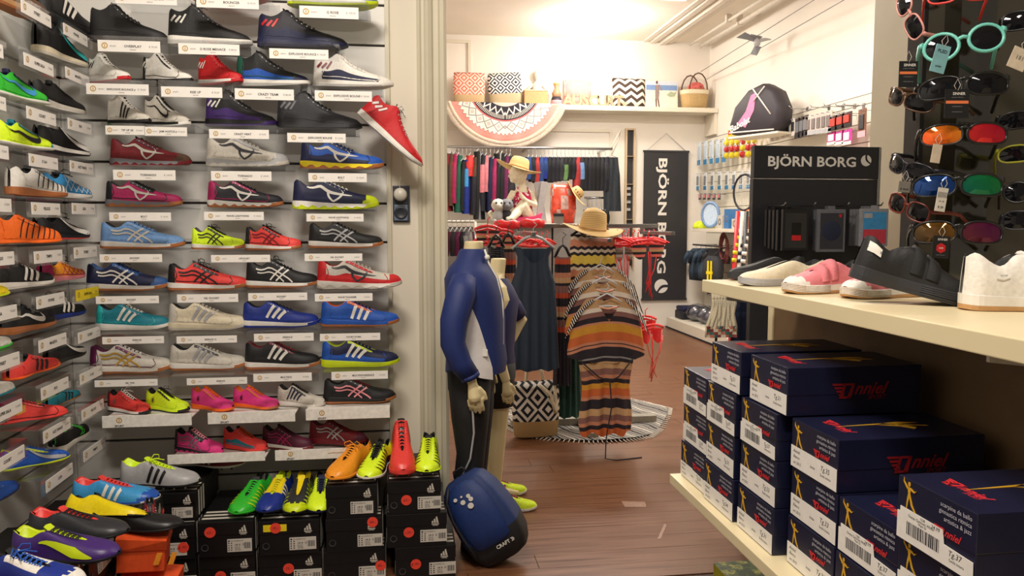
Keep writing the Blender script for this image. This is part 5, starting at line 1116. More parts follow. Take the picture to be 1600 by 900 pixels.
# red see-through hangers and bikini sets on the arms of the rack
RP = mat((236,52,56), .25, noise=.04); 
def bikini(desc, px, py, Y, w, m, strings=True, low=0, dx=0):
    a = atY(px, py, Y); r = thing('bikini', desc, 'bikini', (a.x, Y, a.z), (0, 0, radians(random.uniform(-25, 25))))
    k = MB(); k.tube([(-w, 0, .03), (-w*.5, 0, .045), (0, 0, .05), (w*.5, 0, .045), (w, 0, .03), (w*.9, 0, .015), (0, 0, .032), (-w*.9, 0, .015), (-w, 0, .03)], .007, 6); k.tube([(0, 0, .05), (0, 0, .085), (.015, 0, .10)], .003, 5); mk('hanger', k, RP, r)
    for e in (-1, 1):
        k = MB(); k.grid([[(e*(w*.08+w*.88*t), -.022*sin(pi*t)*(1-v*.5), .02-(.085*v*(sin(pi*min(1, t*.9+.1))**.5))) for t in [i/7 for i in range(8)]] for v in (0, .2, .45, .7, 1)], 0, True); mk('cup', k, m, r)
    if strings:
        k = MB()
        for i in range(6):
            x0 = random.uniform(-w, w); k.tube([(x0, -.01, -.02), (x0*.6, -.02, -.12), (random.uniform(-.02, .03), -.02, -.2), (random.uniform(-.03, .04), -.02, -.24-random.uniform(0, .06))], .0028, 4)
        mk('strings', k, RP, r)
    return r
EM = bands('bikini_print', [(1,(236,120,110)),(.7,NAV),(1.4,(40,40,44)),(.7,(236,120,110)),(1,TAN),(1,NAV)]*2, -.12, .05)
bikini('coral and black bikini top at the right end of the rack', 1012, 388, 4.35, .125, EM)
bikini('brown patterned bikini top right of the zigzag dress', 975, 392, 4.45, .07, bands('print2', [(1,(150,140,130)),(1,(90,80,74)),(1,(190,180,170))]*4, -.12, .05))
bikini('pink and brown bikini top above the front mannequin', 762, 366, 4.4, .075, EM, False)
bikini('coral bikini top left of the navy dress', 786, 372, 4.5, .07, EM, False)
bikini('bright red bikini low on the right side of the rack', 1018, 520, 4.45, .095, RP)
bikini('red bikini bottom beside the low red bikini', 1008, 506, 4.6, .07, RP, False)
for i in range(12):
    a = atY(752+9.6*i, 374-4*sin(i*.5), 4.5+.02*i); r = thing('red_hanger', 'glossy red hanger in the left bunch on the rack, %s from its left end' % ORD[i], 'hanger', (a.x, 4.45+.03*i, a.z), (0, 0, radians(35+random.uniform(-10, 10))), 'red hangers on the left rack arm')
    k = MB(); k.tube([(-.10, 0, -.02), (-.05, 0, .0), (0, 0, .012), (.05, 0, 0), (.10, 0, -.02), (.06, 0, -.03), (-.06, 0, -.03), (-.10, 0, -.02)], .008, 6); k.tube([(0, 0, .01), (0, 0, .04), (.012, 0, .052), (.0, 0, .062)], .0035, 5); mk('bow', k, RP, r)
for i in range(8):
    a = atY(962+10.5*i, 375, 4.45); r = thing('red_hanger', 'glossy red hanger in the right bunch on the rack, %s from its left end' % ORD[i], 'hanger', (a.x, 4.42+.03*i, a.z), (0, 0, radians(-30+random.uniform(-10, 10))), 'red hangers on the right rack arm')
    k = MB(); k.tube([(-.10, 0, -.02), (-.05, 0, .0), (0, 0, .012), (.05, 0, 0), (.10, 0, -.02), (.06, 0, -.03), (-.06, 0, -.03), (-.10, 0, -.02)], .008, 6); k.tube([(0, 0, .01), (0, 0, .04), (.012, 0, .052), (.0, 0, .062)], .0035, 5); mk('bow', k, RP, r)
for i, (x0, x1, yy_) in enumerate(((772, 812, 352), (814, 850, 350))):
    a, b = atY(x0, yy_, 4.56), atY(x1, yy_, 4.56); r = thing('rolled_red_wrap', ('left' if i == 0 else 'right')+' red plastic covered roll lying on the rack bar', 'roll', ((a.x+b.x)/2, 4.56, a.z+.0))
    k = MB(); w = (b.x-a.x)/2; k.tube([(-w, 0, 0), (-w*.5, 0, .006), (0, 0, 0), (w*.5, 0, .005), (w, 0, 0)], [.022, .028, .026, .029, .022], 10); mk('wrap', k, RP, r)
# rack itself
zb = atY(900, 353, 4.6).z; xa, xb = atY(790, 353, 4.6).x, atY(1028, 353, 4.6).x; xc = (xa+xb)/2
rk = thing('clothes_rack', 'chrome clothes rack with crossbar and flat metal floor feet', 'rack', (xc, 4.6, 0))
k = MB(); k.bbox(xa-xc, xb-xc, -.014, .014, zb-.012, zb+.012, .002); mk('crossbar', k, CH_, rk)
k = MB(); k.bbox(-.02, .02, -.02, .02, .03, zb-.012, .002); mk('post', k, CH_, rk)
k = MB(); k.bbox(xa-xc+.03, xb-xc, -.035, .035, .015, .055, .003); mk('foot', k, mat((150,146,132), .4), rk)
k = MB(); k.bbox(-.03, .03, -.32, .35, .012, .04, .003); mk('foot', k, mat((150,146,132), .4), rk)
for e in (-1, 1):
    k = MB(); x = (xa-xc+.08) if e < 0 else (xb-xc-.10); k.bbox(x-.012, x+.012, -.55, .0, zb-.05, zb-.03, .002); k.bbox(x-.012, x+.012, -.012, .012, zb-.05, zb, .002); mk('front_arm', k, CH_, rk)
k = MB(); k.bbox(-.012, .012, -.62, .0, zb-.085, zb-.065, .002); mk('front_arm', k, CH_, rk)
# straw hats
STRAW = NT('straw', .8); _x, _y, _z = STRAW.xyz(); _r = STRAW.val('SQRT', STRAW.val('ADD', STRAW.val('MULTIPLY', _x, _x), STRAW.val('MULTIPLY', _y, _y)))
_q = STRAW.val('PINGPONG', STRAW.val('ADD', _r, _z), .0045); _c = STRAW.ramp(STRAW.val('DIVIDE', _q, .0045), [(0, (172,136,84)), (1, (224,196,140))], 'LINEAR'); STRAW = STRAW.done(_c)
def hat(desc, c, R, rot, band='tan', crown=1.0, dent=True, marks_=False, name='straw_hat'):
    r = thing(name, desc, 'hat', c, rot); rows = []; prof = [(1.0, .0), (.95, -.002), (.8, -.010), (.62, -.012), (.46, .0), (.43, .03), (.41, .18*crown), (.37, .34*crown), (.30, .42*crown), (.18, .44*crown), (.02, .43*crown)]
    for j, (q, z) in enumerate(prof):
        row = []
        for i in range(28):
            a = 2*pi*i/28; wav = .10*cos(2*a)*(q-.4)/.6 if q > .45 else 0; dn = (-.05*crown*(1-abs(sin(a))) if dent and j >= 8 else 0)
            row.append((R*q*cos(a)*(1.0 if q > .45 else 1.05), R*q*sin(a)*.92, R*(z+wav+dn)))
        rows.append(row)
    k = MB(); k.grid(rows, 0, True, cv=True); o = mk('hat_body', k, STRAW, r); so = o.modifiers.new('thick', 'SOLIDIFY'); so.thickness = .003
    k = MB(); pts = [(R*.45*cos(2*pi*i/24), R*.42*sin(2*pi*i/24), R*.05) for i in range(25)]; k.tube(pts, R*.022, 6, cap=False); mk('hat_band', k, mat(band, .7), r)
    if marks_:
        k = MB()
        for i in range(4):
            a = -pi/2+.5*(i-1.5); k.ball((R*.43*cos(a), R*.41*sin(a), R*.16*crown), R*.06, 6, sc=(.6, .6, 1.3))
        mk('dark_motif', k, mat('brown'), r)
    return r
c = atY(926, 361, 4.42); hat('wide-brimmed woven straw hat resting on the rack bar', (c.x, 4.42, c.z+.01), .178, (radians(8), radians(6), 0), 'tan', 1.6)
c = atY(899, 303, 6.60); hat('small straw hat with dark motifs, tilted on its side', (c.x, 6.60, c.z), .13, (radians(18), radians(52), radians(10)), 'tan', 1.2, True, True)
# bag on the floor and striped beach towel
def diamonds(name, c1, c2, sx, sz, base, zbase, n=3):
    g = NT(name, .85); x, y, z = g.xyz(); d = g.val('ADD', g.val('DIVIDE', g.val('PINGPONG', x, sx), sx), g.val('DIVIDE', g.val('PINGPONG', g.val('SUBTRACT', z, zbase), sz), sz))
    st = []; 
    for i in range(2*n): st.append((i/(2*n), c1 if i % 2 == 0 else c2))
    c = g.ramp(g.val('MULTIPLY', d, .5), st); return g.done(g.mix(g.val('LESS_THAN', z, zbase), c, base))
def tote(desc, px0, px1, pt, pb, Y, m, rz=0, handles=True, cat='bag', tilt=0, hc='cream', z=None):
    a, b = atY(px0, pb, Y), atY(px1, pt, Y); w, h = (b.x-a.x)/2, b.z-a.z; r = thing('beach_bag', desc, cat, ((a.x+b.x)/2, Y, a.z if z is None else z), (0, radians(tilt), radians(rz)))
    k = MB(); vloft(k, [(0,0,0,w*.86,w*.34),(0,0,h*.02,w*.92,w*.38),(0,0,h*.5,w*1.0,w*.42),(0,0,h*.85,w*.98,w*.30),(0,0,h,w*.95,w*.12),(0,0,h*.97,w*.90,w*.08)], 28, p=.6); mk('bag_body', k, m, r)
    if handles:
        for e in (-1, 1):
            k = MB(); k.tube([(-w*.4, e*w*.15-.0, h*.95), (-w*.32, e*w*.3, h*1.15), (0, e*w*.36, h*1.24), (w*.32, e*w*.3, h*1.15), (w*.4, e*w*.15, h*.95)] if e > 0 else [(w*.1, -w*.3, h*.95), (w*.5, -w*.52, h*.8), (w*.72, -w*.5, h*.45), (w*.80, -w*.44, h*.50), (w*.7, -w*.36, h*.95)], .010, 6); mk('rope_handle', k, mat(hc, .9, bump=.4), r)
    return r
DB = diamonds('bw_diamonds', 'dk', 'off', .062, .07, (170,140,96), .095, 3)
tote('black and white diamond beach bag with tan base on floor', 800, 874, 585, 672, 4.38, DB, 4, z=.012)
a = atZ(915, 664, 0); TW = bands('towel_stripes', [(2,'dk'),(1,'off'),(1,'dk'),(.6,'off'),(3,'dk'),(2,(150,146,140)),(1,'off'),(1,'dk')]*3, -.3, .4, 0, (.03, .3))
g = NT('towel_pattern', .9); x, y, z = g.xyz(); t = g.val('ADD', x, g.val('ADD', g.val('MULTIPLY', y, .45), g.val('MULTIPLY', g.noise(5), .08))); TW = g.done(g.ramp(g.val('DIVIDE', g.val('PINGPONG', t, .09), .09), [(0,'dk'),(.12,(170,164,152)),(.2,'dk'),(.30,'off'),(.36,'dk'),(.5,(120,116,108)),(.56,'off'),(.62,'dk'),(.7,(190,184,172)),(.78,'dk'),(.9,'off')]))
tw = thing('beach_towel', 'black and white striped beach towel spread under the rack', 'towel', (a.x, a.y, 0))
OUT = [atZ(*p, 0) for p in ((786,652),(792,668),(815,680),(860,688),(920,692),(975,690),(1015,684),(1030,672),(1043,650),(1046,640),(1015,632),(985,625),(930,620),(860,622),(810,630),(792,640))]
cc = Vector((a.x, a.y, 0)); k = MB(); rows = []
for q in (0, .3, .6, .8, .92, 1.0):
    rows.append([((p.x-cc.x)*q, (p.y-cc.y)*q, .006+.012*abs(sin(i*2.3+q*9))*(q > .2)) for i, p in enumerate(OUT)])
k.grid(rows, 0, True, cv=True); o = mk('towel_cloth', k, TW, tw); sd = o.modifiers.new('sub', 'SUBSURF'); sd.levels = sd.render_levels = 2
k = MB()
for i in range(len(OUT)):
    p, q_ = OUT[i]-cc, OUT[(i+1) % len(OUT)]-cc
    for j in range(8):
        c = p.lerp(q_, j/8); dv = c.normalized(); k.tube([(c.x*.985, c.y*.985, .01), (c.x+dv.x*.03, c.y+dv.y*.03, .004)], .0035, 4)
q = mk('fringe', k, mat('off', .9), tw); q['kind'] = 'stuff'
# ------------------------------------------------------------------ far wall: shelf, towel, display pieces
YF1 = YF-.001; YS_ = 8.74
FT = mat((226,218,200), .5, noise=.01, scale=3)
zsh = atY(900, 164, YS_).z; xr = XW-.002; xl = atY(690, 164, YS_).x
sh = thing('wall_shelf', 'long cream wall shelf high on the far wall', 'shelf', (xl, YF1, zsh))
k = MB(); k.bbox(0, xr-xl, YS_-YF1, 0, -.055, 0, .006); mk('shelf_board', k, FT, sh)
k = MB(); k.bbox(xr-xl-.04, xr-xl, YS_-YF1+.02, 0, -.30, -.056, .003); mk('end_bracket', k, FT, sh)
ZT = zsh+.0005
def onshelf(px, py=158): return atY(px, py, YS_+.12)
CB = diamonds('coral_diamonds', (236,120,100), (240,216,200), .062, .062, (206,176,136), .10, 3)
BB = diamonds('black_diamonds', (40,38,48), (240,236,230), .060, .060, (200,180,146), .11, 3)
tote('coral diamond patterned beach bag on the high shelf', 708, 758, 109, 157, YS_+.13, CB, 0, False, z=ZT)
tote('black diamond patterned beach bag on the high shelf', 764, 817, 110, 157, YS_+.13, BB, 0, False, tilt=-4, z=ZT+.012)
p = onshelf(836); q = atY(836, 144, YS_+.12)
r = thing('cardboard_box', 'pale wooden box on the high shelf right of the bags', 'box', (p.x, YS_+.12, ZT)); k = MB(); k.bbox(-.135, .135, -.08, .1, 0, q.z-ZT, .004); mk('box_body', k, mat('tan', .6), r); k = MB(); k.bbox(-.14, .14, -.085, .105, q.z-ZT, q.z-ZT+.015, .003); mk('box_lid', k, mat((230,200,150), .6), r)
# white seated doll behind the box, and brown bottle with pink skirt
p = onshelf(842); r = thing('white_figurine', 'white figurine standing on the shelf behind the wooden box', 'figurine', (p.x, YS_+.25, ZT)); k = MB(); vloft(k, [(0,0,0,.05,.04),(0,0,.15,.045,.035),(0,0,.26,.06,.04),(0,0,.30,.02,.02),(0,0,.32,.02,.02),(0,0,.36,.045,.04),(0,0,.41,.035,.035),(0,0,.43,.005,.005)], 14)
for e in (-1, 1): k.tube([(e*.05, 0, .26), (e*.11, -.02, .20), (e*.12, -.04, .12)], [.018, .014, .011], 6)
mk('figure', k, mat('off', .5), r)
p = onshelf(869); r = thing('brown_figurine', 'brown figurine with pink and black banded skirt on shelf', 'figurine', (p.x, YS_+.10, ZT)); k = MB(); vloft(k, [(0,0,.09,.05,.04),(0,0,.14,.055,.045),(0,0,.18,.035,.03),(0,0,.20,.025,.025),(0,0,.23,.035,.03),(0,0,.255,.02,.02)], 14); mk('figure', k, mat((170,130,96), .5), r)
k = MB(); vloft(k, [(0,0,0,.075,.06),(0,0,.06,.066,.055),(0,0,.10,.052,.045)], 14, mf=lambda i, j: i % 2); mk('skirt', k, [mat((232,150,160)), mat('dk')], r)
k = MB(); k.ball((0, 0, .25), .045, 10, sc=(1, 1, .5)); mk('hat', k, mat((222,190,130)), r)
# cushions
def cushion(desc, px0, px1, pt, m, rz=0, tilt=0, dep=.07, fr=None, yy=.16):
    a, b = atY(px0, 158, YS_+yy), atY(px1, pt, YS_+yy); w = (b.x-a.x)/2; h = b.z-ZT; r = thing('cushion', desc, 'cushion', ((a.x+b.x)/2, YS_+yy, ZT), (radians(-10), radians(tilt), radians(rz)))
    k = MB(); N = 10
    for sgn in (-1, 1): k.grid([[(w*(-1+2*i/N)*(1-.04*(1-abs(2*j/N-1))), sgn*dep*(max(0, 1-(2*i/N-1)**4)*max(0, 1-(2*j/N-1)**4))**.6, h*j/N) for i in range(N+1)] for j in range(N+1)], 0, True)
    mk('cushion_cover', k, m, r)
    if fr:
        k = MB()
        for i in range(22): x = -w+2*w*i/21; k.tube([(x, -dep*.6, h*.98), (x+.004, -dep*1.1, h*.7), (x-.004, -dep*1.12, h*.35)], .005, 4)
        q = mk('fringe', k, mat(fr, .9), r); q['kind'] = 'stuff'
    return r
cushion('pink cushion with cream fringe behind the letters', 880, 924, 124, mat((216,150,140), .9), 0, 2, .06, (236,222,206), .24)
g = NT('chevron', .9); x, y, z = g.xyz(); t = g.val('ADD', z, g.val('MULTIPLY', g.val('PINGPONG', x, .07), .75)); CV = g.done(g.ramp(g.val('DIVIDE', g.val('PINGPONG', t, .042), .042), [(0, (236,226,208)), (.5, (74,60,54))]))
cushion('brown and cream chevron cushion on the high shelf', 957, 1011, 121, CV, 0, 1, .08, yy=.2)
# free standing letters
wood = mat((176,150,118), .6, noise=.1, scale=20)
for i, ch in enumerate('AUSCURT'):
    a = atY(888+13.2*i, 158, YS_+.06); r = thing('wooden_letter', 'wooden letter %s standing on the high shelf edge, %s of seven' % (ch, words_l[i]), 'letter', (a.x, YS_+.06, ZT)); k = MB(); k.text(ch, .125, (0, 0, 0), ext=.09, off=.05); mk('letter_body', k, wood, r)
# poster print of a beach walker
a, b = atY(1009, 160, YS_+.16), atY(1060, 126, YS_+.16); w, h = (b.x-a.x)/2, b.z-ZT
r = thing('poster', 'beach photo poster with woman in patterned dress on shelf', 'poster', ((a.x+b.x)/2, YS_+.16, ZT), (radians(-4), 0, 0)); k = MB(); k.bbox(-w, w, 0, .012, 0, h, .002); mk('board', k, mat((236,224,208), .5), r)
k = MB(); k.box(-w*.96, w*.96, -.001, 0, h*.66, h*.84, 0); k.box(-w*.96, w*.96, -.001, 0, h*.84, h*.98, 1); k.prism([(w*.3,h*.5),(w*.55,h*.62),(w*.8,h*.58),(w*.95,h*.66),(w*.8,h*.45),(w*.5,h*.42)], .001, .002, m=2); mk('printed_scene', k, [mat((120,150,196)), mat((206,212,222)), mat((170,180,150))], r)
k = MB(); P = lambda pts, m: k.prism([(w*(-.30+a*.5), h*b) for a, b in pts], .002, .003, m=m)
P([(-.10,.88),(.10,.88),(.14,.96),(0,1.0),(-.13,.95)], 0); P([(-.16,.84),(.22,.84),(.30,.55),(.2,.35),(-.2,.35),(-.22,.6)], 1); P([(-.2,.35),(-.02,.35),(-.02,.02),(-.14,.02)], 0); P([(.04,.35),(.2,.35),(.36,.02),(.24,.02)], 0); P([(.2,.8),(.6,.62),(.62,.68),(.25,.88)], 1)
mk('printed_woman', k, [mat((96,66,56)), mat((150,130,126))], r)
# straw basket
p = onshelf(1086); r = thing('straw_basket', 'straw basket with dark hoop handles and pink cloth inside', 'basket', (p.x, YS_+.15, ZT)); k = MB(); vloft(k, [(0,0,0,.14,.10),(0,0,.08,.15,.105),(0,0,.19,.165,.11),(0,0,.22,.17,.115),(0,0,.205,.155,.10)], 24, p=.7); mk('basket_body', k, mat((190,160,110), .9, bump=1, scale=70), r)
k = MB(); vloft(k, [(0,0,.17,.162,.112),(0,0,.215,.172,.117)], 24, p=.7, cap=False); mk('shell_trim', k, mat('cream', .7, bump=1, scale=90), r)
for e in (-1, 1): k = MB(); k.tube([(.11*cos(t*pi/8)-.02*e, e*.08, .21+.20*sin(t*pi/8)) for t in range(9)], .008, 6); mk('handle', k, mat('brown'), r)
k = MB(); k.ball((.02, 0, .24), .09, 10, sc=(1.2, .9, .9)); mk('pink_cloth', k, mat((222,110,104), .8, noise=.3, scale=30), r)
# round towel hanging as a half moon
cx, cz = atY(789, 129, YS_-.02).x, atY(789, 129, YS_-.02).z; RR = .695
g = NT('round_towel', .9); x, y, z = g.xyz(); rr = g.val('SQRT', g.val('ADD', g.val('MULTIPLY', x, x), g.val('MULTIPLY', z, z))); an = g.val('ARCTAN2', x, z)
w1 = g.val('PINGPONG', an, .045); w2 = g.val('PINGPONG', an, .115); w3 = g.val('PINGPONG', an, .0225)
base = g.ramp(g.val('DIVIDE', rr, RR), [(0, (210,190,180)), (.38, (48,46,56)), (.60, (236,110,110)), (.625, (238,232,222)), (.86, (240,150,140)), (.93, (238,214,190))])
zig = g.val('LESS_THAN', g.val('ABSOLUTE', g.val('SUBTRACT', g.val('SUBTRACT', rr, .565), g.val('MULTIPLY', w1, .7))), .006)
c = g.mix(zig, base, (48,46,56))
pk = g.val('MULTIPLY', g.val('GREATER_THAN', rr, g.val('ADD', .565, g.val('MULTIPLY', w1, .7))), g.val('LESS_THAN', rr, .60)); c = g.mix(pk, c, (240,150,140))
dm = g.val('ADD', g.val('ABSOLUTE', g.val('SUBTRACT', rr, .495)), g.val('MULTIPLY', w2, .5)); c = g.mix(g.val('LESS_THAN', g.val('ABSOLUTE', g.val('SUBTRACT', dm, .055)), .008), c, (150,146,140)); c = g.mix(g.val('LESS_THAN', dm, .028), c, (240,190,184))
tk = g.val('MULTIPLY', g.val('LESS_THAN', w3, .008), g.val('MULTIPLY', g.val('GREATER_THAN', rr, .36), g.val('LESS_THAN', rr, .405))); c = g.mix(tk, c, (238,232,222))
ch = g.val('LESS_THAN', g.val('ABSOLUTE', g.val('SUBTRACT', g.val('SUBTRACT', rr, .29), g.val('MULTIPLY', w2, .6))), .014); c = g.mix(ch, c, (226,220,214))
RT = g.done(c)
r = thing('round_towel', 'round fringed beach towel hanging half over the high shelf', 'towel', (cx, YS_-.02, cz)); dz = zsh-cz; rows = []
for i in range(41):
    u = -1+2*i/40; x = u*RR*.965; zb = -sqrt(max(0, RR*RR-x*x)); zt_ = min(dz+.004, -.001) ; zb = min(zb, zt_-.002)
    rows.append([(x, -.014-.010*sin(i*.9)*(j/6), zt_+(zb-zt_)*j/6) for j in range(7)])
k = MB(); k.grid(rows, 0, True); o = mk('towel_cloth', k, RT, r); sd = o.modifiers.new('thick', 'SOLIDIFY'); sd.thickness = .006
k = MB()
for i in range(170):
    a = -pi+pi*(i+.5)/170; 
    if RR*sin(a) > dz: continue
    for rad, ln in ((RR*.995, .05), (RR*.94, .035)):
        k.tube([(rad*cos(a), -.022, rad*sin(a)), ((rad+ln)*cos(a), -.028, (rad+ln*.7)*sin(a)-.01)], .0055, 4)
q = mk('fringe', k, mat((238,222,204), .9), r); q['kind'] = 'stuff'
# left door on the far wall, wall panelling frame, niche
def farpanel(name, px0, px1, pt, pb, m, kind=None, dy=.02):
    a, b = atY(px0, pb, YF1), atY(px1, pt, YF1); k = MB(); t = .035
    for q in ((a.x-t, a.x, a.z-t, b.z+t), (b.x, b.x+t, a.z-t, b.z+t), (a.x, b.x, b.z, b.z+t), (a.x, b.x, a.z-t, a.z)): k.box(q[0], q[1], YF1-dy, YF1, q[2], q[3])
    return struct(name, k, m)
farpanel('trim_1', 690, 731, 68, 158, FT); farpanel('trim_2', 640, 952, 207, 345, FT)
a, b = atY(977, 345, YF1), atY(989, 204, YF1)
r = thing('wall_niche', 'narrow dark shelf niche with small boxes in the far wall', 'niche', ((a.x+b.x)/2, YF1, 0)); w = (b.x-a.x)/2
k = MB(); k.box(-w, w, -.012, 0, .75, b.z); mk('dark_back', k, mat((44,44,50), .5), r)
k = MB()
for x in (-w-.02, w): k.box(x, x+.02, -.05, 0, .72, b.z+.02)
k.box(-w, w, -.05, 0, b.z, b.z+.02); mk('niche_frame', k, mat((206,184,150), .5), r)
for z in (1.30, 1.72, 2.05): k = MB(); k.box(-w, w, -.05, -.012, z, z+.012); mk('niche_shelf', k, mat((150,130,104), .5), r)
for i, z in enumerate((1.41, 1.50, 1.59, 1.66)): k = MB(); k.box(-w*.9, w*.2, -.045, -.013, z, z+.03); mk('small_box', k, mat('lgrey'), r)
# tall banner
a, b = atY(1003, 468, YF1-.03), atY(1076, 237, YF1-.03); w = (b.x-a.x)/2
r = thing('banner', 'tall black hanging banner with white vertical lettering', 'banner', ((a.x+b.x)/2, YF1-.03, 0)); k = MB(); k.bbox(-w, w, 0, .008, a.z, b.z, .002); mk('banner_sheet', k, mat((44,44,48), .45, noise=.03, scale=3), r)
for z in (a.z, b.z): k = MB(); k.bbox(-w-.01, w+.01, -.006, .014, z-.012, z+.012, .003); mk('banner_rail', k, mat('char', .3), r)
k = MB(); ap = atY(1035, 208, YF1-.02).z; k.tube([(-w*.9, .004, b.z), (0, .01, ap), (w*.9, .004, b.z)], .003, 4); mk('hanging_cord', k, mat('lgrey'), r)
z0 = atY(1035, 246, YF1-.03).z; z1 = atY(1035, 427, YF1-.03).z; xb_ = atY(1029, 300, YF1-.03).x-(a.x+b.x)/2; xt_ = atY(1042, 300, YF1-.03).x-(a.x+b.x)/2
tw_ = text_geo('BJÖRN BORG', .035)[2]; sc = (z0-z1)/tw_; k = MB(); k.T = Matrix.Translation((xb_, -.002, z0)) @ Matrix.Diagonal(((xt_-xb_)/sc, 1, 1, 1)); k.text('BJÖRN BORG', sc, (0, 0, 0), (0,0,-1), (1,0,0), al='l', off=.035); mk('lettering', k, mat('white', noise=0), r)
bl = atY(1033, 447, YF1-.03); k = MB(); ball_logo(k, (bl.x-(a.x+b.x)/2, -.002, bl.z), (0,0,-1), (1,0,0), .085); mk('ball_logo', k, mat('white', noise=0), r)
# swimwear rail along the far wall
Yr = 8.62; zr = atY(830, 231, Yr).z; x0, x1 = atY(690, 231, Yr).x, atY(957, 231, Yr).x
r = thing('hanging_rail', 'chrome wall rail holding the swimwear along the far wall', 'rail', ((x0+x1)/2, Yr, zr)); w = (x1-x0)/2
k = MB(); k.tube([(-w, 0, 0), (w, 0, 0)], .014, 8); mk('rail_bar', k, CH_, r)
for x in (-w+.2, 0, w-.06): k = MB(); k.bbox(x-.012, x+.012, 0, YF1-Yr, -.012, .012, .002); mk('wall_bracket', k, CH_, r)
k = MB(); k.tube([(w-.02, 0, 0), (w+.05, .05, .12), (w+.12, .1, .22), (w+.10, .12, .10), (w+.02, .1, -.05)], .006, 5); mk('wire_end', k, mat('off', .4), r)
def hung(desc, px, pt, pb, hwpx, col, col2=None, Y=Yr, cat='swimwear', name='swimsuit', group=None, rz=70, zr_=None, strapy=False):
    a = atY(px, pt, Y); zb = atY(px, pb, Y).z; h = a.z-zb; w = hwpx*.0072; r = thing(name, desc, cat, (a.x, Y, a.z), (0, 0, radians(rz))); zz = (zr_ if zr_ is not None else zr)-a.z
    key = (name, round(h, 2), round(w, 2)); k = MB(); rows = []
    for iv in range(7):
        v = iv/6; ww = w*(.72+.28*min(1, v*3)) if not strapy else w*(.35+.65*min(1, v*2.2)); rows.append([(ww*(-1+2*i/8), -.030-.018*sin(i*2.1+v*3), -h*v) for i in range(9)]+[(ww*(1-2*i/8), .030+.018*sin(i*2.1+v*2), -h*v) for i in range(1, 8)])
    q0 = random.randint(0, 3); pj_ = (q0, q0+1, q0+8, q0+9, q0+12); pi_ = range(random.randint(0, 2), random.randint(3, 6))
    k.grid(rows, 0, True, cv=True, mf=lambda i, j: 1 if (col2 and (j in pj_) and i in pi_) else 0)
    mk('cloth', k, [mat(col, .75, noise=.1, scale=30), mat(col2 or col, .75, noise=.1, scale=30)], r)
    k = MB(); k.tube([(-w*.75, 0, -.004), (0, 0, .03), (w*.75, 0, -.004)], .005, 4); k.tube([(0, 0, .03), (0, 0, zz-.02), (.016, 0, zz), (0, 0, zz+.017), (-.012, 0, zz)], .0032, 4); mk('hanger', k, mat('clear', .3), r)
    return r
DG, DB_, DR, GR_ = (34,92,62), (40,70,130), (176,52,52), (110,150,90)
trunks = [(DB_,'navy','blue and navy'),('dk',DG,'near-black and green'),('dk',DR,'black with red streak'),(DB_,'off','blue with pale streak'),('royal',DB_,'royal blue'),('black',DG,'black with green streak'),('dk','coral','near-black with coral streak'),('dk','off','near-black with white streak'),('char','maroon','charcoal and maroon'),('black',GR_,'black with sage streak'),('black','off','black with white streak'),('dk',DR,'near-black with red streak'),(DR,'dk','red with dark streak'),('dk','sky','dark with sky blue streak'),('black',DR,'black and red'),('dk',DG,'dark with green streak'),('black',GR_,'black with pale green streak'),('black',DR,'black with brick streak'),('dk','off','dark with off-white streak'),('dk','char','dark with charcoal streak')]
cw = dict(dk='near-black', off='off-white', royal='royal blue', lblue='light blue', dgreen='dark green', char='charcoal')
for i, (a_, b_, d_) in enumerate(trunks):
    hung('%s swim shorts, %s of twenty right of the doll' % (d_, ['1st','2nd','3rd'][i] if i < 3 else '%dth' % (i+1)), 826+6.3*i, 246, 282+random.randint(-2, 4) if i < 12 else 298, 11, a_, b_, name='swim_shorts', cat='swim shorts', rz=74)
suits = [('dred','dk',242,330),('brown','coral',240,322),('magenta','dk',241,318),('dgreen','dk',243,332),('black','black',252,330),('royal','lblue',250,334),('coral','red',243,276),('brown','dk',246,336),('black','grey',237,343),('dk','rose',243,330),('rose','grey',243,300),('navy','dk',246,332),('magenta','magenta',248,330),('black','lgrey',240,342),('black','grey',240,334),('plum','dk',244,322),('char','rose',244,300)]
for i, (a_, b_, t_, bt_) in enumerate(suits):
    hung('%s and %s swimsuit, %s from the door frame on the wall rail' % (cw.get(a_, a_), cw.get(b_, b_) if b_ != a_ else 'plain', ['1st','2nd','3rd'][i] if i < 3 else '%dth' % (i+1)), 698+6.2*i, t_, bt_, 11 if i not in (8, 13) else 14, a_, b_, rz=66, strapy=True)
r = hung('dark long-sleeved jacket at the right end of the wall rail', 955, 246, 330, 16, (40,48,56), None, name='jacket', cat='jacket', rz=20)
# lower rail with grey bottoms
z2 = atY(930, 309, Yr).z; a, b = atY(913, 309, Yr), atY(950, 309, Yr); r = thing('lower_rail', 'short lower chrome rail beneath the swim trunks', 'rail', ((a.x+b.x)/2, Yr, z2)); w = (b.x-a.x)/2; k = MB(); k.tube([(-w, 0, 0), (w, 0, 0)], .012, 6); mk('rail_bar', k, CH_, r); k = MB(); k.bbox(-.012, .012, 0, YF1-Yr, -.012, .012, .002); mk('wall_bracket', k, CH_, r)
for i in range(5): hung('dark bottoms on the lower rail, %s from its left end' % words_l[i], 918+7*i, 328, 352, 10, ('grey','dk','char','navy','black')[i], None, name='swim_bottoms', cat='swimwear', rz=70, zr_=z2)
# low grey shelf body below the rail
a, b = atY(690, 330, YF1), atY(964, 480, YF1); k = MB(); k.box(a.x, b.x, YF1-.5, YF1, .02, atY(830, 352, 8.55).z); o = mk('low_cabinet', k, mat((128,124,120), .6)); tag(o, 'grey low cabinet under the swimwear rail along far wall', 'cabinet')
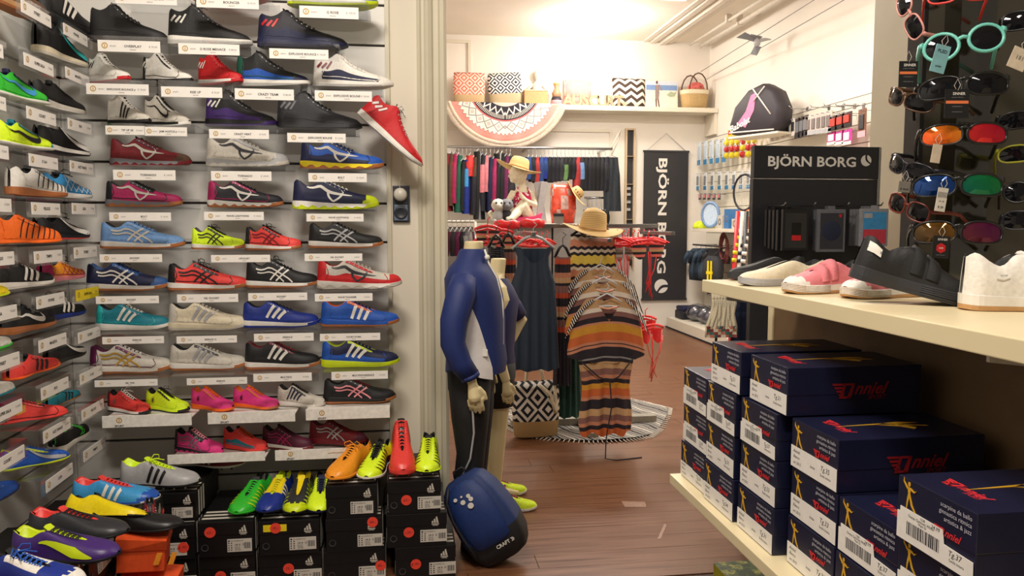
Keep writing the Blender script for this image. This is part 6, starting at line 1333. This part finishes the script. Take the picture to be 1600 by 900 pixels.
# ------------------------------------------------------------------ display table with child mannequin
YT = 6.45; zt = atY(800, 349, YT).z; a, b = atY(690, 349, YT), atY(868, 349, YT)
r = thing('display_table', 'white-topped grey display table behind the rack', 'table', ((a.x+b.x)/2, YT+.3, 0)); w = (b.x-a.x)/2
k = MB(); k.bbox(-w, w, -.32, .32, zt-.03, zt, .003); mk('table_top', k, mat('off', .4), r)
k = MB(); k.bbox(-w+.03, w-.03, -.28, .30, .02, zt-.03, .003); mk('table_body', k, mat((120,116,112), .6), r)
Yc = YT+.18; P = lambda x, y, d=0: atY(x, y, Yc+d)
k = MB()
hip, ch, nk, hd = P(816, 328), P(816, 300), P(817, 286), P(810, 268)
rt_ = thing('child_mannequin', 'cream child mannequin in pink swimsuit and straw hat, seated', 'mannequin', (hip.x, Yc, zt)); org = Vector((hip.x, Yc, zt)); V = lambda p: tuple(p-org)
hipz = .085
vloft(k, [(0,0,.02,.075,.07),(0,0,.07,.092,.075),(0,0,.13,.080,.065),(.0,0,.22,.084,.062),(.002,0,.275,.080,.055),(.002,0,.305,.045,.04),(.0,0,.335,.032,.032),(-.01,0,.36,.04,.04)], 18)
k.ball((-.035, -.01, .425), .083, 16, sc=(.95, 1.0, 1.08)); k.ball((-.112, -.03, .405), .018, 6); k.ball((-.085, -.035, .375), .03, 8)
ltube(k, [(.05,-.03,.055),(-.02,-.12,.16),(-.06,-.13,.10),(-.13,-.20,.035),(-.17,-.21,.03)], [.06,.05,.042,.03,.022]); ltube(k, [(-.04,0,.055),(-.15,-.08,.12),(-.20,-.10,.09),(-.27,-.12,.06),(-.30,-.13,.10)], [.055,.048,.036,.030,.022])
ltube(k, [(.075,-.01,.27),(.105,-.03,.19),(.10,-.08,.155),(.02,-.13,.19),(-.01,-.14,.21)], [.033,.029,.025,.019,.018]); ltube(k, [(-.075,-.01,.27),(-.12,-.03,.20),(-.16,-.08,.15),(-.20,-.12,.15)], [.033,.027,.022,.017])
for i in range(4): ltube(k, [(-.005,-.14,.20+.009*i), (-.035,-.145,.215+.012*i), (-.05,-.14,.225+.012*i)], [.0085,.008,.006], 6)
remesh(mk('body', k, mat((226,216,190), .5), rt_), .006, 5)
PK = NT('swim_dots', .7); nz = PK.noise(45, 1); PK = PK.done(PK.ramp(nz, [(0, (190,30,80)), (.60, (240,220,226))]))
k = MB(); vloft(k, [(0,0,.025,.088,.082),(0,0,.07,.102,.085),(0,0,.13,.088,.073),(0,0,.22,.090,.070),(.002,0,.265,.080,.063)], 20); mk('swimsuit', k, PK, rt_)
for e in (-1, 1): k = MB(); k.tube([(e*.05,-.055,.26),(e*.045,-.045,.30),(e*.04,.0,.315),(e*.045,.05,.27)], .006, 5); mk('shoulder_strap', k, PK, rt_)
k = MB(); k.prism([(-.19,0),(.13,0),(.16,.09),(.08,.06),(-.05,.05),(-.15,.02)], -.02, .02, (0,-.10,0)); mk('pink_cloth', k, mat((216,60,110), .7), rt_)
hat('straw sun hat worn by the seated child mannequin', (hip.x-.035, Yc-.01, zt+.475), .20, (radians(0), radians(16), 0), 'tan', 1.1, False)
# plush dogs
def plush(desc, px, dx, c1, c2):
    a = P(px, 345, -.16); r = thing('plush_dog', desc, 'plush toy', (a.x, Yc-.17, zt)); k = MB(); k.ball((0,0,.06), .055, 10, sc=(.9,.8,1.1)); mk('body', k, mat(c1, .9, bump=1, scale=120), r)
    k = MB(); k.ball((0,-.01,.155), .058, 10, sc=(1.05,.9,.9)); k.ball((0,-.06,.145), .024, 8); mk('head', k, mat(c2, .9, bump=1, scale=120), r)
    for e in (-1, 1): k = MB(); k.ball((e*.055,0,.17), .026, 8, sc=(.5,.6,1.3)); mk('ear', k, mat('dk', .9), r); k = MB(); k.ball((e*.022,-.055,.17), .009, 6); mk('eye', k, mat('black', .2), r)
    for e in (-1, 1): k = MB(); k.ball((e*.035,-.05,.02), .022, 8, sc=(.8,1.5,.8)); mk('paw', k, mat(c1, .9), r)
plush('black and white plush dog left beside the seated child', 778, 0, 'lgrey', 'off'); plush('dark grey plush dog close to the seated child', 791, 0, 'char', 'grey')
# grey boards leaning as a stand, red plastic bag, dark box
for i, (px, tl) in enumerate(((842, 8), (851, -9))):
    a = P(px, 346, -.1); r = thing('grey_board', ('left' if i == 0 else 'right')+' leaning grey board of the pair beside the child', 'board', (a.x, Yc-.08+.03*i, zt), (0, radians(tl), 0)); k = MB(); k.bbox(-.028, .028, -.008, .008, 0, .36, .002); mk('panel', k, mat((170,166,166), .5), r)
a = P(881, 346, -.02); TWt = thing('side_pedestal', 'grey pedestal under the red bag', 'pedestal', (a.x, Yc+.02, 0)); k = MB(); k.bbox(-.115, .13, -.15, .15, 0, zt-.0005, .003); mk('pedestal_body', k, mat((128,124,120), .6), TWt)
r = thing('red_bag', 'translucent red plastic bag full of patterned swimwear', 'bag', (a.x, Yc+.02, zt)); k = MB(); vloft(k, [(0,0,0,.10,.06),(0,0,.12,.115,.075),(0,0,.24,.11,.07),(-.01,0,.30,.10,.04),(-.02,0,.34,.085,.03)], 18, p=.7, mf=lambda i, j: (i*5+j*3) % 4 == 0); mk('bag_body', k, [mat((232,84,60), .25, noise=.2, scale=20), mat((206,170,160), .3, noise=.2, scale=30)], r)
a = P(869, 348, -.16); r = thing('small_black_box', 'small black and grey box in front of the red bag', 'box', (a.x+.03, Yc-.15+.03, zt)); k = MB(); k.bbox(-.04, .04, -.02, .03, 0, .06, .003); mk('box_body', k, mat((120,110,100)), r); k = MB(); k.bbox(-.042, .042, -.022, .032, .06, .085, .003); mk('box_lid', k, mat('black'), r)
# white rail with clear hangers left of the jacket neck
a, b = atY(694, 346, 5.6), atY(742, 346, 5.6); r = thing('white_rail', 'thin white clothes rail left above the jacket mannequin', 'rail', ((a.x+b.x)/2, 5.6, a.z)); w = (b.x-a.x)/2
k = MB(); k.tube([(-w-.4, 0, 0), (w, 0, 0)], .008, 6); k.tube([(-w-.2, 0, .0), (-w-.2, 0, -a.z+.02)], .012, 6); k.tube([(w, 0, .0), (w, 0, -a.z+.02)], .012, 6); mk('rail_bar', k, mat('off', .3), r); k = MB(); k.bbox(-w-.3, -w-.1, -.15, .15, -a.z, -a.z+.02, .003); k.bbox(w-.1, w+.1, -.15, .15, -a.z, -a.z+.02, .003); mk('floor_feet', k, mat('off', .3), r)
for i in range(6): hung('dark slip on a clear hanger left of the jacket, %s' % (['nearest the jamb', 'second from the jamb', 'third from the jamb', 'fourth from the jamb', 'fifth from the jamb', 'last in line'][i]), 700+7*i, 362, 400, 8, ('maroon','char','plum','dk','grey','maroon')[i], 'lgrey', Y=5.6, name='slip_dress', cat='dress', rz=60, zr_=a.z)
# ------------------------------------------------------------------ right wall of the back room
XWf = XW-.001
sw = struct('wall_slatted_right', MB().box(XW-.02, XW-.0005, 4.2, 8.98, .25, atX(1300, 163, XW).z), mat((120,112,100), .5))
zz = .25; ztop = atX(1300, 163, XW).z
while zz < ztop-.04:
    h = min(.15, ztop-zz-.004); mk('slat_panel', MB().bbox(XW-.030, XW-.018, 4.2, 8.98, zz, zz+h-.006, .0015), mat((228,222,206), .45, noise=.01), sw); zz += .15
XH = XW-.03
def onwall(px, py, dx=0): return atX(px, py, XH-dx)
bri = mat('brown', .4)
def blister(desc, px, pt, pb, w, d, cols, dx=.10, group=None, name='blister_pack', cat='pack', n=1):
    a, b = atX(px, pt, XH-dx), atX(px, pb, XH-dx); h = a.z-b.z; r = thing(name, desc, cat, (XH-dx, a.y, b.z), (0, 0, 0), group)
    k = MB(); k.bbox(-.004, .004, -w/2, w/2, 0, h, .001); cd = mk('card', k, mat(cols[0], .4), r)
    k = MB(); k.bbox(-.012, -.004, -w*.3, w*.3, h*.28, h*.80, .003); mk('item', k, mat(cols[1], .4), r)
    k = MB(); k.bbox(-.0062, -.0040, -w/2, w/2, 0, h*.22, .0005); mk('foot_band', k, mat(cols[2], .4), r)
    k = MB(); k.tube([(-.03, 0, h-.01), (dx+.0, 0, h-.01)], .003, 4); mk('hook', k, CH_, r)
    return r
def col_series(n, px0, px1, f): 
    for i in range(n): f(i, px0+(px1-px0)*i/(n-1))
pos = lambda i: ['1st', '2nd', '3rd'][i] if i < 3 else '%dth' % (i+1)
col_series(5, 1093, 1132, lambda i, x: blister('pale blue goggles pack in upper row, %s from the banner side' % pos(i), x, 222-1.5*i, 258-1.2*i, .10, 0, ((214,226,236), (190,206,220), (60,130,180)), .12))
col_series(8, 1091, 1170, lambda i, x: blister('blue and white swim accessory pack in lower row, %s from the banner' % pos(i), x, 270-.5*i, 297-.3*i, .085, 0, ((222,226,228), (120,126,134), (40,120,170)), .10))
def balls(desc, px, pt, n):
    a = atX(px, pt, XH-.12); r = thing('ball_tube', desc, 'tennis balls', (XH-.12, a.y, a.z-.07*n)); 
    for i in range(n): k = MB(); k.ball((0, 0, .035+.068*i), .034, 10, sc=(1, 1, 1)); mk('ball', k, [mat('yellow', .8), mat('red', .8)][(i+int(px)) % 2], r)
    k = MB(); vloft(k, [(0,0,0,.036,.036),(0,0,.068*n,.036,.036)], 12); mk('clear_tube', k, AC, r); k = MB(); k.bbox(-.004, .10, -.012, .012, .068*n, .068*n+.03, .002); mk('hanger_tab', k, mat('yellow'), r)
for i, px in enumerate((1136, 1144, 1152, 1161, 1170, 1178)): balls('tube of red and yellow tennis balls, %s from the left' % pos(i), px, 218-i, 3)
col_series(5, 1141, 1178, lambda i, x: blister('yellow and red ball net pack above the tubes, %s from left' % pos(i), x, 203-i, 213-i, .10, 0, ('yellow', 'red', 'yellow'), .06, name='ball_net_pack'))
for i in range(5): blister('black insole pack, %s from the racket bag' % pos(i), 1208+8*i, 194-2.2*i, 221-2.2*i, .075, 0, ((220,212,204), 'char', (214,206,196)), .14)
for i in range(3): blister('dark grip pack left of the grey insoles, %s' % ('first', 'second', 'third')[i], 1247+6*i, 184-2*i, 216-2*i, .09, 0, ((70,62,58), 'grey', 'char'), .14)
for i in range(5): blister('grey insole pack, %s after the dark grips' % pos(i), 1264+8*i, 181-2.0*i, 211-1*i, .085, 0, ((206,196,186), (120,112,110), 'lgrey'), .14)
for i in range(3): blister('red and black boxed bandage, %s from left' % pos(i), 1302+11*i, 181-3*i, 204-3*i, .13, 0, ((70,32,32), (190,60,50), 'black'), .14, name='bandage_pack')
for i in range(3): blister('hot pink sock pack with white legs printed, %s from left' % pos(i), 1300+12*i, 206-2*i, 226, .13, 0, ((238,60,160), (240,220,230), 'white'), .12, name='sock_pack')
blister('brown and pink pack beside the jamb', 1348, 170, 214, .10, 0, ((120,80,60), 'char', (236,170,180)), .14)
for i, px in enumerate((1232, 1262, 1296, 1318, 1336, 1350)):
    a = onwall(px, 172-(px-1232)*.06); r = thing('slatwall_hook', 'empty metal hook on the right wall, %s from the bag' % pos(i), 'hook', (XH, a.y, a.z)); k = MB(); k.tube([(0,0,0), (-.16,0,0), (-.18,0,.025)], .004, 5); mk('prong', k, CH_, r); k = MB(); k.bbox(-.006, 0, -.02, .02, -.02, .02, .001); mk('hook_plate', k, CH_, r)
# racket bag on top of the slatwall
a = atX(1190, 180, XW-.22); r = thing('racket_bag', 'black and pink racket bag standing on top of slatwall', 'bag', (XW-.34, atX(1190, 180, XW-.34).y, atX(1190, 207, XW-.34).z), (0, 0, radians(-68))); k = MB()
sil = [(-.30,.0),(-.33,.10),(-.27,.26),(-.10,.40),(.08,.44),(.22,.36),(.30,.20),(.30,.06),(.22,-.02),(-.15,-.02)]
for s_, m_ in ((1, 0),):
    rows = [[(x*q, y_, .2+(z-.2)*q) for x, z in sil] for q, y_ in ((.02,-.10),(.8,-.10),(.97,-.075),(1,0),(.97,.075),(.8,.10),(.02,.10))]; k.grid(rows, 0, True, cv=True)
mk('bag_body', k, mat((52,46,52), .6), r)
k = MB(); k.prism([(-.20,.10),(-.10,.20),(-.04,.34),(.02,.36),(.0,.20),(-.10,.05)], .101, .104); mk('pink_panel', k, mat((232,130,170), .5), r)
k = MB(); 
for A, B in (((-.02,.40),(.20,.14)), ((.12,.40),(-.01,.28)), ((-.30,.02),(.24,.0))): k.tube([(A[0],-.105,A[1]),(B[0],-.105,B[1])], .007, 5)
mk('white_piping', k, mat('white'), r); k = MB(); k.text('Babolat', .06, (-.16, -.106, .06), (cos(.3),0,sin(.3)), (-sin(.3),0,cos(.3)), shear=.3, off=.03); mk('lettering', k, mat('white', noise=0), r)
k = MB(); k.bbox(-.30, .30, -.12, .14, -.04, -.021, .003); mk('ledge', k, FT, r)
# racket standing, snorkel mask, shelf with boxes, wetsuits, plinth
a = atX(1163, 300, XH-.5); r = thing('tennis_racket', 'tennis racket with black and white hoop hanging on right wall', 'racket', (XH-.42, atX(1163, 300, XH-.42).y, atX(1163, 345, XH-.42).z), (0, 0, radians(-60)))
hp = [(.12*cos(2*pi*i/24), 0, .27+.17*sin(2*pi*i/24)) for i in range(25)]; k = MB(); k.tube(hp, .011, 6, cap=False); mk('hoop', k, mat('dk', .3), r)
k = MB()
for i in range(-4, 5):
    x = i*.024; hh = .165*sqrt(max(0, 1-(x/.12)**2)); k.tube([(x,0,.27-hh),(x,0,.27+hh)], .0012, 3)
for i in range(-5, 6):
    z = i*.028; ww = .115*sqrt(max(0, 1-(z/.165)**2)); k.tube([(-ww,.002,.27+z),(ww,.002,.27+z)], .0012, 3)
q = mk('strings', k, mat('off'), r); q['kind'] = 'stuff'
k = MB(); k.tube([(-.05,0,.115),(0,0,.04),(.05,0,.115)], .009, 6); k.tube([(0,0,.045),(0,0,-.22)], .015, 8); mk('handle', k, mat('orange', .4), r)
for i, (px, c1, c2) in enumerate(((1146, 'red', 'yellow'), (1154, 'off', 'navy'), (1160, 'black', 'white'))):
    Xq = 2.35; a = atX(px, 400, 2.6); r = thing('hockey_stick', '%s hockey stick leaning beside the black stand, %s' % (('red and yellow', 'white and navy', 'black and white striped')[i], ('left', 'middle', 'right')[i]), 'stick', (2.6, a.y, .0)); L = atX(px, 330, 2.6).z
    k = MB(); k.tube([(0,0,.0),(.0,.01,.06),(0,.02,.5),(.04,.03,L)], [.022,.020,.019,.017], 8); mk('shaft', k, mat(c1, .35), r); k = MB()
    for j in range(4): k.tube([(.016+.008*j,.024+.001*j,L*.70+.06*j),(.019+.008*j,.0245+.001*j,L*.70+.06*j+.03)], .0205, 8)
    mk('grip_bands', k, mat(c2, .4), r)
sp = atX(1100, 357, XW-.45); r = thing('display_shelf', 'cream shelf with boxes on the right wall beside banner', 'shelf', (XW-.02, sp.y, sp.z)); k = MB(); k.bbox(-.42, -.012, -1.6, .4, -.035, 0, .003); mk('shelf_board', k, FT, r)
zs_ = sp.z+.001; y0_ = sp.y
r = thing('snorkel_mask', 'blue snorkel mask in clear pack on the shelf', 'mask', (XW-.36, y0_+.05, zs_), (0, 0, radians(-50))); k = MB(); k.tube([(.10*cos(2*pi*i/20), 0, .15+.13*sin(2*pi*i/20)) for i in range(21)], .018, 6, cap=False); mk('mask_rim', k, mat((120,150,190), .3), r); k = MB(); k.prism([(.09*cos(2*pi*i/20), .15+.12*sin(2*pi*i/20)) for i in range(20)], -.004, .004); mk('visor', k, mat((190,210,230), .15), r)
for i, (dy, c, w_, h_) in enumerate(((-.25, 'off', .12, .14), (-.42, (60,120,180), .12, .20), (-.62, 'off', .14, .10), (-.80, (200,120,110), .14, .12), (-1.05, 'off', .16, .15))):
    r = thing('boxed_goggles', '%s goggles box on the wall shelf, %s from the mask' % (('white', 'blue', 'flat white', 'salmon', 'larger white')[i], pos(i)), 'box', (XW-.30, y0_+dy, zs_)); k = MB(); k.bbox(-.08, .08, -w_/2, w_/2, 0, h_, .003); mk('box_body', k, mat(c, .4), r); k = MB(); k.T = Matrix.Translation((-.081, 0, h_*.5)) @ Matrix.Rotation(-pi/2, 4, 'Y'); k.lathe([(.02, 0), (.034, .002), (.036, 0)], 12); mk('printed_ring', k, mat('grey'), r)
r = thing('green_slippers', 'pair of lime green water slippers on the shelf end', 'slippers', (XW-.34, y0_+.28, zs_)); 
for e in (-1, 1): k = MB(); vloft(k, [(0,e*.05,.0,.11,.042),(0,e*.05,.02,.11,.042),(-.03,e*.05,.06,.06,.035),(-.035,e*.05,.08,.02,.015)], 14); mk('slipper', k, mat('lime'), r)
for i, px in enumerate((1086, 1094, 1101, 1108, 1116, 1124)):
    blister('small bagged swim toy under the pack row, %s from banner' % pos(i), px, 302, 312, .07, 0, ('grey', 'rose', 'char'), .08, name='bagged_toy')
# wetsuits on a rail
zw = atX(1110, 384, XW-.25).z; yA, yB = atX(1088, 384, XW-.25).y, atX(1136, 384, XW-.25).y
r = thing('wetsuit_rail', 'dark rail under the shelf holding wetsuits', 'rail', (XW-.25, (yA+yB)/2, zw)); k = MB(); k.tube([(0, (yB-yA)/2-.1, 0), (0, (yA-yB)/2+.1, 0)], .012, 6); mk('rail_bar', k, CH_, r)
for e in (-1, 1): k = MB(); k.tube([(0, e*(yB-yA)/2*.8, 0), (.222, e*(yB-yA)/2*.8, 0)], .010, 6); mk('wall_arm', k, CH_, r)
for i, (px, c) in enumerate(((1088, (60,80,100)), (1095, (40,54,70)), (1103, (70,92,112)), (1111, (46,60,76)), (1119, 'char'))):
    a = atX(px, 388, XW-.25); h = a.z-atX(px, 438-i, XW-.25).z; r = thing('wetsuit', 'blue-grey wetsuit on the low rail, %s from the banner' % pos(i), 'wetsuit', (XW-.25, a.y, a.z), (0, 0, radians(-72)))
    k = MB(); vloft(k, [(0,0,0,.06,.02),(0,0,-.05,.15,.035),(0,0,-h*.4,.11,.035),(0,0,-h*.7,.13,.035),(0,0,-h,.12,.02)][::-1], 14); mk('suit', k, mat(c, .6), r)
    for e in (-1, 1): k = MB(); k.tube([(e*.13,0,-.05),(e*.19,0,-h*.3),(e*.20,0,-h*.5)], [.03,.027,.022], 6); mk('sleeve', k, mat(c, .6), r)
    k = MB(); k.tube([(0,0,-.01),(0,0,zw-a.z),(.015,0,zw-a.z+.015)], .004, 4); mk('hanger', k, mat('off'), r)
a = atX(1116, 425, XW-.42); r = thing('life_jacket', 'dark life jacket with yellow straps among the wetsuits', 'life jacket', (XW-.44, a.y, a.z), (0, 0, radians(-60))); k = MB(); vloft(k, [(0,0,-.16,.10,.05),(0,0,0,.12,.06),(0,0,.12,.11,.05),(0,0,.17,.06,.03)], 16, p=.7); mk('vest', k, mat('char', .8), r); k = MB(); k.box(-.02, .0, -.066, -.060, -.14, .12); k.box(.02, .04, -.066, -.060, -.14, .12); k.box(-.03, .05, -.068, -.060, -.02, .01); mk('yellow_straps', k, mat('yellow'), r); k = MB(); k.tube([(0,0,.16),(0,.12,.24),(.02,.3,.27)], .006, 4); mk('hanging_loop', k, mat('dk'), r)
a = onwall(1130, 385, .3); r = thing('orange_ring_rope', 'coiled red and black tow rope beside the wetsuits', 'rope', (XH-.3, a.y, a.z)); k = MB()
for j in range(3): k.tube([(.0+.01*j, .09*cos(2*pi*i/16), .14*sin(2*pi*i/16)-.02*j) for i in range(17)], .012, 5, cap=False)
mk('coil', k, mat((120,60,56), .7, noise=.3, scale=25), r); k = MB(); k.tube([(0,0,.15),(.29,0,.16)], .004, 4); mk('hook', k, CH_, r)
# plinth and things on it
P0, P1 = atZ(1056, 512, .12), atZ(1112, 545, .12); r = thing('plinth', 'low cream plinth along the right wall', 'plinth', (XW-.03, 8.3, 0)); k = MB(); k.bbox(-.50, 0, -3.2, .62, .0, .13, .004); mk('plinth_body', k, FT, r); k = MB(); k.box(-.506, -.49, -3.21, .63, 0, .02); mk('dark_kick', k, mat('dk'), r)
a = atX(1062, 490, XW-.35); r = thing('dark_folded_cloth', 'dark blue folded cloth at the plinth end', 'cloth', (XW-.32, 8.72, .1305)); k = MB(); k.bbox(-.14, .14, -.12, .12, 0, .10, .02); mk('fold', k, mat('dk'), r); k = MB(); k.bbox(-.13, .13, -.11, .11, .10, .15, .02); mk('upper_fold', k, mat('navy'), r)
FILM = acrylic('plastic_film', (.82,.83,.86), .10, .15)
for i in range(6):
    yy_ = 8.45-.24*i; r = thing('bagged_shoes', 'clear plastic bag of grey shoes on plinth, %s from the far end' % pos(i), 'bag', (XW-.32+.02*(i % 2), yy_, .1305)); k = MB(); k.ball((0, 0, .09), .09, 10, sc=(1.3, 1.1, 1.0)); mk('shoe_bundle', k, mat((96,98,112), .7, noise=.4, scale=18), r); k = MB(); k.ball((0, 0, .105), .105, 10, sc=(1.4, 1.15, 1.0)); mk('clear_bag', k, FILM, r)
# macrame scarf, navy towel and dark garments just behind the shelving unit
a = atY(1130, 462, 3.0); r = thing('fringed_scarf', 'cream knotted scarf with fringe hanging behind the shelf', 'scarf', (a.x, 3.0, a.z)); zl = atY(1130, 526, 3.0).z-a.z
k = MB()
for i in range(16):
    x = -.045+.006*i; xb2 = -.075+.0085*i; pts = [(x, 0, .01), (x+.004*sin(i), -.012, -.03), (x*1.05-.002, -.006*(i % 3), zl*.45), (xb2, -.02+.01*(i % 2), zl*.75), (xb2+.004*sin(i*3), -.01, zl)]; k.tube(pts, [.006, .007, .007, .0075, .004], 6)
q = mk('strands', k, mat('cream', .9, bump=.6, scale=160), r); q['kind'] = 'stuff'
k = MB()
for j in range(3):
    for i in range(8): k.ball((-.045+.0125*i, -.008, -.008-.016*j), .0075, 6)
q = mk('knots', k, mat('cream', .9), r); q['kind'] = 'stuff'
k = MB(); k.grid([[(-.08+.13*i/8, -.026-.006*sin(i*2+j), zl*(.72+.28*j/4)) for i in range(9)] for j in range(5)], 0, True, mf=lambda i, j: (i*3+j) % 4); mk('patterned_end', k, [mat((150,60,60)), mat('cream'), mat((200,120,100)), mat((60,120,110))], r)
k = MB(); k.tube([(-.06, .02, .012), (.07, .02, .012)], .006, 6); k.tube([(.07, .02, .012), (.10, .30, .012), (.10, .30, -a.z+.02)], .006, 6); mk('hanging_bar', k, mat('dk', .4), r); k = MB(); k.bbox(.0, .2, .22, .38, -a.z, -a.z+.02, .003); mk('floor_foot', k, mat('dk', .4), r)
r = thing('navy_towel', 'dark blue towel with pale edge beside the fringed scarf', 'towel', (atY(1162, 460, 3.1).x, 3.1, 0)); zt_ = atY(1162, 462, 3.1).z; zb_ = atY(1162, 532, 3.1).z
garment('cloth', mat((28,40,70), .85, bump=.4), lambda v: .05+.012*v, lambda u: zt_, lambda u: zb_-.25, .015, r, 3, .006); k = MB(); k.tube([(.035, -.02, zt_-.02), (.045, -.024, zt_-.10), (.04, -.028, zt_-.17)], .007, 6); mk('pale_edge', k, mat('lgrey'), r)
k = MB(); k.tube([(0, .0, zt_+.005), (0, .08, zt_+.005), (0, .08, .02)], .006, 6); k.bbox(-.06, .06, .0, .16, 0, .02, .003); mk('floor_stand', k, mat('dk', .4), r)
# ------------------------------------------------------------------ ceiling pipes, wire with bird, lamps
PI = mat((226,218,204), .5)
def pipe(name, desc, pts, rr):
    r = thing(name, desc, 'pipe', pts[0]); k = MB(); k.tube([Vector(p)-Vector(pts[0]) for p in pts], rr, 8); mk('pipe_run', k, PI, r)
    for t in (.2, .5, .8): p = Vector(pts[0]).lerp(Vector(pts[-1]), t)-Vector(pts[0]); k = MB(); k.bbox(p.x-.03, p.x+.03, p.y-.02, p.y+.02, p.z-rr-.004, CH-pts[0][2]-.001, .002); mk('pipe_clip', k, PI, r)
pipe('ceiling_pipe', 'pale ceiling pipe nearer the right wall', [(XW-.18, 3.5, CH-.08), (XW-.18, 8.9, CH-.08)], .022)
pipe('ceiling_pipe', 'pale ceiling pipe farther from the right wall', [(XW-.30, 3.5, CH-.06), (XW-.30, 8.9, CH-.06)], .016)
k = MB()
for i, (dx, dz) in enumerate(((.50, .02), (.60, .045), (.72, .03), (.80, .015))): k.box(XW-dx-.03, XW-dx+.03, 3.3, YF, CH-dz, CH)
struct('trim_ceiling_moulding', k, PI)
A = atX(1111, 113, XW-.05); B = atX(1390, -30, 2.9) if False else None
for i, ((ax, ay), (bx, by)) in enumerate((((1095, 112), (1275, -2)), ((1104, 124), (1322, -2)))):
    p, q = atY(ax, ay, 8.9), atX(bx, by, XW-.35); r = thing('steel_wire', ('upper' if i == 0 else 'lower')+' thin steel wire stretched along the right wall', 'wire', p); k = MB(); k.tube([(0,0,0), q-p, (q-p)*1.15], .004, 4); mk('wire_strand', k, mat('grey', .4), r)
p0 = atY(1095, 112, 8.9); q0 = atX(1275, -2, XW-.35); bp = p0.lerp(q0, .40)
bpos = atY(1183, 67, atX(1183, 67, XW-.25).y); r = thing('paper_bird', 'silver grey bird ornament hanging on the wires', 'ornament', bpos, (0, 0, radians(-20))); s = .19
k = MB(); vloft(k, [(0,0,-.04,.005,.005),(0,0,-.02,.03,.03),(0,0,.02,.035,.03),(0,0,.05,.005,.005)], 10); mk('body', k, mat('lgrey', .4), r)
k = MB(); k.add([(0,0,0),(-.10,-.02,.03),(-.20,-.04,.05),(-.12,-.03,.10),(-.02,.0,.05),(-.06,.03,.09),(.05,.02,.06)], [(0,1,2,3),(0,3,4),(0,4,5),(0,5,6)]); o = mk('wing', k, mat('grey', .4), r); o.modifiers.new('t', 'SOLIDIFY').thickness = .006
k = MB(); k.tube([(.02,0,.02),(.08,0,.03),(.13,0,.025)], [.02,.015,.004], 6); mk('head', k, mat('lgrey', .4), r)
k = MB(); k.add([(-.02,0,-.02),(-.06,.02,-.10),(.0,.0,-.12),(.04,0,-.04)], [(0,1,2,3)]); o = mk('tail', k, mat('grey', .4), r); o.modifiers.new('t', 'SOLIDIFY').thickness = .006
for (x, y) in ((2.0, 7.2), (2.4, 4.6)):
    dz_ = 0; r = thing('ceiling_lamp', 'bright tube lamp fitting on back room ceiling, '+('farther' if y > 7 else 'nearer')+' one', 'lamp', (x, y, CH+dz_)); k = MB(); k.bbox(-.7, .7, -.05, .05, -.03, 0, .006); k.box(-.5, -.48, -.01, .01, 0, -dz_+.001) if dz_ else 0; k.box(.48, .5, -.01, .01, 0, -dz_+.001) if dz_ else 0; mk('lamp_body', k, mat('off', .4), r)
    k = MB(); k.tube([(-.66, 0, -.045), (.66, 0, -.045)], .013, 8); mk('tube', k, emis((255,240,215), 22), r)
